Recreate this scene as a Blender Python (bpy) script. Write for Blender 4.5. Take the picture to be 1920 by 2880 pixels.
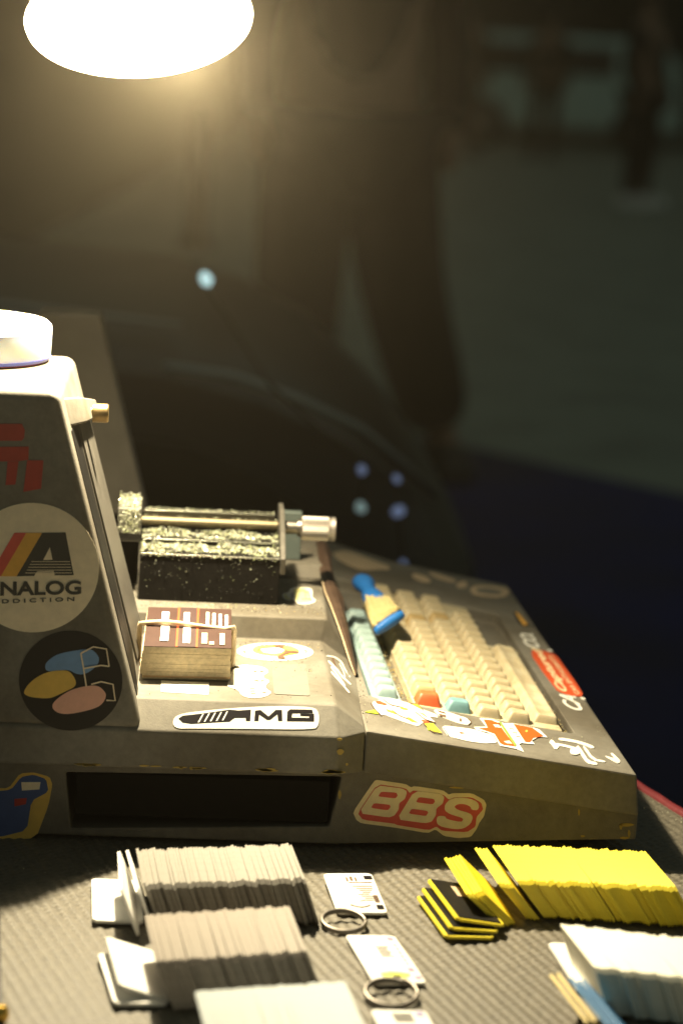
import bpy, bmesh, math, random
from mathutils import Vector, Matrix
from math import sin, cos, pi, radians, sqrt
random.seed(11)
for o in list(bpy.data.objects): bpy.data.objects.remove(o)
S = bpy.context.scene
COL = S.collection

# ---------------------------------------------------------------- camera
PITCH, YAW, ROLL = radians(10.6), radians(4.0), radians(3.2)
fwd = Vector((sin(YAW)*cos(PITCH), cos(YAW)*cos(PITCH), -sin(PITCH)))
r0 = Vector((cos(YAW), -sin(YAW), 0)); u0 = r0.cross(fwd)
rt = r0*cos(ROLL) + u0*sin(ROLL); up = rt.cross(fwd)
cam = bpy.data.cameras.new('camera'); camo = bpy.data.objects.new('camera', cam); COL.objects.link(camo)
camo.matrix_world = Matrix(((rt.x, up.x, -fwd.x, 0), (rt.y, up.y, -fwd.y, 0), (rt.z, up.z, -fwd.z, .46), (0, 0, 0, 1)))
cam.sensor_fit = 'VERTICAL'; cam.sensor_height = 36; cam.lens = 85
cam.clip_start = .05; cam.clip_end = 200
cam.dof.use_dof = True; cam.dof.focus_distance = 1.44; cam.dof.aperture_fstop = 5.6
S.camera = camo
# ---------------------------------------------------------------- night air: a dim, even sky glow
W = bpy.data.worlds.new('World'); S.world = W; W.use_nodes = True
bg = W.node_tree.nodes['Background']; bg.inputs[0].default_value = (.80, 1.0, .86, 1); bg.inputs[1].default_value = .085
S.view_settings.view_transform = 'Standard'; S.view_settings.look = 'None'
S.view_settings.exposure = 0; S.view_settings.gamma = 1; S.view_settings.use_curve_mapping = False
S.cycles.max_bounces = 8; S.cycles.volume_bounces = 0; S.cycles.use_denoising = True
S.cycles.sample_clamp_indirect = 4

# ---------------------------------------------------------------- materials
MATS = {}
def M(name, col, rough=.55, metal=0, var=0, scale=60, bump=0, bscale=400, emit=0, spec=.5, sss=0, coat=0, trans=0, col2=None, stain=0):
    if name in MATS: return MATS[name]
    m = bpy.data.materials.new(name); m.use_nodes = True; nt = m.node_tree; b = nt.nodes['Principled BSDF']
    b.inputs['Base Color'].default_value = (*col, 1); b.inputs['Roughness'].default_value = rough
    b.inputs['Metallic'].default_value = metal; b.inputs['Specular IOR Level'].default_value = spec
    if coat: b.inputs['Coat Weight'].default_value = coat; b.inputs['Coat Roughness'].default_value = .06
    if trans: b.inputs['Transmission Weight'].default_value = trans
    if sss:
        b.inputs['Subsurface Weight'].default_value = sss; b.inputs['Subsurface Radius'].default_value = (1, .7, .35); b.inputs['Subsurface Scale'].default_value = .003
    if emit: b.inputs['Emission Color'].default_value = (*col, 1); b.inputs['Emission Strength'].default_value = emit
    tc = nt.nodes.new('ShaderNodeTexCoord')
    if var:
        n = nt.nodes.new('ShaderNodeTexNoise'); n.inputs['Scale'].default_value = scale; n.inputs['Detail'].default_value = 8; n.inputs['Roughness'].default_value = .65
        nt.links.new(tc.outputs['Object'], n.inputs['Vector'])
        r = nt.nodes.new('ShaderNodeValToRGB'); r.color_ramp.elements[0].position = .3; r.color_ramp.elements[1].position = .7
        c2 = col2 or tuple(c*(1-var) for c in col)
        r.color_ramp.elements[0].color = (*c2, 1); r.color_ramp.elements[1].color = (*(min(1, c*(1+var*.35)) for c in col), 1)
        nt.links.new(n.outputs['Fac'], r.inputs['Fac'])
        out = r.outputs['Color']
        if stain:
            n2 = nt.nodes.new('ShaderNodeTexNoise'); n2.inputs['Scale'].default_value = 14; n2.inputs['Detail'].default_value = 5
            nt.links.new(tc.outputs['Object'], n2.inputs['Vector'])
            r2 = nt.nodes.new('ShaderNodeValToRGB'); r2.color_ramp.elements[0].position = .35; r2.color_ramp.elements[1].position = .62
            r2.color_ramp.elements[0].color = (1-stain, 1-stain*1.1, 1-stain*1.25, 1); r2.color_ramp.elements[1].color = (1, 1, 1, 1)
            nt.links.new(n2.outputs['Fac'], r2.inputs['Fac'])
            mx = nt.nodes.new('ShaderNodeMixRGB'); mx.blend_type = 'MULTIPLY'; mx.inputs['Fac'].default_value = 1
            nt.links.new(out, mx.inputs['Color1']); nt.links.new(r2.outputs['Color'], mx.inputs['Color2']); out = mx.outputs['Color']
        nt.links.new(out, b.inputs['Base Color'])
        mr = nt.nodes.new('ShaderNodeMapRange'); mr.inputs['To Min'].default_value = max(.05, rough-.1); mr.inputs['To Max'].default_value = min(1, rough+.12)
        nt.links.new(n.outputs['Fac'], mr.inputs['Value']); nt.links.new(mr.outputs['Result'], b.inputs['Roughness'])
    if bump:
        n = nt.nodes.new('ShaderNodeTexNoise'); n.inputs['Scale'].default_value = bscale; n.inputs['Detail'].default_value = 4
        nt.links.new(tc.outputs['Object'], n.inputs['Vector'])
        bp = nt.nodes.new('ShaderNodeBump'); bp.inputs['Strength'].default_value = bump; bp.inputs['Distance'].default_value = .0006
        nt.links.new(n.outputs['Fac'], bp.inputs['Height']); nt.links.new(bp.outputs['Normal'], b.inputs['Normal'])
    MATS[name] = m; return m
GREY = M('grey_textured_plastic', (.20, .186, .156), .66, var=.22, scale=220, spec=.35, bump=.22, bscale=900, stain=.38)
GREYD = M('grey_base_plastic', (.17, .155, .125), .65, var=.25, scale=160, bump=.5, bscale=900, stain=.3)
BLACKP = M('black_plastic', (.009, .008, .007), .8, var=.3, scale=120, bump=.2, bscale=600, spec=.12)
BLACKG = M('black_gloss_plate', (.008, .007, .006), .5, var=.3, scale=90, spec=.2)
STEEL = M('dull_steel', (.27, .245, .22), .42, metal=1, var=.2, scale=300)
BRASS = M('brass', (.36, .26, .12), .42, metal=1, var=.25, scale=200)
PLATE = M('grey_rail_metal', (.10, .092, .078), .45, var=.3, scale=120, bump=.2)
KEYC = M('yellowed_silicone', (.60, .545, .40), .5, var=.2, scale=70, sss=.12, bump=.25, bscale=250, col2=(.48, .39, .23), stain=.28)
KEYS = M('stained_silicone', (.42, .30, .13), .5, var=.3, scale=60, bump=.25, bscale=250)
KEYB = M('teal_silicone', (.30, .41, .41), .5, var=.25, scale=90, bump=.25, bscale=250)
KEYBD = M('teal_key', (.17, .33, .37), .5, var=.2, scale=90)
KEYR = M('red_key', (.66, .13, .04), .5, var=.2, scale=90)
KEYO = M('orange_silicone', (.62, .40, .20), .5, var=.2, scale=90)
TAPE = M('brown_torn_tape', (.065, .038, .024), .5, var=.5, scale=120, bump=.6, bscale=300)
for n, c in dict(stk_tan=(.82, .69, .50), stk_red=(.66, .10, .075), stk_amber=(.78, .42, .08), stk_dark=(.05, .048, .043), stk_black=(.018, .015, .013),
                 stk_blue=(.17, .31, .56), stk_mustard=(.70, .46, .10), stk_pink=(.76, .42, .33), stk_deepred=(.42, .04, .03), stk_navy=(.05, .09, .24),
                 stk_cream=(.84, .70, .43), stk_white=(.78, .77, .72), stk_ink=(.006, .004, .006), stk_yellow=(.72, .55, .10), stk_brown=(.13, .075, .045),
                 stk_patch=(.20, .186, .155), stk_lemon=(.70, .66, .30), stk_greyblue=(.30, .30, .34), stk_lime=(.50, .62, .04), stk_orangered=(.60, .085, .025),
                 stk_orange=(.68, .095, .01), stk_tanlight=(.58, .44, .29), stk_green=(.22, .32, .06), chip_yellow=(.42, .30, .07)).items():
    M(n, c, .6, var=.12, scale=150, spec=.3 if n != 'stk_ink' else .08)
WHITE = M('white_plastic', (.88, .87, .84), .4, var=.06, scale=80)
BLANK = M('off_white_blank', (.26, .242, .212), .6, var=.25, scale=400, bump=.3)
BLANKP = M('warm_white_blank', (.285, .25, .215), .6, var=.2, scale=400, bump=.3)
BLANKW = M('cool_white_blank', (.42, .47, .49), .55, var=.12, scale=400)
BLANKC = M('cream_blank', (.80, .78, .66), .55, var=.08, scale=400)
YEL = M('yellow_blank', (.80, .66, .03), .5, var=.1, scale=300)
BLUEB = M('blue_blank', (.03, .16, .36), .5, var=.15, scale=200)
CARDB = M('card_edge_board', (.66, .54, .34), .7, var=.3, scale=300)
CARDT = M('brown_card_print', (.060, .031, .025), .6, var=.15, scale=120, spec=.2)
RUBBER = M('rubber_band', (.70, .56, .36), .5, var=.15, scale=200)

# ---------------------------------------------------------------- mesh helpers
def thing(name, loc, label, cat, group=None):
    e = bpy.data.objects.new(name, None); COL.objects.link(e); e.location = loc; e.empty_display_size = .02
    tag(e, label, cat, group); return e
def tag(o, label=None, cat=None, group=None, kind=None):
    if label: o['label'] = label
    if cat: o['category'] = cat
    if group: o['group'] = group
    if kind: o['kind'] = kind
    return o
def base_loc(p):
    return p.location.copy()
def link(name, me, parent=None, smooth=False, mat=None):
    o = bpy.data.objects.new(name, me); COL.objects.link(o)
    if mat is not None and not me.materials: me.materials.append(mat)
    if parent is not None:
        o.parent = parent; o.matrix_parent_inverse = Matrix.Translation(-base_loc(parent))
    if smooth:
        for f in me.polygons: f.use_smooth = True
    return o
def mesh(name, v, f, mat=None, parent=None, bevel=0, segs=2, smooth=False, fix=True):
    me = bpy.data.meshes.new(name); me.from_pydata([tuple(x) for x in v], [], f); me.update()
    if fix:
        bm = bmesh.new(); bm.from_mesh(me); bmesh.ops.recalc_face_normals(bm, faces=bm.faces); bm.to_mesh(me); bm.free()
    o = link(name, me, parent, smooth, mat)
    if bevel:
        b = o.modifiers.new('bevel', 'BEVEL'); b.width = bevel; b.segments = segs; b.limit_method = 'ANGLE'; b.angle_limit = radians(25)
        for p in me.polygons: p.use_smooth = True
        w = o.modifiers.new('wn', 'WEIGHTED_NORMAL'); w.keep_sharp = False
    return o
def boxg(x0, x1, y0, y1, z0, z1):
    v = [(x, y, z) for z in (z0, z1) for y in (y0, y1) for x in (x0, x1)]
    return v, [(0, 2, 3, 1), (4, 5, 7, 6), (0, 1, 5, 4), (2, 6, 7, 3), (0, 4, 6, 2), (1, 3, 7, 5)]
def box(name, b, mat, parent=None, bevel=.0008, segs=2):
    v, f = boxg(*b); return mesh(name, v, f, mat, parent, bevel, segs)
def loft(name, loops, mat, parent=None, bevel=0, segs=2, smooth=False, cap=True):
    n = len(loops[0]); v = [p for l in loops for p in l]; f = []
    for i in range(len(loops)-1):
        for j in range(n):
            k = (j+1) % n; f.append((i*n+j, i*n+k, (i+1)*n+k, (i+1)*n+j))
    if cap: f.append(tuple(range(n-1, -1, -1))); f.append(tuple((len(loops)-1)*n+j for j in range(n)))
    return mesh(name, v, f, mat, parent, bevel, segs, smooth)
def prism_x(name, prof, x0, x1, mat, parent=None, bevel=.001, segs=2):
    return loft(name, [[(x0, y, z) for y, z in prof], [(x1, y, z) for y, z in prof]], mat, parent, bevel, segs)
def frame(d):
    d = Vector(d).normalized(); a = Vector((0, 0, 1)) if abs(d.z) < .9 else Vector((1, 0, 0))
    x = d.cross(a).normalized(); return d, x, d.cross(x)
def ringpts(c, d, r, n):
    d, x, y = frame(d); c = Vector(c)
    return [tuple(c + x*(r*cos(2*pi*i/n)) + y*(r*sin(2*pi*i/n))) for i in range(n)]
def lathe(name, c, d, prof, mat, parent=None, n=32, smooth=True, knurl=0):
    d = Vector(d).normalized(); loops = []
    for t, r in prof:
        L = ringpts(Vector(c)+d*t, d, r, n)
        loops.append(L)
    o = loft(name, loops, mat, parent, smooth=smooth)
    if smooth:
        b = o.modifiers.new('es', 'EDGE_SPLIT'); b.split_angle = radians(40)
    return o
def tubeg(pts, r, n=8, closed=False):
    P = [Vector(p) for p in pts]; R = r if isinstance(r, (list, tuple)) else [r]*len(P); v = []; f = []; m = len(P)
    px = None
    for i, p in enumerate(P):
        a = P[(i-1) % m] if closed else P[max(i-1, 0)]; b = P[(i+1) % m] if closed else P[min(i+1, m-1)]
        d = (b-a).normalized()
        if px is None: _, x, y = frame(d)
        else:
            x = (px - d*px.dot(d)).normalized(); y = d.cross(x)
        px = x
        v += [tuple(p + x*(R[i]*cos(2*pi*k/n)) + y*(R[i]*sin(2*pi*k/n))) for k in range(n)]
    for i in range(m if closed else m-1):
        for k in range(n):
            j = (i+1) % m; f.append((i*n+k, i*n+(k+1) % n, j*n+(k+1) % n, j*n+k))
    if not closed: f.append(tuple(range(n-1, -1, -1))); f.append(tuple((m-1)*n+k for k in range(n)))
    return v, f
def tube(name, pts, r, mat, parent=None, n=8, closed=False):
    v, f = tubeg(pts, r, n, closed); return mesh(name, v, f, mat, parent, smooth=True)
DECALS = [
('round_logo_sticker','stk_tan','tower',[(-0.04166,1.3526,0.16622),(-0.04185,1.3526,0.16991),(-0.04239,1.3526,0.17357),(-0.04329,1.3526,0.17715),(-0.04453,1.3526,0.18063),(-0.04611,1.3526,0.18397),(-0.04801,1.3526,0.18714),(-0.05021,1.3526,0.19011),(-0.05269,1.3526,0.19285),(-0.05543,1.3526,0.19533),(-0.0584,1.3526,0.19753),(-0.06157,1.3526,0.19943),(-0.06491,1.3526,0.20101),(-0.06839,1.3526,0.20225),(-0.07197,1.3526,0.20315),(-0.07563,1.3526,0.20369),(-0.07932,1.3526,0.20387),(-0.08301,1.3526,0.20369),(-0.08666,1.3526,0.20315),(-0.09025,1.3526,0.20225),(-0.09373,1.3526,0.20101),(-0.09707,1.3526,0.19943),(-0.10023,1.3526,0.19753),(-0.1032,1.3526,0.19533),(-0.10594,1.3526,0.19285),(-0.10842,1.3526,0.19011),(-0.11062,1.3526,0.18714),(-0.11252,1.3526,0.18397),(-0.1141,1.3526,0.18063),(-0.11535,1.3526,0.17715),(-0.11624,1.3526,0.17357),(-0.11679,1.3526,0.16991),(-0.11697,1.3526,0.16622),(-0.11679,1.3526,0.16253),(-0.11624,1.3526,0.15888),(-0.11535,1.3526,0.15529),(-0.1141,1.3526,0.15181),(-0.11252,1.3526,0.14847),(-0.11062,1.3526,0.1453),(-0.10842,1.3526,0.14234),(-0.10594,1.3526,0.1396),(-0.1032,1.3526,0.13712),(-0.10023,1.3526,0.13492),(-0.09707,1.3526,0.13302),(-0.09373,1.3526,0.13144),(-0.09025,1.3526,0.13019),(-0.08666,1.3526,0.12929),(-0.08301,1.3526,0.12875),(-0.07932,1.3526,0.12857),(-0.07563,1.3526,0.12875),(-0.07197,1.3526,0.12929),(-0.06839,1.3526,0.13019),(-0.06491,1.3526,0.13144),(-0.06157,1.3526,0.13302),(-0.0584,1.3526,0.13492),(-0.05543,1.3526,0.13712),(-0.05269,1.3526,0.1396),(-0.05021,1.3526,0.14234),(-0.04801,1.3526,0.1453),(-0.04611,1.3526,0.14847),(-0.04453,1.3526,0.15181),(-0.04329,1.3526,0.15529),(-0.04239,1.3526,0.15888),(-0.04185,1.3526,0.16253)]),
('round_logo_sticker','stk_red','tower',[(-0.10373,1.35238,0.16036),(-0.09698,1.35238,0.16064),(-0.08332,1.35238,0.18649),(-0.09006,1.35238,0.1862)]),
('round_logo_sticker','stk_amber','tower',[(-0.09698,1.35238,0.16064),(-0.08807,1.35238,0.16102),(-0.07443,1.35238,0.18687),(-0.08332,1.35238,0.18649)]),
('round_logo_sticker','stk_dark','tower',[(-0.08807,1.35238,0.16102),(-0.07824,1.35238,0.16168),(-0.07649,1.35238,0.16448),(-0.06727,1.35238,0.16519),(-0.06656,1.35238,0.16256),(-0.05579,1.35238,0.16301),(-0.06125,1.35238,0.1877),(-0.07443,1.35238,0.18687)]),
('round_logo_sticker','stk_tan','tower',[(-0.0733,1.35216,0.17119),(-0.06808,1.35216,0.17154),(-0.06985,1.35216,0.17873)]),
('round_logo_sticker','stk_tan','tower',[(-0.08004,1.35216,0.16983),(-0.05822,1.35216,0.17075),(-0.05829,1.35216,0.17106),(-0.07986,1.35216,0.17015)]),
('round_logo_sticker','stk_tan','tower',[(-0.08086,1.35216,0.16815),(-0.05787,1.35216,0.16912),(-0.05794,1.35216,0.16943),(-0.08069,1.35216,0.16847)]),
('round_logo_sticker','stk_tan','tower',[(-0.08169,1.35216,0.16647),(-0.05753,1.35216,0.16749),(-0.0576,1.35216,0.1678),(-0.08152,1.35216,0.16679)]),
('round_logo_sticker','stk_tan','tower',[(-0.08252,1.35216,0.16478),(-0.05718,1.35216,0.16585),(-0.05726,1.35216,0.16617),(-0.08234,1.35216,0.16511)]),
('round_logo_sticker','stk_tan','tower',[(-0.08335,1.35216,0.1631),(-0.05684,1.35216,0.16422),(-0.05691,1.35216,0.16453),(-0.08317,1.35216,0.16343)]),
('colour_blob_sticker','stk_black','tower',[(-0.02585,1.3526,0.10076),(-0.02599,1.3526,0.10365),(-0.02641,1.3526,0.10652),(-0.02712,1.3526,0.10932),(-0.02809,1.3526,0.11205),(-0.02933,1.3526,0.11466),(-0.03082,1.3526,0.11714),(-0.03254,1.3526,0.11947),(-0.03448,1.3526,0.12161),(-0.03663,1.3526,0.12356),(-0.03895,1.3526,0.12528),(-0.04143,1.3526,0.12677),(-0.04405,1.3526,0.12801),(-0.04677,1.3526,0.12898),(-0.04958,1.3526,0.12968),(-0.05244,1.3526,0.13011),(-0.05533,1.3526,0.13025),(-0.05822,1.3526,0.13011),(-0.06109,1.3526,0.12968),(-0.06389,1.3526,0.12898),(-0.06662,1.3526,0.12801),(-0.06923,1.3526,0.12677),(-0.07172,1.3526,0.12528),(-0.07404,1.3526,0.12356),(-0.07618,1.3526,0.12161),(-0.07813,1.3526,0.11947),(-0.07985,1.3526,0.11714),(-0.08134,1.3526,0.11466),(-0.08258,1.3526,0.11205),(-0.08355,1.3526,0.10932),(-0.08425,1.3526,0.10652),(-0.08468,1.3526,0.10365),(-0.08482,1.3526,0.10076),(-0.08468,1.3526,0.09787),(-0.08425,1.3526,0.09501),(-0.08355,1.3526,0.0922),(-0.08258,1.3526,0.08948),(-0.08134,1.3526,0.08686),(-0.07985,1.3526,0.08438),(-0.07813,1.3526,0.08206),(-0.07618,1.3526,0.07991),(-0.07404,1.3526,0.07797),(-0.07172,1.3526,0.07625),(-0.06923,1.3526,0.07476),(-0.06662,1.3526,0.07352),(-0.06389,1.3526,0.07255),(-0.06109,1.3526,0.07184),(-0.05822,1.3526,0.07142),(-0.05533,1.3526,0.07128),(-0.05244,1.3526,0.07142),(-0.04958,1.3526,0.07184),(-0.04677,1.3526,0.07255),(-0.04405,1.3526,0.07352),(-0.04143,1.3526,0.07476),(-0.03895,1.3526,0.07625),(-0.03663,1.3526,0.07797),(-0.03448,1.3526,0.07991),(-0.03254,1.3526,0.08206),(-0.03082,1.3526,0.08438),(-0.02933,1.3526,0.08686),(-0.02809,1.3526,0.08948),(-0.02712,1.3526,0.0922),(-0.02641,1.3526,0.09501),(-0.02599,1.3526,0.09787)]),
('colour_blob_sticker','stk_blue','tower',[(-0.07009,1.35238,0.10988),(-0.07022,1.35238,0.10899),(-0.07013,1.35238,0.10807),(-0.06982,1.35238,0.10712),(-0.06908,1.35238,0.10648),(-0.06792,1.35238,0.10617),(-0.06634,1.35238,0.10617),(-0.06433,1.35238,0.10649),(-0.06251,1.35238,0.10676),(-0.06089,1.35238,0.10699),(-0.05946,1.35238,0.10717),(-0.05822,1.35238,0.1073),(-0.05705,1.35238,0.10724),(-0.05596,1.35238,0.107),(-0.05493,1.35238,0.10658),(-0.05398,1.35238,0.10597),(-0.05295,1.35238,0.10551),(-0.05185,1.35238,0.10519),(-0.05068,1.35238,0.10502),(-0.04944,1.35238,0.10499),(-0.04812,1.35238,0.10524),(-0.04674,1.35238,0.10578),(-0.04529,1.35238,0.1066),(-0.04378,1.35238,0.10771),(-0.04249,1.35238,0.10883),(-0.04144,1.35238,0.10995),(-0.04063,1.35238,0.11109),(-0.04005,1.35238,0.11224),(-0.03974,1.35238,0.11334),(-0.0397,1.35238,0.11439),(-0.03993,1.35238,0.11539),(-0.04043,1.35238,0.11633),(-0.04105,1.35238,0.11721),(-0.04177,1.35238,0.11802),(-0.04262,1.35238,0.11877),(-0.04357,1.35238,0.11946),(-0.04487,1.35238,0.11987),(-0.04651,1.35238,0.12),(-0.04848,1.35238,0.11986),(-0.0508,1.35238,0.11945),(-0.05311,1.35238,0.119),(-0.05542,1.35238,0.1185),(-0.05773,1.35238,0.11797),(-0.06004,1.35238,0.11739),(-0.06207,1.35238,0.11673),(-0.06383,1.35238,0.11598),(-0.06531,1.35238,0.11514),(-0.06652,1.35238,0.1142),(-0.06757,1.35238,0.1133),(-0.06846,1.35238,0.11242),(-0.06918,1.35238,0.11157),(-0.06975,1.35238,0.11074)]),
('colour_blob_sticker','stk_mustard','tower',[(-0.08148,1.35216,0.09437),(-0.08176,1.35216,0.09335),(-0.0817,1.35216,0.09261),(-0.08129,1.35216,0.09214),(-0.08076,1.35216,0.09172),(-0.08008,1.35216,0.09134),(-0.07928,1.35216,0.09101),(-0.07834,1.35216,0.09072),(-0.07709,1.35216,0.09049),(-0.07553,1.35216,0.0903),(-0.07366,1.35216,0.09018),(-0.07148,1.35216,0.0901),(-0.06961,1.35216,0.09011),(-0.06806,1.35216,0.09021),(-0.06682,1.35216,0.0904),(-0.0659,1.35216,0.09068),(-0.06482,1.35216,0.0911),(-0.0636,1.35216,0.09168),(-0.06222,1.35216,0.0924),(-0.06069,1.35216,0.09327),(-0.0592,1.35216,0.09409),(-0.05775,1.35216,0.09487),(-0.05634,1.35216,0.09562),(-0.05496,1.35216,0.09632),(-0.05388,1.35216,0.09704),(-0.05309,1.35216,0.0978),(-0.05259,1.35216,0.09859),(-0.05238,1.35216,0.0994),(-0.05241,1.35216,0.10033),(-0.05268,1.35216,0.10137),(-0.05319,1.35216,0.10252),(-0.05393,1.35216,0.10378),(-0.05473,1.35216,0.10483),(-0.05557,1.35216,0.10569),(-0.05647,1.35216,0.10634),(-0.05742,1.35216,0.10678),(-0.05882,1.35216,0.10701),(-0.06069,1.35216,0.10701),(-0.06301,1.35216,0.1068),(-0.06579,1.35216,0.10637),(-0.06841,1.35216,0.10566),(-0.07086,1.35216,0.10468),(-0.07315,1.35216,0.10342),(-0.07527,1.35216,0.10189),(-0.0771,1.35216,0.10035),(-0.07865,1.35216,0.0988),(-0.0799,1.35216,0.09724),(-0.08086,1.35216,0.09567)]),
('colour_blob_sticker','stk_pink','tower',[(-0.06538,1.35194,0.08591),(-0.06527,1.35194,0.08486),(-0.06473,1.35194,0.08387),(-0.06376,1.35194,0.08293),(-0.06261,1.35194,0.08221),(-0.06127,1.35194,0.08169),(-0.05974,1.35194,0.08139),(-0.05802,1.35194,0.08129),(-0.056,1.35194,0.08141),(-0.05367,1.35194,0.08174),(-0.05104,1.35194,0.08229),(-0.0481,1.35194,0.08305),(-0.04552,1.35194,0.0838),(-0.04328,1.35194,0.08453),(-0.04139,1.35194,0.08526),(-0.03986,1.35194,0.08596),(-0.03854,1.35194,0.08678),(-0.03745,1.35194,0.08772),(-0.03657,1.35194,0.08876),(-0.03591,1.35194,0.08992),(-0.03542,1.35194,0.09099),(-0.03511,1.35194,0.09198),(-0.03496,1.35194,0.09287),(-0.03499,1.35194,0.09368),(-0.03532,1.35194,0.09456),(-0.03594,1.35194,0.0955),(-0.03685,1.35194,0.09652),(-0.03806,1.35194,0.0976),(-0.03951,1.35194,0.09833),(-0.0412,1.35194,0.09871),(-0.04313,1.35194,0.09874),(-0.04529,1.35194,0.09841),(-0.04738,1.35194,0.098),(-0.04939,1.35194,0.09752),(-0.05131,1.35194,0.09696),(-0.05316,1.35194,0.09632),(-0.055,1.35194,0.09551),(-0.05683,1.35194,0.09451),(-0.05866,1.35194,0.09332),(-0.06048,1.35194,0.09196),(-0.06203,1.35194,0.09065),(-0.06331,1.35194,0.08938),(-0.06432,1.35194,0.08817),(-0.06506,1.35194,0.08701)]),
('colour_blob_sticker','stk_tan','tower',[(-0.04996,1.35172,0.11719),(-0.04308,1.35172,0.12128),(-0.03597,1.35172,0.12043),(-0.03413,1.35172,0.11041),(-0.03334,1.35172,0.11057),(-0.03537,1.35172,0.12098),(-0.04324,1.35172,0.1221),(-0.05036,1.35172,0.11792)]),
('colour_blob_sticker','stk_tan','tower',[(-0.0337,1.35172,0.11091),(-0.03847,1.35172,0.11136),(-0.04838,1.35172,0.10903),(-0.0482,1.35172,0.10822),(-0.03837,1.35172,0.11053),(-0.03378,1.35172,0.11007)]),
('colour_blob_sticker','stk_tan','tower',[(-0.05055,1.35172,0.11747),(-0.04869,1.35172,0.10854),(-0.04676,1.35172,0.09798),(-0.04596,1.35172,0.09814),(-0.04789,1.35172,0.10871),(-0.04976,1.35172,0.11764)]),
('colour_blob_sticker','stk_tan','tower',[(-0.04349,1.35172,0.09906),(-0.03805,1.35172,0.10087),(-0.03148,1.35172,0.09969),(-0.02994,1.35172,0.09045),(-0.03455,1.35172,0.09073),(-0.03455,1.35172,0.08989),(-0.02917,1.35172,0.09017),(-0.03085,1.35172,0.10021),(-0.03808,1.35172,0.10171),(-0.04373,1.35172,0.09986)]),
('red_lettering_sticker','stk_deepred','tower',[(-0.10644,1.3526,0.23829),(-0.08755,1.3526,0.23915),(-0.08629,1.3526,0.241),(-0.08598,1.3526,0.24528),(-0.08784,1.3526,0.24877),(-0.1067,1.3526,0.24791)]),
('red_lettering_sticker','stk_deepred','tower',[(-0.1061,1.3526,0.22641),(-0.08896,1.3526,0.22741),(-0.08348,1.3526,0.22855),(-0.08349,1.3526,0.23597),(-0.10634,1.3526,0.23471)]),
('red_lettering_sticker','stk_deepred','tower',[(-0.09582,1.3526,0.21335),(-0.09032,1.3526,0.21405),(-0.08895,1.3526,0.2273),(-0.09511,1.3526,0.22686)]),
('red_lettering_sticker','stk_deepred','tower',[(-0.08578,1.3526,0.20996),(-0.0759,1.3526,0.2122),(-0.0751,1.3526,0.22848),(-0.08413,1.3526,0.22807)]),
('racing_seat_sticker','stk_mustard','base',[(-0.10565,1.3706,-0.00097),(-0.09634,1.3706,-0.00211),(-0.09117,1.3706,-0.00203),(-0.07636,1.3706,-0.00054),(-0.07218,1.3706,0.00285),(-0.06753,1.3706,0.01715),(-0.06626,1.3706,0.02209),(-0.06497,1.3706,0.03088),(-0.06495,1.3706,0.03348),(-0.06617,1.3706,0.03682),(-0.06784,1.3706,0.0379),(-0.07437,1.3706,0.03959),(-0.07695,1.3706,0.03981),(-0.08247,1.3706,0.03912),(-0.08461,1.3706,0.03759),(-0.08904,1.3706,0.03114),(-0.09157,1.3706,0.0297),(-0.09895,1.3706,0.02943),(-0.1016,1.3706,0.02487),(-0.10657,1.3706,0.0038)]),
('racing_seat_sticker','stk_navy','base',[(-0.10566,1.37038,0.00036),(-0.09638,1.37038,-9e-05),(-0.09203,1.37038,0.00052),(-0.08099,1.37038,0.00384),(-0.07831,1.37038,0.00727),(-0.07685,1.37038,0.01998),(-0.07507,1.37038,0.02358),(-0.06825,1.37038,0.02771),(-0.06703,1.37038,0.02973),(-0.06813,1.37038,0.03502),(-0.06946,1.37038,0.03653),(-0.07461,1.37038,0.03827),(-0.07679,1.37038,0.0384),(-0.08184,1.37038,0.03724),(-0.08378,1.37038,0.03578),(-0.08777,1.37038,0.03012),(-0.0904,1.37038,0.02868),(-0.09869,1.37038,0.0276),(-0.10154,1.37038,0.02334),(-0.10657,1.37038,0.0045)]),
('racing_seat_sticker','stk_tan','base',[(-0.08226,1.37016,0.02879),(-0.07211,1.37016,0.02985),(-0.07159,1.37016,0.0343),(-0.08281,1.37016,0.03389)]),
('racing_seat_sticker','stk_deepred','base',[(-0.08633,1.37016,0.01894),(-0.07976,1.37016,0.02057),(-0.07922,1.37016,0.02433),(-0.08646,1.37016,0.02352)]),
('racing_seat_sticker','stk_mustard','base',[(-0.07786,1.37016,0.00186),(-0.07386,1.37016,0.0013),(-0.06796,1.37016,0.02418),(-0.07518,1.37016,0.02212)]),
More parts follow.
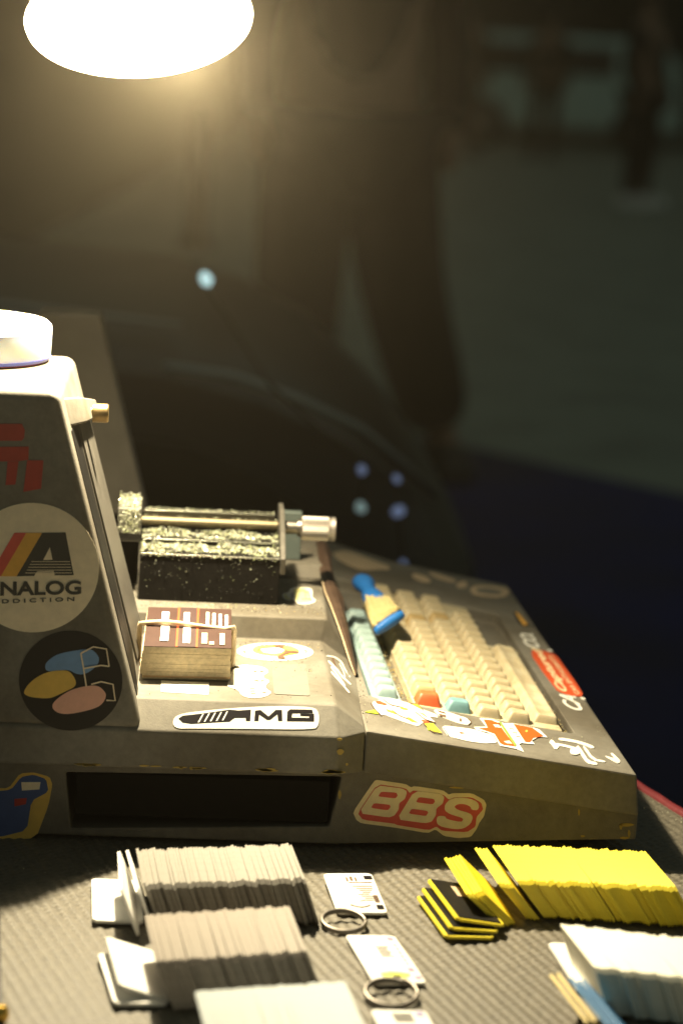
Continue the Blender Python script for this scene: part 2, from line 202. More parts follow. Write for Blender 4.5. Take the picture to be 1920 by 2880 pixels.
('outlined_letter_sticker','stk_cream','base',[(0.11284,1.3706,0.02177),(0.1145,1.3706,0.01835),(0.11518,1.3706,0.01749),(0.11736,1.3706,0.01604),(0.12033,1.3706,0.01553),(0.13512,1.3706,0.01409),(0.14033,1.3706,0.01347),(0.15519,1.3706,0.01137),(0.15837,1.3706,0.01133),(0.16163,1.3706,0.0132),(0.1629,1.3706,0.01301),(0.16688,1.3706,0.01008),(0.1687,1.3706,0.00944),(0.17508,1.3706,0.0087),(0.17715,1.3706,0.0087),(0.1826,1.3706,0.00941),(0.18396,1.3706,0.01017),(0.18626,1.3706,0.01376),(0.18685,1.3706,0.01493),(0.18791,1.3706,0.01804),(0.18844,1.3706,0.01913),(0.19034,1.3706,0.02226),(0.1908,1.3706,0.02374),(0.1915,1.3706,0.02901),(0.19142,1.3706,0.03031),(0.19022,1.3706,0.03245),(0.18902,1.3706,0.03332),(0.18335,1.3706,0.03617),(0.18088,1.3706,0.03661),(0.17248,1.3706,0.03631),(0.17072,1.3706,0.03613),(0.16908,1.3706,0.03542),(0.16833,1.3706,0.03562),(0.16569,1.3706,0.03748),(0.163,1.3706,0.03807),(0.15031,1.3706,0.03957),(0.14783,1.3706,0.0397),(0.1464,1.3706,0.039),(0.14573,1.3706,0.03913),(0.14334,1.3706,0.04056),(0.14069,1.3706,0.04107),(0.12804,1.3706,0.04256),(0.1256,1.3706,0.04274),(0.12437,1.3706,0.04226),(0.12265,1.3706,0.03961),(0.11406,1.3706,0.02496)]),
('outlined_letter_sticker','stk_red','base',[(0.11583,1.37038,0.02144),(0.1183,1.37038,0.01848),(0.12118,1.37038,0.01774),(0.13511,1.37038,0.01649),(0.13778,1.37038,0.01616),(0.13908,1.37038,0.01555),(0.14177,1.37038,0.01512),(0.15576,1.37038,0.0133),(0.1588,1.37038,0.01329),(0.16206,1.37038,0.01507),(0.1631,1.37038,0.01506),(0.16574,1.37038,0.01318),(0.16814,1.37038,0.0128),(0.17912,1.37038,0.01253),(0.18169,1.37038,0.01297),(0.18531,1.37038,0.01573),(0.18597,1.37038,0.01698),(0.18611,1.37038,0.02136),(0.18661,1.37038,0.02276),(0.18933,1.37038,0.02636),(0.18962,1.37038,0.02752),(0.18858,1.37038,0.03054),(0.18763,1.37038,0.03146),(0.18327,1.37038,0.0337),(0.18117,1.37038,0.03405),(0.17361,1.37038,0.03377),(0.17185,1.37038,0.03352),(0.1694,1.37038,0.03234),(0.16851,1.37038,0.03254),(0.16584,1.37038,0.03483),(0.16306,1.37038,0.0355),(0.14995,1.37038,0.03698),(0.14737,1.37038,0.037),(0.14577,1.37038,0.03564),(0.14518,1.37038,0.03577),(0.14337,1.37038,0.03788),(0.14083,1.37038,0.03851),(0.12817,1.37038,0.04),(0.12458,1.37038,0.03789),(0.11677,1.37038,0.02434)]),
('outlined_letter_sticker','stk_cream','base',[(0.11827,1.37016,0.02179),(0.13157,1.37016,0.0203),(0.13434,1.37016,0.02021),(0.13681,1.37016,0.02117),(0.13754,1.37016,0.02185),(0.13926,1.37016,0.02474),(0.13957,1.37016,0.02575),(0.13961,1.37016,0.02858),(0.14004,1.37016,0.02944),(0.14243,1.37016,0.03149),(0.14297,1.37016,0.03231),(0.14365,1.37016,0.03494),(0.14372,1.37016,0.03559),(0.14345,1.37016,0.03667),(0.14306,1.37016,0.03704),(0.14111,1.37016,0.03805),(0.13884,1.37016,0.0384),(0.1279,1.37016,0.03939),(0.12467,1.37016,0.03729),(0.11725,1.37016,0.02433)]),
('outlined_letter_sticker','stk_cream','base',[(0.14099,1.37016,0.01881),(0.15347,1.37016,0.01751),(0.15617,1.37016,0.01741),(0.15907,1.37016,0.01817),(0.15988,1.37016,0.01885),(0.16158,1.37016,0.02197),(0.16188,1.37016,0.02305),(0.1619,1.37016,0.02611),(0.16236,1.37016,0.02704),(0.16495,1.37016,0.02932),(0.1655,1.37016,0.0301),(0.16599,1.37016,0.0323),(0.16606,1.37016,0.03288),(0.16599,1.37016,0.03396),(0.16567,1.37016,0.03437),(0.16391,1.37016,0.03561),(0.1616,1.37016,0.03599),(0.15021,1.37016,0.03688),(0.14699,1.37016,0.0347),(0.14002,1.37016,0.02138)]),
('outlined_letter_sticker','stk_cream','base',[(0.16251,1.37016,0.019),(0.16292,1.37016,0.01753),(0.16373,1.37016,0.01658),(0.16538,1.37016,0.01565),(0.1678,1.37016,0.01502),(0.17231,1.37016,0.01435),(0.1752,1.37016,0.01426),(0.17805,1.37016,0.01469),(0.18,1.37016,0.01554),(0.18212,1.37016,0.01727),(0.18321,1.37016,0.01887),(0.18386,1.37016,0.02121),(0.18364,1.37016,0.02263),(0.18244,1.37016,0.02391),(0.18031,1.37016,0.02481),(0.1761,1.37016,0.02582),(0.17398,1.37016,0.02665),(0.1728,1.37016,0.02776),(0.17287,1.37016,0.02858),(0.17424,1.37016,0.02955),(0.17566,1.37016,0.02993),(0.17789,1.37016,0.02991),(0.17947,1.37016,0.02961),(0.18128,1.37016,0.02885),(0.1822,1.37016,0.0281),(0.18275,1.37016,0.02696),(0.18372,1.37016,0.02648),(0.18564,1.37016,0.02638),(0.18662,1.37016,0.02687),(0.18717,1.37016,0.02821),(0.18709,1.37016,0.02938),(0.18634,1.37016,0.031),(0.18502,1.37016,0.03206),(0.1824,1.37016,0.03312),(0.17974,1.37016,0.0336),(0.17559,1.37016,0.03378),(0.17298,1.37016,0.03356),(0.17048,1.37016,0.03281),(0.16892,1.37016,0.03178),(0.16744,1.37016,0.02991),(0.16685,1.37016,0.0284),(0.16682,1.37016,0.02642),(0.16752,1.37016,0.02515),(0.16935,1.37016,0.02389),(0.1716,1.37016,0.023),(0.17549,1.37016,0.02198),(0.17735,1.37016,0.02133),(0.17819,1.37016,0.0207),(0.17823,1.37016,0.02005),(0.1775,1.37016,0.01904),(0.17531,1.37016,0.01896),(0.17048,1.37016,0.01978),(0.1683,1.37016,0.02054),(0.16759,1.37016,0.02168),(0.16637,1.37016,0.02209),(0.16399,1.37016,0.022),(0.1629,1.37016,0.02144),(0.1625,1.37016,0.02011)]),
('outlined_letter_sticker','stk_red','base',[(0.12824,1.36994,0.03541),(0.12711,1.36994,0.03319),(0.12825,1.36994,0.0327),(0.13582,1.36994,0.03211),(0.13733,1.36994,0.03224),(0.1383,1.36994,0.03358),(0.13834,1.36994,0.03404),(0.13764,1.36994,0.03531),(0.13633,1.36994,0.03557),(0.12962,1.36994,0.03576)]),
('outlined_letter_sticker','stk_red','base',[(0.12441,1.36994,0.02822),(0.12328,1.36994,0.026),(0.12438,1.36994,0.02547),(0.13177,1.36994,0.02465),(0.13327,1.36994,0.02478),(0.13444,1.36994,0.02634),(0.13456,1.36994,0.02679),(0.13408,1.36994,0.02778),(0.13277,1.36994,0.02803),(0.12583,1.36994,0.02852)]),
('outlined_letter_sticker','stk_red','base',[(0.15078,1.36994,0.03285),(0.14966,1.36994,0.03051),(0.15076,1.36994,0.02997),(0.15816,1.36994,0.02923),(0.15963,1.36994,0.02932),(0.1606,1.36994,0.03058),(0.16069,1.36994,0.03101),(0.16019,1.36994,0.03221),(0.15892,1.36994,0.03253),(0.15216,1.36994,0.03316)]),
('outlined_letter_sticker','stk_red','base',[(0.14697,1.36994,0.0255),(0.14584,1.36994,0.02328),(0.14698,1.36994,0.02275),(0.1546,1.36994,0.02193),(0.1561,1.36994,0.02206),(0.15706,1.36994,0.02362),(0.15711,1.36994,0.02404),(0.15642,1.36994,0.02489),(0.15511,1.36994,0.02515),(0.14835,1.36994,0.02578)]),
('white_letter_badge','stk_white','facet',[(0.00425,1.35666,0.07673),(0.00451,1.35605,0.07612),(0.00497,1.3555,0.07557),(0.00564,1.35502,0.07509),(0.00665,1.35469,0.07475),(0.00802,1.3545,0.07456),(0.00973,1.35445,0.07451),(0.01179,1.35455,0.07461),(0.01563,1.35467,0.07474),(0.02125,1.35483,0.0749),(0.02865,1.35502,0.07508),(0.03785,1.35524,0.0753),(0.04688,1.35544,0.0755),(0.05575,1.35563,0.07569),(0.06446,1.3558,0.07587),(0.073,1.35596,0.07603),(0.07957,1.35619,0.07626),(0.08417,1.3565,0.07656),(0.0868,1.35687,0.07694),(0.08744,1.35732,0.07739),(0.08797,1.35791,0.07798),(0.08837,1.35865,0.07872),(0.08865,1.35954,0.0796),(0.08881,1.36057,0.08064),(0.08887,1.36153,0.0816),(0.08884,1.36242,0.08249),(0.0887,1.36324,0.0833),(0.08847,1.36398,0.08405),(0.08814,1.36464,0.0847),(0.08774,1.36521,0.08527),(0.08724,1.36569,0.08576),(0.08666,1.36609,0.08615),(0.08523,1.3664,0.08647),(0.08296,1.36664,0.0867),(0.07985,1.36679,0.08685),(0.07589,1.36685,0.08692),(0.0713,1.36681,0.08687),(0.06608,1.36665,0.08672),(0.06022,1.36638,0.08644),(0.05373,1.36599,0.08606),(0.04731,1.36555,0.08561),(0.04095,1.36503,0.0851),(0.03466,1.36446,0.08453),(0.02844,1.36382,0.08389),(0.02309,1.36324,0.0833),(0.01862,1.36271,0.08278),(0.015,1.36224,0.0823),(0.01226,1.36182,0.08188),(0.00997,1.36138,0.08145),(0.00815,1.36092,0.08099),(0.00679,1.36045,0.08052),(0.0059,1.35996,0.08002),(0.00519,1.3594,0.07947),(0.00467,1.35878,0.07884),(0.00434,1.35809,0.07816),(0.00419,1.35735,0.07741)]),
('white_letter_badge','stk_ink','facet',[(0.0097,1.35712,0.0775),(0.01478,1.35668,0.07705),(0.03313,1.35812,0.07849),(0.04219,1.36362,0.084),(0.03663,1.3639,0.08428),(0.02193,1.36173,0.08211),(0.00955,1.36024,0.08062),(0.00714,1.35883,0.07921)]),
('white_letter_badge','stk_white','facet',[(0.01925,1.35716,0.07785),(0.02176,1.36111,0.0818),(0.02102,1.36109,0.08178),(0.01842,1.35714,0.07782)]),
('white_letter_badge','stk_white','facet',[(0.02273,1.35749,0.07818),(0.02525,1.36152,0.0822),(0.02451,1.36149,0.08218),(0.02191,1.35746,0.07815)]),
('white_letter_badge','stk_white','facet',[(0.02622,1.35782,0.0785),(0.02874,1.36192,0.08261),(0.028,1.3619,0.08259),(0.02539,1.35779,0.07848)]),
('white_letter_badge','stk_white','facet',[(0.02971,1.35814,0.07883),(0.03223,1.36233,0.08301),(0.03149,1.3623,0.08299),(0.02888,1.35812,0.07881)]),
('white_letter_badge','stk_white','facet',[(0.0332,1.35847,0.07916),(0.03573,1.36273,0.08342),(0.03499,1.36271,0.0834),(0.03237,1.35845,0.07913)]),
('white_letter_badge','stk_ink','facet',[(0.03681,1.35837,0.07875),(0.0397,1.36025,0.08063),(0.04617,1.36044,0.08082),(0.04621,1.35895,0.07933),(0.04879,1.35903,0.07941),(0.04912,1.36428,0.08465),(0.04127,1.36359,0.08397),(0.03313,1.35812,0.07849)]),
('white_letter_badge','stk_ink','facet',[(0.05359,1.35917,0.07955),(0.05389,1.36217,0.08255),(0.05848,1.35984,0.08022),(0.06032,1.3599,0.08027),(0.06444,1.36264,0.08302),(0.06496,1.35951,0.07989),(0.06745,1.35959,0.07996),(0.06719,1.36467,0.08505),(0.06348,1.36456,0.08494),(0.05937,1.36136,0.08174),(0.05468,1.3643,0.08467),(0.05144,1.3639,0.08427),(0.0511,1.3591,0.07948)]),
('white_letter_badge','stk_ink','facet',[(0.08598,1.35992,0.08029),(0.08597,1.36344,0.08381),(0.07789,1.36319,0.08357),(0.07789,1.36229,0.08267),(0.083,1.3623,0.08267),(0.083,1.3614,0.08178),(0.0728,1.36124,0.08162),(0.07324,1.36335,0.08373),(0.08531,1.36387,0.08424),(0.08484,1.36536,0.08573),(0.07183,1.36511,0.08549),(0.07027,1.36394,0.08432),(0.07005,1.35959,0.07997)]),
('oval_crest_sticker','stk_white','deck',[(0.0913,1.49411,0.0888),(0.09084,1.49706,0.0888),(0.08996,1.49989,0.0888),(0.08868,1.50254,0.0888),(0.08703,1.50497,0.0888),(0.08502,1.50713,0.0888),(0.0827,1.50898,0.0888),(0.0801,1.5105,0.0888),(0.07728,1.51165,0.0888),(0.07427,1.51241,0.0888),(0.07113,1.51276,0.0888),(0.06793,1.51271,0.0888),(0.06471,1.51225,0.0888),(0.06153,1.51139,0.0888),(0.05846,1.51014,0.0888),(0.05554,1.50854,0.0888),(0.05282,1.5066,0.0888),(0.05036,1.50437,0.0888),(0.0482,1.50189,0.0888),(0.04637,1.49919,0.0888),(0.0449,1.49634,0.0888),(0.04381,1.49337,0.0888),(0.04313,1.49034,0.0888),(0.04285,1.48731,0.0888),(0.04299,1.48432,0.0888),(0.04354,1.48142,0.0888),(0.04449,1.47866,0.0888),(0.04581,1.4761,0.0888),(0.04749,1.47376,0.0888),(0.0495,1.47169,0.0888),(0.0518,1.46992,0.0888),(0.05435,1.46848,0.0888),(0.05711,1.46739,0.0888),(0.06004,1.46666,0.0888),(0.06308,1.46632,0.0888),(0.06619,1.46637,0.0888),(0.06932,1.46679,0.0888),(0.07241,1.4676,0.0888),(0.07542,1.46878,0.0888),(0.07829,1.4703,0.0888),(0.08097,1.47214,0.0888),(0.08343,1.47428,0.0888),(0.08562,1.47668,0.0888),(0.0875,1.4793,0.0888),(0.08904,1.4821,0.0888),(0.09021,1.48503,0.0888),(0.09098,1.48804,0.0888),(0.09135,1.49109,0.0888)]),
('oval_crest_sticker','stk_yellow','deck',[(0.08254,1.49469,0.08902),(0.0821,1.49695,0.08902),(0.0813,1.49909,0.08902),(0.08016,1.50106,0.08902),(0.0787,1.5028,0.08902),(0.07697,1.50427,0.08902),(0.075,1.50543,0.08902),(0.07284,1.50626,0.08902),(0.07055,1.50672,0.08902),(0.06818,1.50682,0.08902),(0.06581,1.50654,0.08902),(0.06347,1.5059,0.08902),(0.06125,1.50491,0.08902),(0.05918,1.50359,0.08902),(0.05733,1.50199,0.08902),(0.05573,1.50014,0.08902),(0.05443,1.49808,0.08902),(0.05346,1.49588,0.08902),(0.05284,1.49358,0.08902),(0.05258,1.49125,0.08902),(0.0527,1.48894,0.08902),(0.05318,1.4867,0.08902),(0.05401,1.4846,0.08902),(0.05516,1.48267,0.08902),(0.05663,1.48098,0.08902),(0.05835,1.47955,0.08902),(0.0603,1.47842,0.08902),(0.06242,1.47762,0.08902),(0.06467,1.47717,0.08902),(0.06699,1.47708,0.08902),(0.06932,1.47734,0.08902),(0.07162,1.47796,0.08902),(0.07382,1.47891,0.08902),(0.07586,1.48018,0.08902),(0.07771,1.48174,0.08902),(0.07932,1.48355,0.08902),(0.08064,1.48557,0.08902),(0.08165,1.48775,0.08902),(0.08231,1.49003,0.08902),(0.08261,1.49236,0.08902)]),
('oval_crest_sticker','stk_white','deck',[(0.05975,1.48439,0.08924),(0.06611,1.48222,0.08924),(0.07082,1.48578,0.08924),(0.0734,1.49338,0.08924),(0.06941,1.49826,0.08924),(0.06287,1.49683,0.08924),(0.05768,1.49275,0.08924)]),
('oval_crest_sticker','stk_brown','deck',[(0.06586,1.50391,0.08946),(0.06855,1.50088,0.08946),(0.07024,1.49866,0.08946),(0.07262,1.49504,0.08946),(0.07326,1.49229,0.08946),(0.07281,1.48767,0.08946),(0.07167,1.4841,0.08946),(0.06871,1.47802,0.08946),(0.06787,1.47472,0.08946),(0.06828,1.4709,0.08946),(0.06943,1.46979,0.08946),(0.07245,1.47027,0.08946),(0.07306,1.47184,0.08946),(0.07184,1.4761,0.08946),(0.07231,1.47896,0.08946),(0.07495,1.48331,0.08946),(0.07703,1.48484,0.08946),(0.08063,1.48508,0.08946),(0.08188,1.48641,0.08946),(0.08204,1.49017,0.08946),(0.08043,1.49154,0.08946),(0.07546,1.49188,0.08946),(0.07348,1.49346,0.08946),(0.07253,1.49788,0.08946),(0.07264,1.50077,0.08946),(0.07391,1.50502,0.08946),(0.07358,1.50632,0.08946),(0.07133,1.50595,0.08946),(0.06946,1.50565,0.08946),(0.06609,1.5051,0.08946)]),
('oval_crest_sticker','stk_brown','deck',[(0.05631,1.48758,0.08946),(0.05773,1.49324,0.08946),(0.06474,1.4972,0.08946),(0.07032,1.4981,0.08946),(0.07038,1.50003,0.08946),(0.06477,1.49912,0.08946),(0.05767,1.49508,0.08946),(0.05602,1.48887,0.08946)]),
('oval_crest_sticker','stk_brown','deck',[(0.08578,1.49244,0.08902),(0.0881,1.49058,0.08902),(0.08821,1.4917,0.08902),(0.08589,1.49356,0.08902)]),
('oval_crest_sticker','stk_brown','deck',[(0.08557,1.48997,0.08902),(0.08765,1.48769,0.08902),(0.08778,1.48879,0.08902),(0.0857,1.49108,0.08902)]),
('oval_crest_sticker','stk_brown','deck',[(0.08514,1.48688,0.08902),(0.08664,1.4854,0.08902),(0.08676,1.4865,0.08902),(0.08526,1.48799,0.08902)]),
('oval_crest_sticker','stk_brown','deck',[(0.08448,1.48344,0.08902),(0.08516,1.48355,0.08902),(0.08521,1.48468,0.08902),(0.08453,1.48457,0.08902)]),
('oval_crest_sticker','stk_brown','deck',[(0.08364,1.48106,0.08902),(0.08337,1.48274,0.08902),(0.08313,1.48199,0.08902),(0.08339,1.48032,0.08902)]),
('oval_crest_sticker','stk_brown','deck',[(0.08227,1.47847,0.08902),(0.08108,1.48087,0.08902),(0.08092,1.47984,0.08902),(0.08211,1.47745,0.08902)]),
('oval_crest_sticker','stk_brown','deck',[(0.08054,1.47659,0.08902),(0.07861,1.47848,0.08902),(0.0785,1.47738,0.08902),(0.08042,1.4755,0.08902)]),
('oval_crest_sticker','stk_brown','deck',[(0.0784,1.47545,0.08902),(0.07606,1.47581,0.08902),(0.07599,1.47469,0.08902),(0.07833,1.47433,0.08902)]),
('oval_crest_sticker','stk_brown','deck',[(0.07584,1.4747,0.08902),(0.07351,1.47326,0.08902),(0.0735,1.47216,0.08902),(0.07583,1.4736,0.08902)]),
('oval_crest_sticker','stk_brown','deck',[(0.07292,1.47396,0.08902),(0.07103,1.47131,0.08902),(0.07108,1.47026,0.08902),(0.07297,1.47291,0.08902)]),
('oval_crest_sticker','stk_brown','deck',[(0.06972,1.47291,0.08902),(0.06864,1.47026,0.08902),(0.06875,1.46934,0.08902),(0.06983,1.47199,0.08902)]),
('oval_crest_sticker','stk_brown','deck',[(0.06631,1.47118,0.08902),(0.06627,1.46978,0.08902),(0.06654,1.46982,0.08902),(0.06659,1.47122,0.08902)]),
('oval_crest_sticker','stk_brown','deck',[(0.06313,1.46943,0.08902),(0.06413,1.46995,0.08902),(0.06414,1.47106,0.08902),(0.06314,1.47053,0.08902)]),
('oval_crest_sticker','stk_brown','deck',[(0.06,1.46871,0.08902),(0.06185,1.47095,0.08902),(0.06182,1.47202,0.08902),(0.05996,1.46977,0.08902)]),
('oval_crest_sticker','stk_brown','deck',[(0.05715,1.46885,0.08902),(0.0595,1.4718,0.08902),(0.05946,1.47286,0.08902),(0.05711,1.46991,0.08902)]),
('oval_crest_sticker','stk_brown','deck',[(0.05469,1.47001,0.08902),(0.05709,1.47234,0.08902),(0.05707,1.47342,0.08902),(0.05466,1.47109,0.08902)]),
('oval_crest_sticker','stk_brown','deck',[(0.05266,1.47202,0.08902),(0.05467,1.4727,0.08902),(0.05468,1.47381,0.08902),(0.05267,1.47313,0.08902)]),
('oval_crest_sticker','stk_brown','deck',[(0.05106,1.4745,0.08902),(0.05231,1.47329,0.08902),(0.05241,1.47438,0.08902),(0.05115,1.47559,0.08902)]),
('oval_crest_sticker','stk_brown','deck',[(0.04983,1.4772,0.08902),(0.05011,1.47475,0.08902),(0.05036,1.47532,0.08902),(0.05008,1.47778,0.08902)]),
('oval_crest_sticker','stk_brown','deck',[(0.04908,1.47999,0.08902),(0.04836,1.4775,0.08902),(0.04852,1.47669,0.08902),(0.04924,1.47917,0.08902)]),
('oval_crest_sticker','stk_brown','deck',[(0.04865,1.48186,0.08902),(0.04706,1.48052,0.08902),(0.04709,1.47942,0.08902),(0.04867,1.48076,0.08902)]),
('oval_crest_sticker','stk_brown','deck',[(0.04842,1.48348,0.08902),(0.04626,1.48387,0.08902),(0.04622,1.48274,0.08902),(0.04837,1.48235,0.08902)]),
('oval_crest_sticker','stk_brown','deck',[(0.04839,1.48534,0.08902),(0.04603,1.48719,0.08902),(0.04595,1.48607,0.08902),(0.0483,1.48423,0.08902)]),
('oval_crest_sticker','stk_brown','deck',[(0.04854,1.48779,0.08902),(0.04641,1.49007,0.08902),(0.04631,1.48897,0.08902),(0.04844,1.48669,0.08902)]),
('oval_crest_sticker','stk_brown','deck',[(0.04889,1.49088,0.08902),(0.04736,1.49237,0.08902),(0.04726,1.49126,0.08902),(0.0488,1.48977,0.08902)]),
('oval_crest_sticker','stk_brown','deck',[(0.04947,1.49435,0.08902),(0.04879,1.49424,0.08902),(0.04877,1.4931,0.08902),(0.04945,1.49321,0.08902)]),
('oval_crest_sticker','stk_brown','deck',[(0.05027,1.49676,0.08902),(0.05057,1.49506,0.08902),(0.0508,1.49582,0.08902),(0.0505,1.49752,0.08902)]),
('oval_crest_sticker','stk_brown','deck',[(0.05159,1.49941,0.08902),(0.05284,1.49696,0.08902),(0.05299,1.49801,0.08902),(0.05174,1.50047,0.08902)]),
('oval_crest_sticker','stk_brown','deck',[(0.05331,1.50135,0.08902),(0.05529,1.49941,0.08902),(0.05539,1.50053,0.08902),(0.05341,1.50247,0.08902)]),
('oval_crest_sticker','stk_brown','deck',[(0.05547,1.50253,0.08902),(0.05785,1.50216,0.08902),(0.0579,1.50332,0.08902),(0.05552,1.50369,0.08902)]),
('oval_crest_sticker','stk_brown','deck',[(0.05805,1.5033,0.08902),(0.06041,1.50481,0.08902),(0.06041,1.50596,0.08902),(0.05805,1.50445,0.08902)]),
('oval_crest_sticker','stk_brown','deck',[(0.06102,1.50408,0.08902),(0.06292,1.50685,0.08902),(0.06287,1.50795,0.08902),(0.06096,1.50518,0.08902)]),
('oval_crest_sticker','stk_brown','deck',[(0.06428,1.50518,0.08902),(0.06537,1.50795,0.08902),(0.06525,1.50892,0.08902),(0.06416,1.50614,0.08902)]),
('oval_crest_sticker','stk_brown','deck',[(0.06775,1.50699,0.08902),(0.0678,1.50846,0.08902),(0.06752,1.50842,0.08902),(0.06747,1.50695,0.08902)]),
('oval_crest_sticker','stk_brown','deck',[(0.07102,1.50883,0.08902),(0.06999,1.50828,0.08902),(0.06998,1.50712,0.08902),(0.07101,1.50768,0.08902)]),
('oval_crest_sticker','stk_brown','deck',[(0.07424,1.5096,0.08902),(0.07232,1.50724,0.08902),(0.07235,1.50612,0.08902),(0.07427,1.50848,0.08902)]),
('oval_crest_sticker','stk_brown','deck',[(0.07716,1.50945,0.08902),(0.07472,1.50635,0.08902),(0.07475,1.50524,0.08902),(0.0772,1.50834,0.08902)]),
('oval_crest_sticker','stk_brown','deck',[(0.07968,1.50824,0.08902),(0.07718,1.5058,0.08902),(0.07719,1.50467,0.08902),(0.07969,1.50711,0.08902)]),
('oval_crest_sticker','stk_brown','deck',[(0.08172,1.50614,0.08902),(0.07966,1.50542,0.08902),(0.07962,1.50426,0.08902),(0.08169,1.50498,0.08902)]),
('oval_crest_sticker','stk_brown','deck',[(0.08332,1.50355,0.08902),(0.08206,1.50481,0.08902),(0.08194,1.50367,0.08902),(0.08319,1.50242,0.08902)]),
('oval_crest_sticker','stk_brown','deck',[(0.08451,1.50076,0.08902),(0.08428,1.5033,0.08902),(0.08401,1.5027,0.08902),(0.08424,1.50016,0.08902)]),
('oval_crest_sticker','stk_brown','deck',[(0.08521,1.49788,0.08902),(0.086,1.50044,0.08902),(0.08586,1.50129,0.08902),(0.08506,1.49872,0.08902)]),
('oval_crest_sticker','stk_brown','deck',[(0.0856,1.49598,0.08902),(0.08724,1.49735,0.08902),(0.08724,1.49847,0.08902),(0.0856,1.4971,0.08902)]),
('oval_crest_sticker','stk_brown','deck',[(0.08579,1.49433,0.08902),(0.08796,1.49393,0.08902),(0.08804,1.49508,0.08902),(0.08586,1.49548,0.08902)]),
('white_bottle_sticker','stk_white','deck',[(0.03577,1.40365,0.0888),(0.03573,1.40027,0.0888),(0.03731,1.39715,0.0888),(0.0405,1.39427,0.0888),(0.04247,1.38957,0.0888),(0.04321,1.38308,0.0888),(0.04505,1.37844,0.0888),(0.04798,1.3756,0.0888),(0.05149,1.37529,0.0888),(0.0556,1.37751,0.0888),(0.05876,1.38123,0.0888),(0.06095,1.38647,0.0888),(0.0612,1.39106,0.0888),(0.05948,1.39496,0.0888),(0.05857,1.39901,0.0888),(0.05848,1.4032,0.0888),(0.05927,1.40797,0.0888),(0.06096,1.41333,0.0888),(0.06076,1.41759,0.0888),(0.05865,1.42072,0.0888),(0.05775,1.42405,0.0888),(0.05807,1.42758,0.0888),(0.05918,1.43168,0.0888),(0.0611,1.43636,0.0888),(0.06103,1.44166,0.0888),(0.05896,1.44758,0.0888),(0.05424,1.45134,0.0888),(0.04686,1.4529,0.0888),(0.04209,1.44946,0.0888),(0.03994,1.44109,0.0888),(0.03809,1.42892,0.0888),(0.03655,1.41312,0.0888)]),
('white_bottle_sticker','stk_brown','deck',[(0.05838,1.43749,0.08902),(0.05827,1.43793,0.08902),(0.05804,1.43833,0.08902),(0.05769,1.43869,0.08902),(0.05725,1.43899,0.08902),(0.05672,1.43922,0.08902),(0.05613,1.43937,0.08902),(0.0555,1.43944,0.08902),(0.05486,1.43942,0.08902),(0.05421,1.43931,0.08902),(0.05362,1.43912,0.08902),(0.05307,1.43885,0.08902),(0.0526,1.43852,0.08902),(0.05223,1.43813,0.08902),(0.05197,1.43772,0.08902),(0.05183,1.43727,0.08902),(0.05182,1.43683,0.08902),(0.05193,1.43639,0.08902),(0.05216,1.43599,0.08902),(0.05251,1.43563,0.08902),(0.05295,1.43534,0.08902),(0.05349,1.4351,0.08902),(0.05407,1.43496,0.08902),(0.05471,1.43489,0.08902),(0.05534,1.43491,0.08902),(0.05598,1.43502,0.08902),(0.05658,1.43521,0.08902),(0.05713,1.43547,0.08902),(0.05759,1.4358,0.08902),(0.05797,1.43619,0.08902),(0.05823,1.4366,0.08902),(0.05837,1.43705,0.08902)]),
('white_bottle_sticker','stk_brown','deck',[(0.05863,1.41501,0.08902),(0.05851,1.41537,0.08902),(0.05826,1.4157,0.08902),(0.05789,1.41599,0.08902),(0.05743,1.41624,0.08902),(0.05686,1.41642,0.08902),(0.05625,1.41654,0.08902),(0.05558,1.41659,0.08902),(0.05491,1.41657,0.08902),(0.05423,1.41648,0.08902),(0.05361,1.41632,0.08902),(0.05303,1.4161,0.08902),(0.05255,1.41582,0.08902),(0.05216,1.4155,0.08902),(0.05189,1.41516,0.08902),(0.05174,1.41479,0.08902),(0.05173,1.41443,0.08902),(0.05185,1.41407,0.08902),(0.0521,1.41375,0.08902),(0.05247,1.41345,0.08902),(0.05294,1.41321,0.08902),(0.0535,1.41303,0.08902),(0.05411,1.41291,0.08902),(0.05478,1.41286,0.08902),(0.05545,1.41288,0.08902),(0.05612,1.41297,0.08902),(0.05675,1.41313,0.08902),(0.05732,1.41335,0.08902),(0.05781,1.41362,0.08902),(0.0582,1.41394,0.08902),(0.05847,1.41428,0.08902),(0.05861,1.41465,0.08902)]),
('white_bottle_sticker','stk_brown','deck',[(0.05861,1.38798,0.08902),(0.05853,1.38834,0.08902),(0.05836,1.38864,0.08902),(0.05812,1.38887,0.08902),(0.05782,1.38902,0.08902),(0.05748,1.38907,0.08902),(0.05713,1.38902,0.08902),(0.05678,1.38886,0.08902),(0.05648,1.38863,0.08902),(0.05622,1.38832,0.08902),(0.05604,1.38798,0.08902),(0.05593,1.38759,0.08902),(0.05592,1.38722,0.08902),(0.05601,1.38686,0.08902),(0.05617,1.38656,0.08902),(0.05641,1.38632,0.08902),(0.05671,1.38618,0.08902),(0.05705,1.38613,0.08902),(0.0574,1.38618,0.08902),(0.05775,1.38633,0.08902),(0.05805,1.38656,0.08902),(0.05831,1.38687,0.08902),(0.05849,1.38722,0.08902),(0.0586,1.3876,0.08902)]),
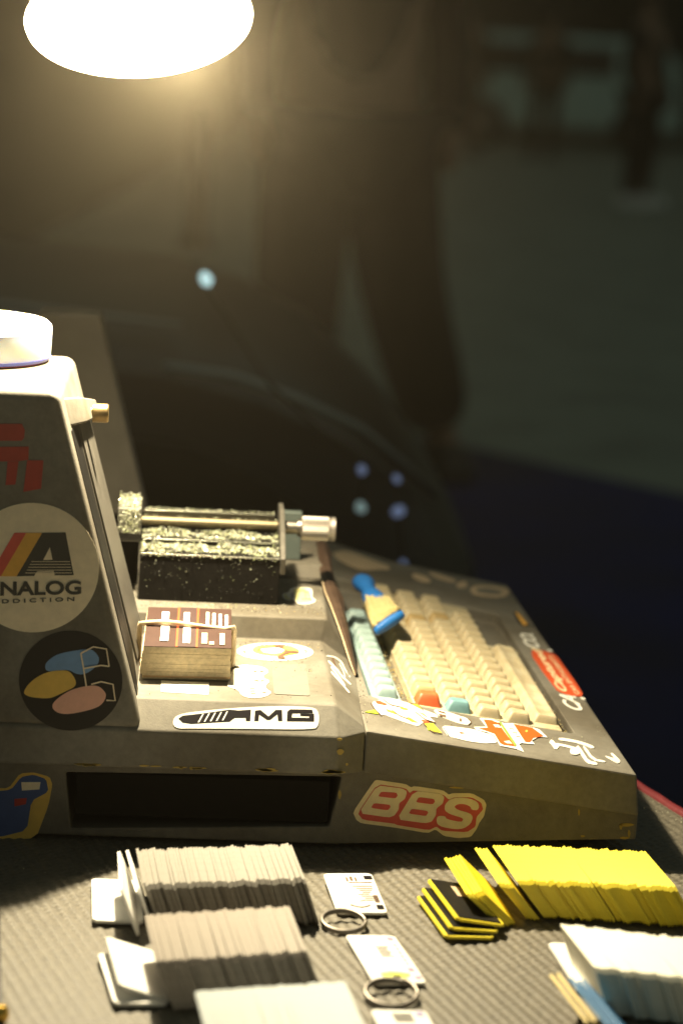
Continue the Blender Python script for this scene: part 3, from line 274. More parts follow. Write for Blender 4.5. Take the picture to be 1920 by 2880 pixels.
('white_bottle_sticker','stk_white','deck',[(0.05628,1.43653,0.08924),(0.05621,1.43688,0.08924),(0.05606,1.43718,0.08924),(0.05584,1.43743,0.08924),(0.05558,1.4376,0.08924),(0.05527,1.43769,0.08924),(0.05496,1.43767,0.08924),(0.05464,1.43757,0.08924),(0.05437,1.43738,0.08924),(0.05413,1.43711,0.08924),(0.05396,1.4368,0.08924),(0.05387,1.43644,0.08924),(0.05386,1.43609,0.08924),(0.05393,1.43574,0.08924),(0.05407,1.43544,0.08924),(0.05429,1.43518,0.08924),(0.05456,1.43502,0.08924),(0.05487,1.43493,0.08924),(0.05518,1.43494,0.08924),(0.05549,1.43505,0.08924),(0.05577,1.43523,0.08924),(0.056,1.4355,0.08924),(0.05617,1.43581,0.08924),(0.05627,1.43617,0.08924)]),
('white_bottle_sticker','stk_white','deck',[(0.056,1.41414,0.08924),(0.05595,1.41439,0.08924),(0.05584,1.4146,0.08924),(0.05569,1.41476,0.08924),(0.0555,1.41486,0.08924),(0.05528,1.4149,0.08924),(0.05506,1.41487,0.08924),(0.05484,1.41476,0.08924),(0.05465,1.41461,0.08924),(0.05448,1.41439,0.08924),(0.05436,1.41415,0.08924),(0.0543,1.41389,0.08924),(0.05429,1.41363,0.08924),(0.05434,1.41338,0.08924),(0.05445,1.41317,0.08924),(0.0546,1.41301,0.08924),(0.05479,1.41291,0.08924),(0.05501,1.41287,0.08924),(0.05523,1.4129,0.08924),(0.05545,1.41301,0.08924),(0.05565,1.41316,0.08924),(0.05581,1.41337,0.08924),(0.05593,1.41361,0.08924),(0.05599,1.41388,0.08924)]),
('white_bottle_sticker','stk_brown','deck',[(0.04874,1.39533,0.08902),(0.05186,1.39545,0.08902),(0.05177,1.39711,0.08902),(0.04865,1.39715,0.08902)]),
('white_bottle_sticker','stk_brown','deck',[(0.04891,1.39135,0.08902),(0.05202,1.39147,0.08902),(0.05193,1.39312,0.08902),(0.04883,1.39317,0.08902)]),
('white_bottle_sticker','stk_brown','deck',[(0.04908,1.3874,0.08902),(0.05218,1.38752,0.08902),(0.0521,1.38916,0.08902),(0.049,1.38921,0.08902)]),
('white_bottle_sticker','stk_brown','deck',[(0.04925,1.38347,0.08902),(0.05234,1.38359,0.08902),(0.05226,1.38522,0.08902),(0.04916,1.38527,0.08902)]),
('white_strip_sticker','stk_white','deck',[(-0.00355,1.38123,0.0888),(0.02418,1.37869,0.0888),(0.02476,1.40625,0.0888),(-0.0039,1.40708,0.0888)]),
('bare_square_patch','stk_patch','deck',[(0.06312,1.38844,0.0888),(0.0639,1.38607,0.0888),(0.08322,1.38475,0.0888),(0.08442,1.38739,0.0888),(0.08521,1.45748,0.0888),(0.08443,1.46007,0.0888),(0.06445,1.45788,0.0888),(0.06345,1.45502,0.0888)]),
('robot_sticker','stk_white','led',[(0.07398,1.58413,0.1041),(0.07476,1.57611,0.1041),(0.07651,1.57166,0.1041),(0.07923,1.57073,0.1041),(0.08115,1.56847,0.1041),(0.08228,1.56489,0.1041),(0.08386,1.56235,0.1041),(0.08591,1.56085,0.1041),(0.08843,1.56083,0.1041),(0.09146,1.56231,0.1041),(0.09395,1.56582,0.1041),(0.09591,1.57137,0.1041),(0.09614,1.57593,0.1041),(0.0946,1.57948,0.1041),(0.0942,1.58566,0.1041),(0.09495,1.59453,0.1041),(0.09519,1.60193,0.1041),(0.09493,1.60781,0.1041),(0.09421,1.6109,0.1041),(0.09302,1.61118,0.1041),(0.09032,1.61142,0.1041),(0.08609,1.61162,0.1041),(0.08293,1.61004,0.1041),(0.08084,1.60667,0.1041),(0.07966,1.60274,0.1041),(0.07938,1.59826,0.1041),(0.07783,1.59406,0.1041),(0.075,1.59012,0.1041)]),
('robot_sticker','stk_lemon','led',[(0.08287,1.5994,0.10432),(0.08248,1.58713,0.10432),(0.08247,1.57774,0.10432),(0.08284,1.57113,0.10432),(0.08349,1.56651,0.10432),(0.08444,1.56385,0.10432),(0.08653,1.56329,0.10432),(0.08976,1.56481,0.10432),(0.09218,1.56784,0.10432),(0.09377,1.5724,0.10432),(0.0942,1.57581,0.10432),(0.09346,1.57806,0.10432),(0.09316,1.58426,0.10432),(0.09332,1.59448,0.10432),(0.09273,1.60148,0.10432),(0.09138,1.60517,0.10432),(0.08977,1.60785,0.10432),(0.08789,1.60948,0.10432),(0.08597,1.60912,0.10432),(0.08403,1.60677,0.10432)]),
('robot_sticker','stk_lemon','led',[(0.07555,1.58501,0.10432),(0.07562,1.57805,0.10432),(0.07659,1.57404,0.10432),(0.07846,1.57295,0.10432),(0.07932,1.57323,0.10432),(0.07917,1.57487,0.10432),(0.07859,1.57655,0.10432),(0.0776,1.57829,0.10432),(0.07703,1.58155,0.10432),(0.07688,1.58635,0.10432),(0.07649,1.5887,0.10432),(0.07584,1.58858,0.10432)]),
('robot_sticker','stk_greyblue','led',[(0.07945,1.57671,0.10432),(0.08127,1.57704,0.10432),(0.08215,1.59363,0.10432),(0.08038,1.59233,0.10432)]),
('robot_sticker','stk_brown','led',[(0.0818,1.58022,0.10454),(0.08218,1.58848,0.10454),(0.08256,1.59547,0.10454),(0.08292,1.60116,0.10454),(0.08403,1.60489,0.10454),(0.08591,1.60664,0.10454),(0.08685,1.60791,0.10454),(0.08685,1.60869,0.10454),(0.08587,1.60811,0.10454),(0.08391,1.60618,0.10454),(0.0827,1.60206,0.10454),(0.08226,1.5958,0.10454),(0.08184,1.58851,0.10454),(0.08146,1.58021,0.10454),(0.08135,1.5761,0.10454),(0.08152,1.57611,0.10454)]),
('robot_sticker','stk_brown','led',[(0.08623,1.59781,0.10454),(0.0876,1.6005,0.10454),(0.08886,1.60023,0.10454),(0.08999,1.59702,0.10454),(0.09113,1.59559,0.10454),(0.09229,1.59594,0.10454),(0.09287,1.59155,0.10454),(0.09286,1.58251,0.10454),(0.09294,1.57812,0.10454),(0.09311,1.57831,0.10454),(0.0932,1.58305,0.10454),(0.09319,1.59242,0.10454),(0.09257,1.59709,0.10454),(0.09134,1.597,0.10454),(0.09014,1.59856,0.10454),(0.08897,1.60181,0.10454),(0.08766,1.60205,0.10454),(0.0862,1.59929,0.10454),(0.0855,1.59755,0.10454),(0.08553,1.59683,0.10454)]),
('robot_sticker','stk_brown','led',[(0.09003,1.59603,0.10454),(0.08941,1.57752,0.10454),(0.08976,1.57766,0.10454),(0.09038,1.59618,0.10454)]),
('robot_sticker','stk_brown','led',[(0.08792,1.57366,0.10454),(0.09048,1.57413,0.10454),(0.09232,1.57375,0.10454),(0.09341,1.57253,0.10454),(0.094,1.5723,0.10454),(0.09408,1.57305,0.10454),(0.09356,1.57404,0.10454),(0.09243,1.57528,0.10454),(0.09058,1.57566,0.10454),(0.08799,1.5752,0.10454),(0.08669,1.57458,0.10454),(0.08666,1.57381,0.10454)]),
('robot_sticker','stk_brown','led',[(0.07986,1.56998,0.10454),(0.08106,1.56857,0.10454),(0.08196,1.5663,0.10454),(0.08255,1.56317,0.10454),(0.08292,1.56188,0.10454),(0.08306,1.56244,0.10454),(0.08282,1.56434,0.10454),(0.08219,1.5676,0.10454),(0.08126,1.56997,0.10454),(0.08003,1.57144,0.10454),(0.07938,1.57181,0.10454),(0.0793,1.57106,0.10454)]),
('racing_car_sticker','stk_white','kb',[(0.12523,1.42868,0.07379),(0.12604,1.41823,0.07369),(0.12665,1.41411,0.07361),(0.12871,1.40533,0.07335),(0.12931,1.40402,0.07327),(0.1301,1.40662,0.07317),(0.13229,1.4055,0.07288),(0.14171,1.3977,0.07167),(0.14474,1.39544,0.07128),(0.14951,1.39268,0.07067),(0.15143,1.3947,0.07043),(0.15568,1.40702,0.06988),(0.15748,1.40931,0.06965),(0.16159,1.4075,0.06912),(0.16199,1.40901,0.06907),(0.15973,1.4179,0.06936),(0.16017,1.41986,0.0693),(0.1645,1.42001,0.06874),(0.16537,1.42107,0.06863),(0.16506,1.42593,0.06867),(0.16352,1.42826,0.06887),(0.15658,1.43427,0.06976),(0.1545,1.43663,0.07003),(0.15177,1.44161,0.07038),(0.14914,1.44366,0.07072),(0.13956,1.44823,0.07195),(0.13684,1.44849,0.0723),(0.13378,1.4451,0.07269),(0.13191,1.44235,0.07293),(0.12626,1.43294,0.07366)]),
('racing_car_sticker','stk_lime','kb',[(0.12728,1.4046,0.07375),(0.12571,1.41326,0.07395),(0.119,1.40471,0.07482)]),
('racing_car_sticker','stk_lime','kb',[(0.15697,1.43173,0.06993),(0.15485,1.4456,0.07021),(0.15049,1.44145,0.07077)]),
('racing_car_sticker','stk_lime','kb',[(0.15917,1.41348,0.06965),(0.15675,1.42329,0.06996),(0.15358,1.42552,0.07037)]),
('racing_car_sticker','stk_lime','kb',[(0.15604,1.38665,0.07005),(0.16405,1.38445,0.06902),(0.1605,1.40416,0.06948),(0.15511,1.39998,0.07017)]),
('racing_car_sticker','stk_lime','kb',[(0.1336,1.41452,0.07294),(0.13884,1.41051,0.07226),(0.13662,1.41737,0.07255),(0.13294,1.42031,0.07302)]),
('racing_car_sticker','stk_lime','kb',[(0.14727,1.39895,0.07118),(0.15121,1.39967,0.07068),(0.1465,1.40898,0.07128),(0.14377,1.40634,0.07163)]),
('racing_car_sticker','stk_lime','kb',[(0.14288,1.42529,0.07175),(0.14708,1.42513,0.07121),(0.14742,1.42908,0.07116),(0.14228,1.43161,0.07182)]),
('racing_car_sticker','stk_orangered','kb',[(0.12765,1.43399,0.0737),(0.12795,1.43004,0.07367),(0.12884,1.42901,0.07355),(0.13271,1.42815,0.07305),(0.13376,1.42856,0.07292),(0.13476,1.43138,0.07279),(0.13429,1.43282,0.07285),(0.13103,1.43674,0.07327),(0.12992,1.43717,0.07341),(0.128,1.43525,0.07366)]),
('racing_car_sticker','stk_orangered','kb',[(0.15618,1.39961,0.07004),(0.15835,1.4049,0.06976),(0.15591,1.4085,0.07007),(0.15307,1.40782,0.07044)]),
('racing_car_sticker','stk_brown','kb',[(0.12437,1.42597,0.07435),(0.12553,1.41499,0.0742),(0.12624,1.41092,0.07411),(0.12836,1.40287,0.07383),(0.12887,1.40134,0.07377),(0.12912,1.40222,0.07374),(0.12872,1.40411,0.07379),(0.12662,1.41209,0.07406),(0.12592,1.41612,0.07415),(0.12477,1.42702,0.0743),(0.12446,1.42922,0.07434),(0.12418,1.4285,0.07437)]),
('racing_car_sticker','stk_brown','kb',[(0.15055,1.44107,0.07098),(0.15388,1.44346,0.07055),(0.15494,1.44176,0.07042),(0.15653,1.43153,0.07021),(0.15693,1.42953,0.07016),(0.15722,1.43036,0.07012),(0.15693,1.43277,0.07016),(0.15528,1.44323,0.07037),(0.15417,1.44498,0.07052),(0.15071,1.44262,0.07096),(0.14995,1.44189,0.07106),(0.14986,1.44079,0.07107)]),
('racing_car_sticker','stk_brown','kb',[(0.15484,1.39567,0.07043),(0.1576,1.38409,0.07008),(0.15903,1.38175,0.06989),(0.16297,1.38235,0.06939),(0.16384,1.3827,0.06927),(0.16398,1.38372,0.06926),(0.16318,1.38381,0.06936),(0.15933,1.38316,0.06985),(0.15793,1.38545,0.07003),(0.15521,1.39693,0.07038),(0.15456,1.39922,0.07047),(0.15429,1.39836,0.0705)]),
('racing_car_sticker','stk_brown','kb',[(0.1333,1.43963,0.0732),(0.1359,1.43198,0.07286),(0.13762,1.43011,0.07264),(0.14307,1.429,0.07194),(0.14427,1.429,0.07179),(0.14443,1.43009,0.07177),(0.1433,1.43056,0.07191),(0.13789,1.43164,0.07261),(0.13619,1.43348,0.07283),(0.13364,1.44104,0.07315),(0.13304,1.44247,0.07323),(0.1328,1.44149,0.07326)]),
('racing_car_sticker','stk_brown','kb',[(0.13709,1.41647,0.07271),(0.13964,1.40936,0.07238),(0.14143,1.40675,0.07215),(0.14721,1.40169,0.07141),(0.14849,1.40083,0.07125),(0.14867,1.40186,0.07122),(0.14748,1.40316,0.07138),(0.14172,1.40821,0.07212),(0.13995,1.4108,0.07234),(0.13743,1.41785,0.07267),(0.13683,1.41917,0.07274),(0.13659,1.41821,0.07278)]),
('racing_car_sticker','stk_brown','kb',[(0.15218,1.42083,0.07077),(0.15521,1.41114,0.07038),(0.1568,1.40842,0.07018),(0.1612,1.40534,0.06961),(0.16218,1.4049,0.06949),(0.16237,1.40595,0.06946),(0.16148,1.40683,0.06958),(0.15712,1.40986,0.07014),(0.15554,1.41256,0.07034),(0.15254,1.42219,0.07073),(0.15183,1.42407,0.07082),(0.15157,1.42312,0.07085)]),
('drink_bottle_sticker','stk_white','kb',[(0.16435,1.43641,0.06876),(0.16539,1.42922,0.06863),(0.16685,1.42524,0.06844),(0.16954,1.42224,0.0681),(0.17229,1.41951,0.06774),(0.17658,1.41556,0.06719),(0.17938,1.4141,0.06683),(0.18223,1.4143,0.06647),(0.18404,1.41612,0.06623),(0.1858,1.42057,0.06601),(0.18607,1.424,0.06597),(0.18497,1.42829,0.06611),(0.18336,1.43064,0.06632),(0.18037,1.43233,0.0667),(0.17759,1.43432,0.06706),(0.1735,1.43769,0.06759),(0.17014,1.43907,0.06802),(0.16569,1.4392,0.06859)]),
('drink_bottle_sticker','stk_brown','kb',[(0.16755,1.4329,0.06857),(0.17133,1.43101,0.06809),(0.17094,1.43556,0.06814),(0.166,1.43718,0.06877)]),
('drink_bottle_sticker','stk_brown','kb',[(0.16697,1.42427,0.06865),(0.17072,1.4224,0.06817),(0.1708,1.42862,0.06816),(0.16632,1.42904,0.06873)]),
('drink_bottle_sticker','stk_brown','kb',[(0.17849,1.41884,0.06717),(0.17958,1.41847,0.06703),(0.18042,1.42612,0.06692),(0.17915,1.42742,0.06708)]),
('drink_bottle_sticker','stk_brown','kb',[(0.18455,1.4269,0.06639),(0.18554,1.42344,0.06626),(0.18532,1.42043,0.06629),(0.18378,1.41622,0.06649),(0.18323,1.4143,0.06656),(0.18335,1.41363,0.06654),(0.18407,1.41541,0.06645),(0.18581,1.42063,0.06623),(0.1861,1.42429,0.06619),(0.18508,1.42837,0.06632),(0.18457,1.4296,0.06639),(0.18428,1.42864,0.06642)]),
('white_banner_sticker','stk_white','kb',[(0.16583,1.3961,0.06857),(0.16719,1.38315,0.0684),(0.16939,1.37981,0.06812),(0.17828,1.37709,0.06697),(0.18151,1.37669,0.06656),(0.18774,1.37756,0.06576),(0.19034,1.3787,0.06542),(0.19626,1.38316,0.06466),(0.1974,1.38636,0.06452),(0.19677,1.39691,0.0646),(0.19493,1.40028,0.06483),(0.18696,1.40537,0.06586),(0.18265,1.40608,0.06641),(0.17057,1.40432,0.06796),(0.16762,1.40318,0.06834),(0.1659,1.39966,0.06856)]),
('white_banner_sticker','stk_orangered','kb',[(0.17619,1.39013,0.06746),(0.17906,1.39356,0.0671),(0.17663,1.39412,0.06741),(0.17522,1.39389,0.06759)]),
('white_banner_sticker','stk_brown','kb',[(0.16603,1.39709,0.06877),(0.16766,1.38096,0.06856),(0.16803,1.38183,0.06851),(0.16639,1.39798,0.06872)]),
('orange_map_sticker','stk_white','kb',[(0.19492,1.41623,0.06506),(0.1865,1.41129,0.06614),(0.18744,1.40534,0.06602),(0.1941,1.4034,0.06516),(0.19737,1.39759,0.06474),(0.19844,1.37741,0.0646),(0.20825,1.37615,0.06334),(0.21198,1.37209,0.06286),(0.21124,1.38781,0.06296),(0.21316,1.39143,0.06271),(0.22159,1.39371,0.06163),(0.22058,1.40074,0.06176),(0.22671,1.41325,0.06097),(0.2324,1.41459,0.06024),(0.22954,1.43057,0.06061),(0.2254,1.43279,0.06114),(0.21348,1.4351,0.06267),(0.20747,1.43155,0.06344),(0.20074,1.43694,0.06431),(0.19266,1.43442,0.06535)]),
('orange_map_sticker','stk_orange','kb',[(0.19533,1.41373,0.06523),(0.18899,1.40936,0.06604),(0.19793,1.40228,0.06489),(0.19908,1.38263,0.06474),(0.20088,1.37991,0.06451),(0.20777,1.38071,0.06363),(0.20439,1.41904,0.06406),(0.20345,1.42906,0.06418),(0.20032,1.43361,0.06458),(0.19475,1.43192,0.0653)]),
('orange_map_sticker','stk_orange','kb',[(0.21594,1.39478,0.06258),(0.21879,1.39578,0.06221),(0.2226,1.40753,0.06172),(0.22997,1.41565,0.06077),(0.22516,1.43121,0.06139),(0.21376,1.43315,0.06286)]),
('orange_map_sticker','stk_green','kb',[(0.20757,1.37983,0.06387),(0.20903,1.38441,0.06369),(0.20568,1.43226,0.06412),(0.20439,1.43083,0.06428)]),
('orange_map_sticker','stk_white','kb',[(0.2005,1.41729,0.06478),(0.20388,1.41796,0.06435),(0.20318,1.42414,0.06444),(0.19971,1.42275,0.06488)]),
('orange_map_sticker','stk_white','kb',[(0.2035,1.38377,0.0644),(0.20651,1.38485,0.06401),(0.20545,1.39054,0.06415),(0.20179,1.38718,0.06462)]),
('orange_map_sticker','stk_brown','kb',[(0.20283,1.42767,0.06448),(0.2038,1.42753,0.06436),(0.20389,1.4228,0.06435),(0.2045,1.42402,0.06427),(0.20436,1.42924,0.06429),(0.2032,1.4297,0.06444)]),
('orange_map_sticker','stk_yellow','kb',[(0.22102,1.42192,0.06215),(0.22068,1.42244,0.06219),(0.22014,1.42212,0.06226),(0.21959,1.42109,0.06233),(0.21925,1.41973,0.06237),(0.21925,1.41858,0.06237),(0.21958,1.41806,0.06233),(0.22013,1.41838,0.06226),(0.22067,1.41941,0.06219),(0.22101,1.42076,0.06215)]),
('orange_map_sticker','stk_brown','kb',[(0.20931,1.42015,0.06343),(0.21172,1.42228,0.06312),(0.21146,1.41516,0.06315),(0.21177,1.41565,0.06311),(0.21197,1.42321,0.06309),(0.20942,1.42113,0.06341)]),
('orange_map_sticker','stk_brown','kb',[(0.2104,1.41165,0.06329),(0.21279,1.41376,0.06298),(0.21224,1.40726,0.06305),(0.21254,1.4076,0.06301),(0.21305,1.41467,0.06295),(0.21051,1.41262,0.06327)]),
('orange_map_sticker','stk_brown','kb',[(0.21148,1.40324,0.06315),(0.21386,1.40533,0.06284),(0.21301,1.39946,0.06295),(0.21329,1.39961,0.06292),(0.21412,1.40623,0.06281),(0.21158,1.4042,0.06314)]),
('white_brush_mark','stk_white','kb',[(0.23204,1.40339,0.06006),(0.2326,1.40278,0.05999),(0.23303,1.39883,0.05994),(0.23331,1.39161,0.0599),(0.23465,1.39131,0.05973),(0.23706,1.39794,0.05942),(0.23788,1.40204,0.05931),(0.23708,1.40358,0.05941),(0.23641,1.40246,0.0595),(0.23587,1.39868,0.05957),(0.23563,1.39991,0.0596),(0.23569,1.40618,0.05959),(0.23531,1.41011,0.05964),(0.2345,1.41166,0.05975),(0.23351,1.41025,0.05987),(0.23235,1.40588,0.06002)]),
('white_brush_mark','stk_white','kb',[(0.23679,1.40018,0.05945),(0.24141,1.39942,0.05886),(0.24484,1.39822,0.05842),(0.24708,1.39661,0.05813),(0.24853,1.39718,0.05794),(0.24919,1.39995,0.05786),(0.24838,1.40216,0.05796),(0.24609,1.40381,0.05826),(0.24261,1.40503,0.0587),(0.23794,1.40581,0.0593),(0.23533,1.40479,0.05964),(0.23476,1.40197,0.05971)]),
('white_brush_mark','stk_white','kb',[(0.24129,1.41363,0.05887),(0.24597,1.41385,0.05827),(0.25,1.41322,0.05775),(0.25339,1.41175,0.05732),(0.25619,1.4097,0.05696),(0.25841,1.40709,0.05667),(0.25995,1.40737,0.05648),(0.2608,1.41056,0.05637),(0.26009,1.4135,0.05646),(0.25781,1.41618,0.05675),(0.25492,1.41829,0.05712),(0.25143,1.41981,0.05757),(0.24731,1.42047,0.0581),(0.24257,1.42025,0.05871),(0.2399,1.41849,0.05905),(0.23927,1.41518,0.05913)]),
('white_brush_mark','stk_white','kb',[(0.24857,1.39997,0.05794),(0.2489,1.39149,0.0579),(0.24922,1.38311,0.05785),(0.24953,1.37483,0.05781),(0.25113,1.37024,0.05761),(0.25401,1.36926,0.05724),(0.25585,1.37053,0.057),(0.25665,1.37406,0.0569),(0.25574,1.37615,0.05702),(0.25311,1.3768,0.05735),(0.2517,1.38086,0.05754),(0.25152,1.38838,0.05756),(0.25127,1.39642,0.05759),(0.25095,1.40498,0.05763),(0.25019,1.40803,0.05773),(0.249,1.40551,0.05788)]),
('white_brush_mark','stk_white','kb',[(0.25343,1.40016,0.05731),(0.25412,1.38589,0.05722),(0.25636,1.37863,0.05694),(0.26015,1.37818,0.05645),(0.26232,1.37922,0.05617),(0.26287,1.38174,0.0561),(0.26135,1.38309,0.05629),(0.25777,1.38327,0.05675),(0.25569,1.39019,0.05702),(0.25509,1.40404,0.0571),(0.25435,1.41014,0.05719),(0.25351,1.40831,0.0573)]),
('white_brush_mark','stk_white','kb',[(0.25011,1.39625,0.05796),(0.25024,1.39757,0.05794),(0.25027,1.39878,0.05794),(0.25021,1.39988,0.05795),(0.25005,1.40081,0.05797),(0.2498,1.40157,0.058),(0.24947,1.40213,0.05804),(0.24905,1.40247,0.0581),(0.24858,1.40259,0.05816),(0.24804,1.40249,0.05823),(0.24747,1.40217,0.0583),(0.24687,1.40162,0.05838),(0.24626,1.40089,0.05846),(0.24565,1.39996,0.05854),(0.24506,1.39889,0.05861),(0.2445,1.39767,0.05868),(0.24399,1.39637,0.05875),(0.24354,1.39498,0.05881),(0.24316,1.39358,0.05885),(0.24286,1.39216,0.05889),(0.24265,1.39079,0.05892),(0.24253,1.38948,0.05894),(0.2425,1.38828,0.05894),(0.24257,1.3872,0.05893),(0.24273,1.38629,0.05891),(0.24298,1.38554,0.05888),(0.24331,1.385,0.05884),(0.24372,1.38466,0.05878),(0.24419,1.38454,0.05872),(0.24472,1.38465,0.05865),(0.24529,1.38496,0.05858),(0.24588,1.38549,0.05851),(0.24648,1.38621,0.05843),(0.24709,1.38712,0.05835),(0.24768,1.38817,0.05827),(0.24824,1.38938,0.0582),(0.24874,1.39067,0.05814),(0.2492,1.39205,0.05808),(0.24958,1.39345,0.05803),(0.24989,1.39487,0.05799)]),
('white_tick_mark','stk_white','kb',[(0.26499,1.39261,0.05583),(0.26877,1.38446,0.05534),(0.27042,1.38217,0.05513),(0.27164,1.38341,0.05497),(0.27229,1.3849,0.05489),(0.27303,1.38814,0.05479),(0.27284,1.39218,0.05482),(0.27154,1.40112,0.05498),(0.27077,1.40377,0.05508),(0.26974,1.40273,0.05522),(0.26964,1.40021,0.05523),(0.27037,1.3937,0.05514),(0.26923,1.39231,0.05528),(0.2651,1.39459,0.05581)]),
('orange_script_sticker','stk_orangered','kb',[(0.2544,1.64439,0.05719),(0.25336,1.63276,0.05732),(0.25324,1.62495,0.05734),(0.25389,1.61316,0.05725),(0.25418,1.60529,0.05722),(0.25441,1.5935,0.05719),(0.25492,1.58303,0.05712),(0.25621,1.5636,0.05696),(0.25678,1.55402,0.05688),(0.25721,1.54446,0.05683),(0.25891,1.53949,0.05661),(0.2636,1.53412,0.05601),(0.26714,1.53334,0.05555),(0.27312,1.53635,0.05478),(0.27511,1.54496,0.05453),(0.27508,1.56818,0.05453),(0.27472,1.58502,0.05458),(0.27362,1.61247,0.05472),(0.2731,1.62681,0.05478),(0.27266,1.64198,0.05484),(0.27126,1.64835,0.05502),(0.26751,1.65214,0.0555),(0.26501,1.65389,0.05582),(0.26129,1.65535,0.0563),(0.25898,1.65433,0.0566),(0.2558,1.6498,0.05701)]),
('white_edge_mark','stk_white','kb',[(0.27208,1.52796,0.05492),(0.27462,1.52861,0.05459),(0.27437,1.5346,0.05462),(0.27174,1.53344,0.05496)]),
('white_edge_dash','stk_white','kb',[(0.26937,1.65682,0.05526),(0.27242,1.65966,0.05487),(0.27023,1.66271,0.05515),(0.26783,1.65976,0.05546)]),
('tan_sticker','stk_tanlight','kb',[(0.1267,1.87538,0.0736),(0.12862,1.86473,0.07336),(0.13204,1.8541,0.07292),(0.13695,1.84348,0.07229),(0.14211,1.8375,0.07162),(0.14755,1.83609,0.07092),(0.15297,1.83844,0.07023),(0.15842,1.84458,0.06953),(0.16348,1.84886,0.06888),(0.16813,1.85124,0.06828),(0.1705,1.8564,0.06797),(0.17058,1.8644,0.06796),(0.16873,1.86959,0.0682),(0.16496,1.87192,0.06869),(0.15846,1.87948,0.06952),(0.14914,1.89239,0.07072),(0.14215,1.89882,0.07162),(0.13758,1.89866,0.07221),(0.13288,1.89409,0.07281),(0.12811,1.88517,0.07342)]),
('tan_sticker','stk_tanlight','kb',[(0.20097,1.83504,0.06406),(0.20112,1.83709,0.06404),(0.20109,1.83923,0.06404),(0.20088,1.84144,0.06407),(0.20051,1.84364,0.06412),(0.19998,1.84581,0.06418),(0.1993,1.84784,0.06427),(0.19849,1.84975,0.06438),(0.19758,1.85143,0.06449),(0.19656,1.85288,0.06462),(0.1955,1.85403,0.06476),(0.19438,1.85488,0.0649),(0.19327,1.85539,0.06505),(0.19217,1.85555,0.06519),(0.19113,1.85536,0.06532),(0.19014,1.85482,0.06545),(0.18927,1.85396,0.06556),(0.18851,1.85277,0.06566),(0.18789,1.85132,0.06574),(0.18742,1.8496,0.0658),(0.18712,1.84771,0.06584),(0.18699,1.84564,0.06585),(0.18704,1.84349,0.06585),(0.18726,1.84127,0.06582),(0.18764,1.83908,0.06577),(0.18819,1.83693,0.0657),(0.18887,1.83492,0.06561),(0.18969,1.83304,0.06551),(0.1906,1.8314,0.06539),(0.19161,1.82998,0.06526),(0.19266,1.82885,0.06513),(0.19376,1.82802,0.06498),(0.19485,1.82753,0.06484),(0.19594,1.82737,0.0647),(0.19697,1.82755,0.06457),(0.19794,1.82807,0.06445),(0.19881,1.82891,0.06433),(0.19957,1.83007,0.06424),(0.20019,1.83149,0.06416),(0.20066,1.83318,0.0641)]),
('tan_sticker','stk_tanlight','kb',[(0.20289,1.8649,0.06381),(0.20514,1.85621,0.06352),(0.20942,1.84983,0.06297),(0.21572,1.84571,0.06216),(0.22031,1.84669,0.06157),(0.2232,1.85278,0.0612),(0.22003,1.86002,0.06161),(0.21073,1.86843,0.0628),(0.20497,1.87181,0.06354),(0.20283,1.87012,0.06382)]),
('tan_sticker','stk_tanlight','kb',[(0.22291,1.84358,0.06124),(0.22125,1.83595,0.06145),(0.22157,1.83114,0.06141),(0.22385,1.8291,0.06112),(0.22658,1.83119,0.06076),(0.22978,1.83742,0.06035),(0.23125,1.84553,0.06016),(0.23097,1.85556,0.0602),(0.22905,1.8573,0.06045),(0.22551,1.8507,0.0609)]),
('tan_sticker','stk_tanlight','kb',[(0.23104,1.82269,0.06019),(0.23222,1.81367,0.06004),(0.23853,1.81104,0.05923),(0.25002,1.81473,0.05775),(0.25849,1.82477,0.05666),(0.26398,1.84135,0.05596),(0.26543,1.85254,0.05577),(0.26276,1.85815,0.05611),(0.25542,1.8583,0.05706),(0.24349,1.853,0.05859),(0.23576,1.84453,0.05958),(0.23221,1.83296,0.06004)]),
('tan_sticker','stk_patch','kb',[(0.17715,1.86566,0.06712),(0.19409,1.86586,0.06494),(0.19514,1.8773,0.06481),(0.17274,1.88086,0.06769)]),
('tan_sticker','stk_tanlight','kb',[(0.11615,1.8811,0.07496),(0.12309,1.88407,0.07407),(0.119,1.91429,0.07459),(0.11316,1.91223,0.07534)]),
('tan_sticker','stk_patch','kb',[(0.25762,1.83691,0.057),(0.25761,1.83855,0.057),(0.25732,1.84003,0.05703),(0.25677,1.84134,0.05711),(0.25597,1.84243,0.05721),(0.25492,1.84328,0.05734),(0.25369,1.84385,0.0575),(0.25226,1.84415,0.05769),(0.25071,1.84416,0.05788),(0.24905,1.84387,0.0581),(0.24734,1.84332,0.05832),(0.2456,1.84248,0.05854),(0.2439,1.84142,0.05876),(0.24226,1.84012,0.05897),(0.24074,1.83865,0.05917),(0.23936,1.83701,0.05934),(0.23817,1.83529,0.0595),(0.23718,1.83348,0.05962),(0.23643,1.83167,0.05972),(0.23593,1.82986,0.05978),(0.2357,1.82814,0.05981),(0.23573,1.82652,0.05981),(0.23603,1.82506,0.05977),(0.2366,1.82377,0.0597),(0.2374,1.82271,0.0596),(0.23844,1.82188,0.05946),(0.23966,1.82132,0.05931),(0.24107,1.82102,0.05912),(0.2426,1.82101,0.05893),(0.24424,1.82129,0.05872),(0.24593,1.82183,0.0585),(0.24765,1.82264,0.05828),(0.24934,1.82369,0.05806),(0.25097,1.82497,0.05785),(0.25249,1.82641,0.05766),(0.25388,1.82803,0.05748),(0.25508,1.82974,0.05732),(0.25608,1.83155,0.05719),(0.25685,1.83336,0.0571),(0.25737,1.83517,0.05703)]),
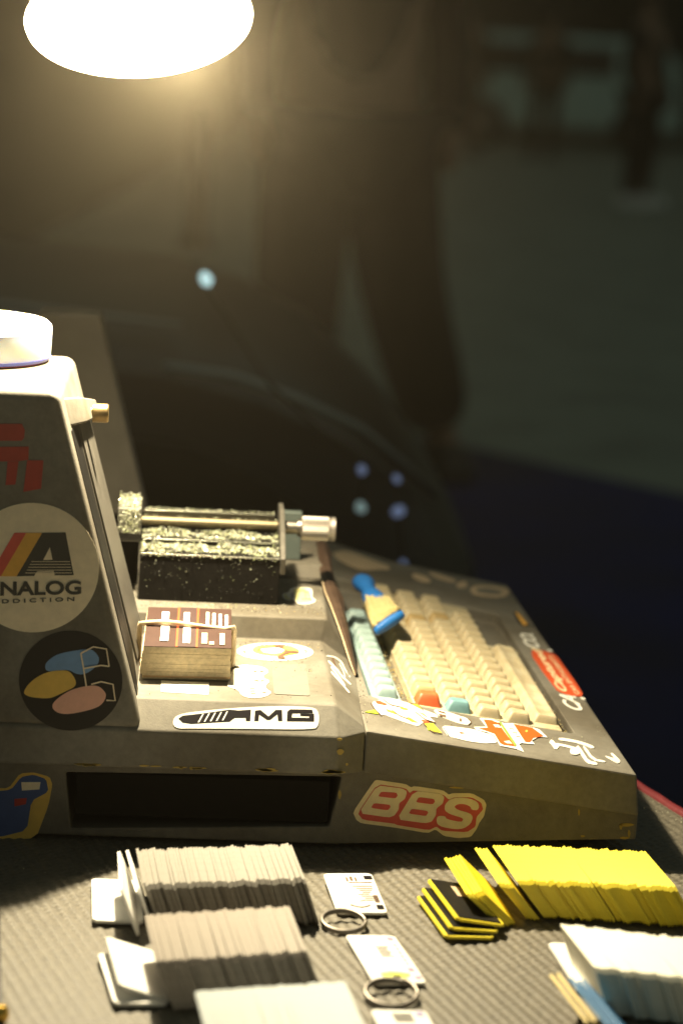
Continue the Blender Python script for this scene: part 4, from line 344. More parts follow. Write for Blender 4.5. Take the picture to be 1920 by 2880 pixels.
('badge_slot','stk_black','kb',[(0.2571,1.73979,0.05684),(0.25954,1.72533,0.05653),(0.268,1.7313,0.05544),(0.26517,1.73855,0.0558),(0.2604,1.77302,0.05642),(0.25793,1.77122,0.05673)]),
('badge_slot','stk_amber','kb',[(0.25946,1.74522,0.05676),(0.26033,1.72726,0.05665),(0.26405,1.73451,0.05617),(0.26113,1.77018,0.05655),(0.25932,1.77128,0.05678)]),
('peeling_silver_sticker','stk_brown','side',[(0.10315,1.48681,0.08515),(0.10571,1.46718,0.0835),(0.10696,1.45826,0.0827),(0.10819,1.45086,0.08189),(0.10945,1.45006,0.08104),(0.11203,1.45505,0.07926),(0.11269,1.45939,0.07879),(0.11208,1.46748,0.07917),(0.11158,1.47451,0.07947),(0.11069,1.4876,0.08002),(0.10986,1.49427,0.08056),(0.10824,1.50107,0.08162),(0.10661,1.50137,0.08273),(0.10337,1.49543,0.08496)]),
('peeling_silver_sticker','stk_white','side',[(0.10093,1.48944,0.08692),(0.10474,1.4988,0.08428),(0.10685,1.50175,0.08283),(0.10935,1.50113,0.08113),(0.11045,1.49753,0.0804),(0.11124,1.48744,0.07991),(0.11204,1.48186,0.0794),(0.11362,1.47516,0.07835),(0.11431,1.47368,0.07789),(0.11478,1.47589,0.07756),(0.11442,1.47883,0.07779),(0.11285,1.48547,0.07883),(0.11205,1.49109,0.07935),(0.11123,1.50135,0.07985),(0.11007,1.50502,0.08063),(0.1074,1.50566,0.08244),(0.10519,1.50264,0.08396),(0.10125,1.493,0.08668),(0.09989,1.48912,0.08762),(0.09972,1.48704,0.08775)]),
('peeling_silver_sticker','stk_white','side',[(0.10098,1.47392,0.08695),(0.10387,1.46991,0.08501),(0.10545,1.46627,0.08395),(0.1073,1.45938,0.08273),(0.10898,1.45609,0.0816),(0.11219,1.45307,0.07943),(0.11342,1.45293,0.07859),(0.11389,1.45551,0.07826),(0.11299,1.45736,0.07886),(0.1098,1.46036,0.08102),(0.10812,1.46365,0.08214),(0.10628,1.47056,0.08337),(0.10469,1.47423,0.08443),(0.10177,1.4783,0.08639),(0.10064,1.47878,0.08716),(0.10017,1.47614,0.08749)]),
('peeling_silver_sticker','stk_white','side',[(0.10208,1.4609,0.08626),(0.10464,1.45169,0.08457),(0.10606,1.44597,0.08363),(0.1078,1.43799,0.08248),(0.10855,1.43614,0.08198),(0.10908,1.43852,0.08162),(0.10867,1.44197,0.08187),(0.10693,1.45002,0.08302),(0.1055,1.45579,0.08397),(0.10294,1.46506,0.08566),(0.10191,1.46733,0.08635),(0.1014,1.46483,0.08671)]),
('peeling_silver_sticker','stk_white','side',[(0.10862,1.48887,0.08169),(0.10978,1.47986,0.08094),(0.11014,1.47352,0.08073),(0.11007,1.46351,0.08082),(0.11016,1.46061,0.08077),(0.11052,1.46184,0.08053),(0.11066,1.46562,0.08041),(0.11073,1.47581,0.08031),(0.11037,1.48227,0.08053),(0.1092,1.4914,0.08128),(0.10869,1.49395,0.08161),(0.10834,1.49241,0.08186)]),
('peeling_silver_sticker','stk_white','side',[(0.10162,1.44661,0.08665),(0.10508,1.43907,0.08433),(0.10712,1.43444,0.08297),(0.10977,1.42805,0.08119),(0.11077,1.42654,0.08052),(0.11114,1.42837,0.08026),(0.11039,1.4311,0.08076),(0.10773,1.43752,0.08253),(0.1057,1.44217,0.0839),(0.10223,1.44974,0.08622),(0.10094,1.45165,0.08708),(0.10058,1.44976,0.08734)]),
('paint_chip','chip_yellow','tower',[(-0.04706,1.3526,0.05098),(-0.04586,1.3526,0.05054),(-0.04466,1.3526,0.0504),(-0.04228,1.3526,0.0504),(-0.04071,1.3526,0.05057),(-0.03835,1.3526,0.0511),(-0.03796,1.3526,0.05136),(-0.03916,1.3526,0.05162),(-0.04045,1.3526,0.05172),(-0.04312,1.3526,0.05175),(-0.04471,1.3526,0.05163),(-0.04677,1.3526,0.05125)]),
('paint_chip','chip_yellow','tower',[(0.09482,1.3526,0.05212),(0.09599,1.3526,0.05178),(0.09716,1.3526,0.05167),(0.09947,1.3526,0.05169),(0.10101,1.3526,0.05184),(0.1033,1.3526,0.05227),(0.10367,1.3526,0.05248),(0.1025,1.3526,0.05268),(0.10124,1.3526,0.05275),(0.09864,1.3526,0.05276),(0.0971,1.3526,0.05266),(0.09509,1.3526,0.05234)]),
('paint_chip','chip_yellow','tower',[(-0.05203,1.3526,0.0513),(-0.05078,1.3526,0.05104),(-0.04954,1.3526,0.05097),(-0.04707,1.3526,0.05101),(-0.04543,1.3526,0.05114),(-0.04297,1.3526,0.05151),(-0.04256,1.3526,0.05168),(-0.04381,1.3526,0.05182),(-0.04515,1.3526,0.05186),(-0.04793,1.3526,0.05184),(-0.04957,1.3526,0.05174),(-0.05172,1.3526,0.05147)]),
('paint_chip','chip_yellow','tower',[(0.09505,1.3526,0.05185),(0.09629,1.3526,0.05144),(0.09751,1.3526,0.05131),(0.09995,1.3526,0.05132),(0.10156,1.3526,0.05149),(0.10397,1.3526,0.05199),(0.10436,1.3526,0.05224),(0.10313,1.3526,0.05248),(0.10181,1.3526,0.05257),(0.09907,1.3526,0.05259),(0.09745,1.3526,0.05247),(0.09534,1.3526,0.05211)]),
('paint_chip','chip_yellow','tower',[(-0.01435,1.3526,0.05173),(-0.01355,1.3526,0.05136),(-0.01276,1.3526,0.05124),(-0.01119,1.3526,0.05122),(-0.01015,1.3526,0.05136),(-0.0086,1.3526,0.05177),(-0.00835,1.3526,0.05198),(-0.00914,1.3526,0.0522),(-0.00999,1.3526,0.05229),(-0.01176,1.3526,0.05233),(-0.0128,1.3526,0.05225),(-0.01416,1.3526,0.05195)]),
('paint_chip','chip_yellow','tower',[(0.09508,1.3526,0.05202),(0.09593,1.3526,0.05159),(0.09677,1.3526,0.05144),(0.09843,1.3526,0.05142),(0.09953,1.3526,0.05157),(0.10117,1.3526,0.05205),(0.10144,1.3526,0.05229),(0.10059,1.3526,0.05255),(0.09968,1.3526,0.05266),(0.09781,1.3526,0.05271),(0.09671,1.3526,0.05262),(0.09527,1.3526,0.05227)]),
('paint_chip','chip_yellow','tower',[(0.05913,1.3526,0.05138),(0.06011,1.3526,0.05107),(0.06108,1.3526,0.05096),(0.06301,1.3526,0.05097),(0.06429,1.3526,0.0511),(0.0662,1.3526,0.0515),(0.06651,1.3526,0.05169),(0.06554,1.3526,0.05188),(0.06449,1.3526,0.05195),(0.06232,1.3526,0.05196),(0.06103,1.3526,0.05187),(0.05936,1.3526,0.05159)]),
('paint_chip','chip_yellow','tower',[(0.015,1.3526,0.05136),(0.01629,1.3526,0.05101),(0.01756,1.3526,0.0509),(0.02011,1.3526,0.05092),(0.0218,1.3526,0.05108),(0.02433,1.3526,0.05154),(0.02475,1.3526,0.05176),(0.02347,1.3526,0.05196),(0.02208,1.3526,0.05203),(0.01921,1.3526,0.05203),(0.01752,1.3526,0.05192),(0.01531,1.3526,0.05159)]),
('paint_chip','chip_yellow','tower',[(0.05725,1.3526,0.05156),(0.05797,1.3526,0.05124),(0.05868,1.3526,0.05113),(0.06009,1.3526,0.05112),(0.06103,1.3526,0.05124),(0.06242,1.3526,0.05161),(0.06265,1.3526,0.0518),(0.06193,1.3526,0.05199),(0.06116,1.3526,0.05207),(0.05957,1.3526,0.0521),(0.05864,1.3526,0.05203),(0.05741,1.3526,0.05176)]),
('paint_chip','chip_yellow','tower',[(-0.04276,1.3526,0.05124),(-0.04187,1.3526,0.05076),(-0.04099,1.3526,0.05059),(-0.03925,1.3526,0.05056),(-0.03809,1.3526,0.05073),(-0.03637,1.3526,0.05126),(-0.03609,1.3526,0.05154),(-0.03697,1.3526,0.05183),(-0.03792,1.3526,0.05195),(-0.03988,1.3526,0.05202),(-0.04104,1.3526,0.05192),(-0.04255,1.3526,0.05153)]),
('paint_chip','chip_yellow','tower',[(-0.00803,1.3526,0.05171),(-0.00713,1.3526,0.05145),(-0.00624,1.3526,0.05136),(-0.00447,1.3526,0.05138),(-0.00329,1.3526,0.05149),(-0.00152,1.3526,0.05183),(-0.00123,1.3526,0.05199),(-0.00213,1.3526,0.05214),(-0.00309,1.3526,0.0522),(-0.00509,1.3526,0.0522),(-0.00627,1.3526,0.05212),(-0.00782,1.3526,0.05188)]),
('paint_chip','chip_yellow','tower',[(-0.04715,1.3526,0.05072),(-0.04651,1.3526,0.05031),(-0.04587,1.3526,0.05016),(-0.04461,1.3526,0.05013),(-0.04378,1.3526,0.05026),(-0.04254,1.3526,0.0507),(-0.04233,1.3526,0.05093),(-0.04297,1.3526,0.05119),(-0.04366,1.3526,0.05129),(-0.04508,1.3526,0.05136),(-0.04591,1.3526,0.05128),(-0.047,1.3526,0.05096)]),
('paint_chip','chip_yellow','tower',[(0.09857,1.3526,0.05198),(0.09949,1.3526,0.05149),(0.10039,1.3526,0.05132),(0.10218,1.3526,0.05129),(0.10336,1.3526,0.05146),(0.10512,1.3526,0.052),(0.1054,1.3526,0.05228),(0.10449,1.3526,0.05258),(0.10352,1.3526,0.0527),(0.1015,1.3526,0.05277),(0.10032,1.3526,0.05266),(0.09878,1.3526,0.05227)]),
('paint_chip','chip_yellow','tower',[(0.0168,1.3526,0.05117),(0.01754,1.3526,0.05081),(0.01828,1.3526,0.05068),(0.01974,1.3526,0.05066),(0.0207,1.3526,0.05079),(0.02214,1.3526,0.05121),(0.02238,1.3526,0.05142),(0.02164,1.3526,0.05164),(0.02084,1.3526,0.05173),(0.0192,1.3526,0.05177),(0.01823,1.3526,0.05169),(0.01697,1.3526,0.05139)]),
('paint_chip','chip_yellow','tower',[(0.05798,1.3526,0.05224),(0.05891,1.3526,0.05172),(0.05983,1.3526,0.05154),(0.06165,1.3526,0.05151),(0.06286,1.3526,0.05168),(0.06465,1.3526,0.05225),(0.06494,1.3526,0.05255),(0.06401,1.3526,0.05287),(0.06302,1.3526,0.053),(0.06097,1.3526,0.05307),(0.05976,1.3526,0.05296),(0.05819,1.3526,0.05255)]),
('paint_chip','chip_yellow','tower',[(0.05595,1.3526,0.05175),(0.05655,1.3526,0.05128),(0.05714,1.3526,0.05111),(0.05829,1.3526,0.05106),(0.05905,1.3526,0.05121),(0.06017,1.3526,0.0517),(0.06035,1.3526,0.05196),(0.05976,1.3526,0.05225),(0.05913,1.3526,0.05238),(0.05784,1.3526,0.05246),(0.05707,1.3526,0.05237),(0.05608,1.3526,0.05203)]),
('paint_chip','chip_yellow','tower',[(0.09438,1.3526,0.05223),(0.09529,1.3526,0.0519),(0.0962,1.3526,0.05179),(0.09799,1.3526,0.05179),(0.09918,1.3526,0.05193),(0.10096,1.3526,0.05232),(0.10125,1.3526,0.05251),(0.10034,1.3526,0.05271),(0.09936,1.3526,0.05278),(0.09734,1.3526,0.05281),(0.09615,1.3526,0.05272),(0.09459,1.3526,0.05243)]),
('paint_chip','chip_yellow','tower',[(0.09269,1.3526,0.0524),(0.09383,1.3526,0.05174),(0.09495,1.3526,0.05151),(0.09717,1.3526,0.05147),(0.09864,1.3526,0.05169),(0.10082,1.3526,0.0524),(0.10117,1.3526,0.05278),(0.10004,1.3526,0.05318),(0.09883,1.3526,0.05335),(0.09633,1.3526,0.05344),(0.09486,1.3526,0.05331),(0.09294,1.3526,0.05279)]),
('paint_chip','chip_yellow','tower',[(0.05664,1.3526,0.05208),(0.05714,1.3526,0.05163),(0.05763,1.3526,0.05147),(0.0586,1.3526,0.05142),(0.05924,1.3526,0.05155),(0.06019,1.3526,0.05201),(0.06034,1.3526,0.05226),(0.05984,1.3526,0.05254),(0.05931,1.3526,0.05266),(0.05822,1.3526,0.05275),(0.05757,1.3526,0.05267),(0.05674,1.3526,0.05234)]),
('paint_chip','chip_yellow','tower',[(0.00483,1.3526,0.05147),(0.00599,1.3526,0.05115),(0.00713,1.3526,0.05106),(0.00942,1.3526,0.05108),(0.01093,1.3526,0.05122),(0.0132,1.3526,0.05163),(0.01357,1.3526,0.05182),(0.01242,1.3526,0.05201),(0.01118,1.3526,0.05207),(0.00861,1.3526,0.05207),(0.0071,1.3526,0.05197),(0.00511,1.3526,0.05167)]),
('paint_chip','chip_yellow','tower',[(0.01473,1.3526,0.05137),(0.01509,1.3526,0.05069),(0.01543,1.3526,0.05043),(0.01609,1.3526,0.05033),(0.01653,1.3526,0.05052),(0.01716,1.3526,0.05117),(0.01725,1.3526,0.05153),(0.0169,1.3526,0.05195),(0.01654,1.3526,0.05215),(0.01579,1.3526,0.05231),(0.01535,1.3526,0.05221),(0.01479,1.3526,0.05175)]),
('paint_chip','chip_yellow','tower',[(0.05571,1.3526,0.05155),(0.05667,1.3526,0.05096),(0.05762,1.3526,0.05075),(0.05949,1.3526,0.05071),(0.06073,1.3526,0.0509),(0.06257,1.3526,0.05154),(0.06286,1.3526,0.05188),(0.06191,1.3526,0.05224),(0.06089,1.3526,0.05239),(0.05878,1.3526,0.05249),(0.05754,1.3526,0.05236),(0.05592,1.3526,0.0519)]),
('paint_chip','chip_yellow','tower',[(0.0528,1.3526,0.0518),(0.05374,1.3526,0.05143),(0.05468,1.3526,0.05131),(0.05653,1.3526,0.0513),(0.05776,1.3526,0.05144),(0.0596,1.3526,0.05188),(0.05989,1.3526,0.0521),(0.05895,1.3526,0.05233),(0.05795,1.3526,0.05241),(0.05586,1.3526,0.05245),(0.05463,1.3526,0.05235),(0.05302,1.3526,0.05203)]),
('paint_chip','chip_yellow','tower',[(0.09193,1.3526,0.05167),(0.09314,1.3526,0.05101),(0.09433,1.3526,0.05077),(0.09669,1.3526,0.05073),(0.09824,1.3526,0.05096),(0.10056,1.3526,0.05169),(0.10093,1.3526,0.05206),(0.09973,1.3526,0.05247),(0.09845,1.3526,0.05263),(0.0958,1.3526,0.05273),(0.09424,1.3526,0.05259),(0.09221,1.3526,0.05206)]),
('paint_chip','chip_yellow','tower',[(0.09294,1.3526,0.05177),(0.09393,1.3526,0.0513),(0.0949,1.3526,0.05113),(0.09682,1.3526,0.05111),(0.09809,1.3526,0.05128),(0.09998,1.3526,0.05181),(0.10029,1.3526,0.05208),(0.09931,1.3526,0.05237),(0.09826,1.3526,0.05248),(0.0961,1.3526,0.05254),(0.09483,1.3526,0.05243),(0.09317,1.3526,0.05205)]),
('paint_chip','chip_yellow','tower',[(0.0536,1.3526,0.05214),(0.05415,1.3526,0.05186),(0.0547,1.3526,0.05176),(0.05578,1.3526,0.05175),(0.05649,1.3526,0.05185),(0.05756,1.3526,0.05216),(0.05773,1.3526,0.05232),(0.05718,1.3526,0.05249),(0.05659,1.3526,0.05255),(0.05538,1.3526,0.05259),(0.05466,1.3526,0.05253),(0.05372,1.3526,0.0523)]),
('paint_chip','chip_yellow','tower',[(0.1009,1.3526,0.05213),(0.10125,1.3526,0.05154),(0.10157,1.3526,0.05132),(0.1022,1.3526,0.05123),(0.10261,1.3526,0.05139),(0.1032,1.3526,0.05196),(0.10329,1.3526,0.05227),(0.10296,1.3526,0.05264),(0.10261,1.3526,0.05281),(0.1019,1.3526,0.05295),(0.10149,1.3526,0.05286),(0.10096,1.3526,0.05246)]),
('paint_chip','chip_yellow','tower',[(0.09447,1.3526,0.0524),(0.09569,1.3526,0.05211),(0.09691,1.3526,0.05203),(0.09933,1.3526,0.05206),(0.10093,1.3526,0.0522),(0.10333,1.3526,0.05259),(0.10372,1.3526,0.05277),(0.1025,1.3526,0.05294),(0.10119,1.3526,0.05299),(0.09847,1.3526,0.05298),(0.09686,1.3526,0.05288),(0.09476,1.3526,0.05259)]),
('paint_chip','chip_yellow','tower',[(-0.05061,1.3526,0.05125),(-0.05011,1.3526,0.05077),(-0.04961,1.3526,0.05058),(-0.04863,1.3526,0.05053),(-0.04798,1.3526,0.05067),(-0.04702,1.3526,0.05117),(-0.04687,1.3526,0.05144),(-0.04737,1.3526,0.05174),(-0.0479,1.3526,0.05188),(-0.04901,1.3526,0.05198),(-0.04966,1.3526,0.05189),(-0.0505,1.3526,0.05154)]),
('paint_chip','chip_yellow','tower',[(0.00891,1.3526,0.05128),(0.00924,1.3526,0.05075),(0.00955,1.3526,0.05054),(0.01016,1.3526,0.05046),(0.01056,1.3526,0.05061),(0.01115,1.3526,0.05113),(0.01124,1.3526,0.05142),(0.01092,1.3526,0.05176),(0.01058,1.3526,0.05191),(0.00989,1.3526,0.05204),(0.00949,1.3526,0.05196),(0.00897,1.3526,0.05159)]),
('paint_chip','chip_yellow','tower',[(0.09459,1.3526,0.05251),(0.09524,1.3526,0.0519),(0.09588,1.3526,0.05167),(0.09712,1.3526,0.0516),(0.09794,1.3526,0.05179),(0.09915,1.3526,0.05241),(0.09934,1.3526,0.05274),(0.0987,1.3526,0.05312),(0.09801,1.3526,0.05329),(0.09661,1.3526,0.05341),(0.09579,1.3526,0.0533),(0.09472,1.3526,0.05286)]),
('paint_chip','chip_yellow','tower',[(0.09079,1.3526,0.05159),(0.09196,1.3526,0.05131),(0.09311,1.3526,0.05123),(0.09541,1.3526,0.05125),(0.09694,1.3526,0.05139),(0.09922,1.3526,0.05176),(0.09959,1.3526,0.05194),(0.09843,1.3526,0.0521),(0.09718,1.3526,0.05216),(0.0946,1.3526,0.05215),(0.09307,1.3526,0.05205),(0.09107,1.3526,0.05177)]),
('paint_chip','chip_yellow','tower',[(0.09516,1.3526,0.05201),(0.09583,1.3526,0.05167),(0.0965,1.3526,0.05155),(0.09782,1.3526,0.05154),(0.09869,1.3526,0.05166),(0.09999,1.3526,0.05204),(0.1002,1.3526,0.05223),(0.09953,1.3526,0.05244),(0.09881,1.3526,0.05253),(0.09732,1.3526,0.05257),(0.09645,1.3526,0.05249),(0.09531,1.3526,0.05222)]),
('paint_chip','chip_yellow','tower',[(0.09741,1.3526,0.05182),(0.09829,1.3526,0.05155),(0.09916,1.3526,0.05146),(0.10089,1.3526,0.05147),(0.10203,1.3526,0.05159),(0.10374,1.3526,0.05192),(0.10402,1.3526,0.05209),(0.10315,1.3526,0.05225),(0.10221,1.3526,0.05231),(0.10026,1.3526,0.05232),(0.09912,1.3526,0.05224),(0.09762,1.3526,0.05199)]),
('paint_chip','chip_yellow','tower',[(0.09967,1.3526,0.06442),(0.10029,1.3526,0.06317),(0.10086,1.3526,0.06269),(0.10197,1.3526,0.0625),(0.10268,1.3526,0.06284),(0.10371,1.3526,0.06403),(0.10385,1.3526,0.0647),(0.10326,1.3526,0.06549),(0.10265,1.3526,0.06585),(0.1014,1.3526,0.06615),(0.10068,1.3526,0.06597),(0.09977,1.3526,0.06512)]),
('paint_chip','chip_yellow','tower',[(0.09942,1.3526,0.07184),(0.09985,1.3526,0.07129),(0.10026,1.3526,0.07108),(0.10106,1.3526,0.07101),(0.10158,1.3526,0.07116),(0.10235,1.3526,0.07171),(0.10246,1.3526,0.072),(0.10205,1.3526,0.07235),(0.10161,1.3526,0.0725),(0.1007,1.3526,0.07262),(0.10018,1.3526,0.07253),(0.0995,1.3526,0.07215)]),
('paint_chip','chip_yellow','tower',[(0.10515,1.3526,0.05702),(0.10538,1.3526,0.05646),(0.10559,1.3526,0.05625),(0.10599,1.3526,0.05616),(0.10625,1.3526,0.05631),(0.10662,1.3526,0.05684),(0.10667,1.3526,0.05713),(0.10645,1.3526,0.05748),(0.10623,1.3526,0.05765),(0.10577,1.3526,0.05778),(0.10551,1.3526,0.05771),(0.10518,1.3526,0.05733)]),
('paint_chip','chip_yellow','base',[(0.27239,1.3706,0.02033),(0.27357,1.3706,0.01964),(0.27473,1.3706,0.01939),(0.277,1.3706,0.01934),(0.27849,1.3706,0.01957),(0.2807,1.3706,0.02031),(0.28105,1.3706,0.0207),(0.27988,1.3706,0.02113),(0.27864,1.3706,0.0213),(0.27608,1.3706,0.02141),(0.27458,1.3706,0.02127),(0.27264,1.3706,0.02074)]),
('paint_chip','chip_yellow','base',[(0.27217,1.3706,0.01928),(0.27253,1.3706,0.01798),(0.27283,1.3706,0.01747),(0.27336,1.3706,0.01725),(0.27368,1.3706,0.01758),(0.2741,1.3706,0.01879),(0.27413,1.3706,0.01947),(0.27381,1.3706,0.0203),(0.2735,1.3706,0.02069),(0.2729,1.3706,0.02102),(0.27257,1.3706,0.02085),(0.27218,1.3706,0.02)]),
('paint_chip','chip_yellow','base',[(0.27764,1.3706,0.01509),(0.27798,1.3706,0.01335),(0.27824,1.3706,0.01266),(0.27867,1.3706,0.01236),(0.27891,1.3706,0.01279),(0.2792,1.3706,0.0144),(0.2792,1.3706,0.01531),(0.27891,1.3706,0.01642),(0.27864,1.3706,0.01694),(0.27814,1.3706,0.0174),(0.27789,1.3706,0.01718),(0.27761,1.3706,0.01605)]),
('paint_chip','chip_yellow','base',[(0.27309,1.3706,0.01212),(0.27386,1.3706,0.01157),(0.2746,1.3706,0.01136),(0.27605,1.3706,0.0113),(0.277,1.3706,0.01148),(0.2784,1.3706,0.01206),(0.27861,1.3706,0.01237),(0.27786,1.3706,0.01272),(0.27707,1.3706,0.01287),(0.27544,1.3706,0.01297),(0.27448,1.3706,0.01287),(0.27325,1.3706,0.01245)]),
('paint_chip','chip_yellow','base',[(0.24668,1.3706,0.02725),(0.24694,1.3706,0.0258),(0.24714,1.3706,0.02523),(0.24746,1.3706,0.02498),(0.24764,1.3706,0.02534),(0.24785,1.3706,0.02667),(0.24785,1.3706,0.02742),(0.24762,1.3706,0.02834),(0.24743,1.3706,0.02878),(0.24705,1.3706,0.02916),(0.24686,1.3706,0.02898),(0.24666,1.3706,0.02804)]),
('paint_chip','chip_yellow','base',[(0.24934,1.3706,0.01238),(0.24973,1.3706,0.01196),(0.25011,1.3706,0.0118),(0.25083,1.3706,0.01174),(0.2513,1.3706,0.01186),(0.25199,1.3706,0.01229),(0.25209,1.3706,0.01252),(0.25171,1.3706,0.01278),(0.25131,1.3706,0.0129),(0.2505,1.3706,0.01299),(0.25002,1.3706,0.01292),(0.24941,1.3706,0.01262)]),
('paint_chip','chip_yellow','base',[(0.10316,1.3706,0.03314),(0.10352,1.3706,0.03113),(0.10382,1.3706,0.03034),(0.10435,1.3706,0.02999),(0.10466,1.3706,0.03049),(0.10506,1.3706,0.03235),(0.10509,1.3706,0.03339),(0.10476,1.3706,0.03467),(0.10446,1.3706,0.03527),(0.10386,1.3706,0.0358),(0.10353,1.3706,0.03554),(0.10316,1.3706,0.03424)]),
('paint_chip','chip_yellow','base',[(0.16875,1.3706,0.03972),(0.1703,1.3706,0.03934),(0.17184,1.3706,0.03922),(0.17489,1.3706,0.03926),(0.17691,1.3706,0.03944),(0.17994,1.3706,0.03994),(0.18043,1.3706,0.04018),(0.17889,1.3706,0.0404),(0.17723,1.3706,0.04047),(0.17379,1.3706,0.04047),(0.17176,1.3706,0.04034),(0.16912,1.3706,0.03997)]),
]
TEXTS = [
('round_logo_sticker', 'stk_dark', 'ANALOG', 0.03, (-0.10696, 1.35216, 0.14867), (-0.05119, 1.35216, 0.15194), (-0.10718, 1.35216, 0.1569)),
('round_logo_sticker', 'stk_dark', 'A D D I C T I O N', 0.01, (-0.10204, 1.35216, 0.14442), (-0.05495, 1.35216, 0.14796), (-0.10211, 1.35216, 0.14677)),
('white_edge_lettering', 'stk_white', 'CA', 0.02, (0.26806, 1.49351, 0.05543), (0.26889, 1.53282, 0.05533), (0.25661, 1.50237, 0.0569)),
('white_edge_word', 'stk_white', 'CO.', 0.02, (0.26331, 1.65804, 0.05604), (0.26393, 1.7048, 0.05596), (0.25247, 1.6627, 0.05744)),
('orange_script_sticker', 'stk_cream', 'Captured', 0.02, (0.267, 1.5384, 0.05579), (0.26428, 1.65119, 0.05614), (0.25844, 1.54464, 0.05689)),
('orange_script_sticker', 'stk_cream', 'CAR ENTHUSIASTS', 0, (0.27291, 1.54092, 0.05503), (0.26903, 1.64128, 0.05553), (0.26937, 1.53987, 0.05549)),
]
NORMALS = {'tower': (0.0, -1.0, 0.0), 'facet': (0.0, -0.70711, 0.70711), 'deck': (0.0, 0.0, 1.0), 'led': (0.0, 0.0, 1.0), 'kb': (0.1275, -0.0, 0.99184), 'base': (0.0, -1.0, 0.0), 'table': (0.0, 0.0, 1.0), 'side': (0.56224, 0.0039, 0.82697)}
# ================================================================ the place behind: paving, building, cars
ASPH = M('asphalt', (.30, .33, .27), .9, var=.35, scale=3, bump=.4, bscale=60)
PAV = M('navy_paint', (.003, .003, .006), .3, coat=.08, spec=.12)
def poly_prism(name, pts, z0, z1, mat, parent=None, bevel=.002):
    return loft(name, [[(x, y, z0) for x, y in pts], [(x, y, z1) for x, y in pts]], mat, parent, bevel)
def struct(o): o['kind'] = 'structure'; return o
GZ = -.6
struct(mesh('ground', [(-28, -2.2, GZ), (28, -2.2, GZ), (28, 54, GZ), (-28, 54, GZ)], [(0, 1, 2, 3)], ASPH))
bw = thing('building', (0, 46, GZ), 'dark unlit building wall far behind the parked cars', 'building')
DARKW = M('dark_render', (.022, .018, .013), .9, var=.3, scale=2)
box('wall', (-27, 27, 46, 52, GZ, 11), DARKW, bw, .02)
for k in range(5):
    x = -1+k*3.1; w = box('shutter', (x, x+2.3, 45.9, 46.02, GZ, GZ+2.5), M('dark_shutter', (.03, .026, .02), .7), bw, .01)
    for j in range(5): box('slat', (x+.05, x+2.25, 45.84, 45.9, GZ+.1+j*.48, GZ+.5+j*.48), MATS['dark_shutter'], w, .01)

# pale car far behind
PALE = M('pale_teal_paint', (.75, .96, .88), .5, coat=.1, var=.05, scale=2)
GLASSD = M('dark_car_glass', (.012, .014, .014), .08, spec=.6)
pc = thing('parked_car', (5, 33, GZ), 'pale teal van parked far behind at the top right', 'van')
prof = [(3.30, .0+GZ+.32), (3.28, GZ+.85), (3.42, GZ+1.30), (3.75, GZ+1.52), (6.2, GZ+1.52), (6.5, GZ+1.2), (6.55, GZ+.32)]
loft('body', [[(x, y, z) for x, z in prof] for y in (32.6, 34.3)], PALE, pc, .06, 3)
for x0, x1 in ((3.62, 4.55), (4.7, 5.6), (5.72, 6.3)):
    w = box('window', (x0, x1, 32.56, 32.7, GZ+1.02, GZ+1.40), GLASSD, pc, .02)
for x in (3.85, 5.95):
    w = lathe('wheel', (x, 32.52, GZ+.33), (0, 1, 0), [(0, .22), (.02, .33), (.2, .33)], BLACKP, pc, 24)
    lathe('rim', (x, 32.49, GZ+.33), (0, 1, 0), [(0, .05), (.01, .2), (.05, .21)], STEEL, w, 20)
box('bumper', (3.22, 3.4, 32.55, 34.2, GZ+.3, GZ+.52), MATS['dark_shutter'], pc, .03)

# dark car behind the table: bonnet falling away to the nose on the right
dc = thing('parked_car', (-.5, 3.5, GZ), 'glossy black car nose parked behind the machine', 'car')
def yz_loop(x, zs, zt, yn, yf):   # rounded cross section, flat bonnet with soft shoulders
    c = min(.16, (zt-zs)*.45)
    return [(x, yn+.03, zs), (x, yn, zs+(zt-zs)*.45), (x, yn+.02, zt-c), (x, yn+c*.6, zt-c*.35), (x, yn+c*1.6, zt-.02), (x, (yn+yf)/2, zt), (x, yf-c*1.6, zt-.02), (x, yf-c*.6, zt-c*.35), (x, yf-.02, zt-c), (x, yf, zs+(zt-zs)*.45), (x, yf-.03, zs)]
loft('body', [yz_loop(x, GZ+b_, z, yn, yf) for x, b_, z, yn, yf in ((-2.6, .2, .20, 2.75, 4.35), (-1.2, .2, .19, 2.72, 4.38), (-.55, .19, .165, 2.72, 4.38), (-.2, .18, .150, 2.72, 4.38), (-.02, .18, .138, 2.73, 4.37), (.10, .18, .108, 2.75, 4.35), (.20, .18, .062, 2.79, 4.3), (.29, .19, -.008, 2.88, 4.2), (.36, .2, -.095, 3.0, 4.1), (.41, .22, -.18, 3.15, 3.95), (.43, .25, -.26, 3.3, 3.8))], PAV, dc, .008, 2, True)
cab = loft('cabin', [[(x, y, z) for y, z in ((2.85+t, z0-.02), (3.0+t, z1), (3.55, z1+.04), (4.1-t, z1), (4.25-t, z0-.02))] for x, z0, z1, t in ((-.72, .17, .19, 0), (-1.05, .18, .42, .06), (-1.5, .19, .60, .1), (-2.4, .19, .60, .1))], GLASSD, dc, .02, 2, True)
CHR = M('glint_chrome', (.30, .34, .34), .3, metal=1)
tube('glint_strip', [(-.02, 2.80, .098), (.06, 2.80, .090), (.14, 2.83, .062), (.22, 2.88, .022), (.28, 2.94, -.03), (.33, 3.02, -.08)], .006, CHR, dc)  # added chrome strips imitate highlight streaks along the bonnet
tube('glint_strip', [(-.5, 3.0, .152), (-.2, 2.98, .14), (.0, 2.98, .125)], .005, CHR, dc)
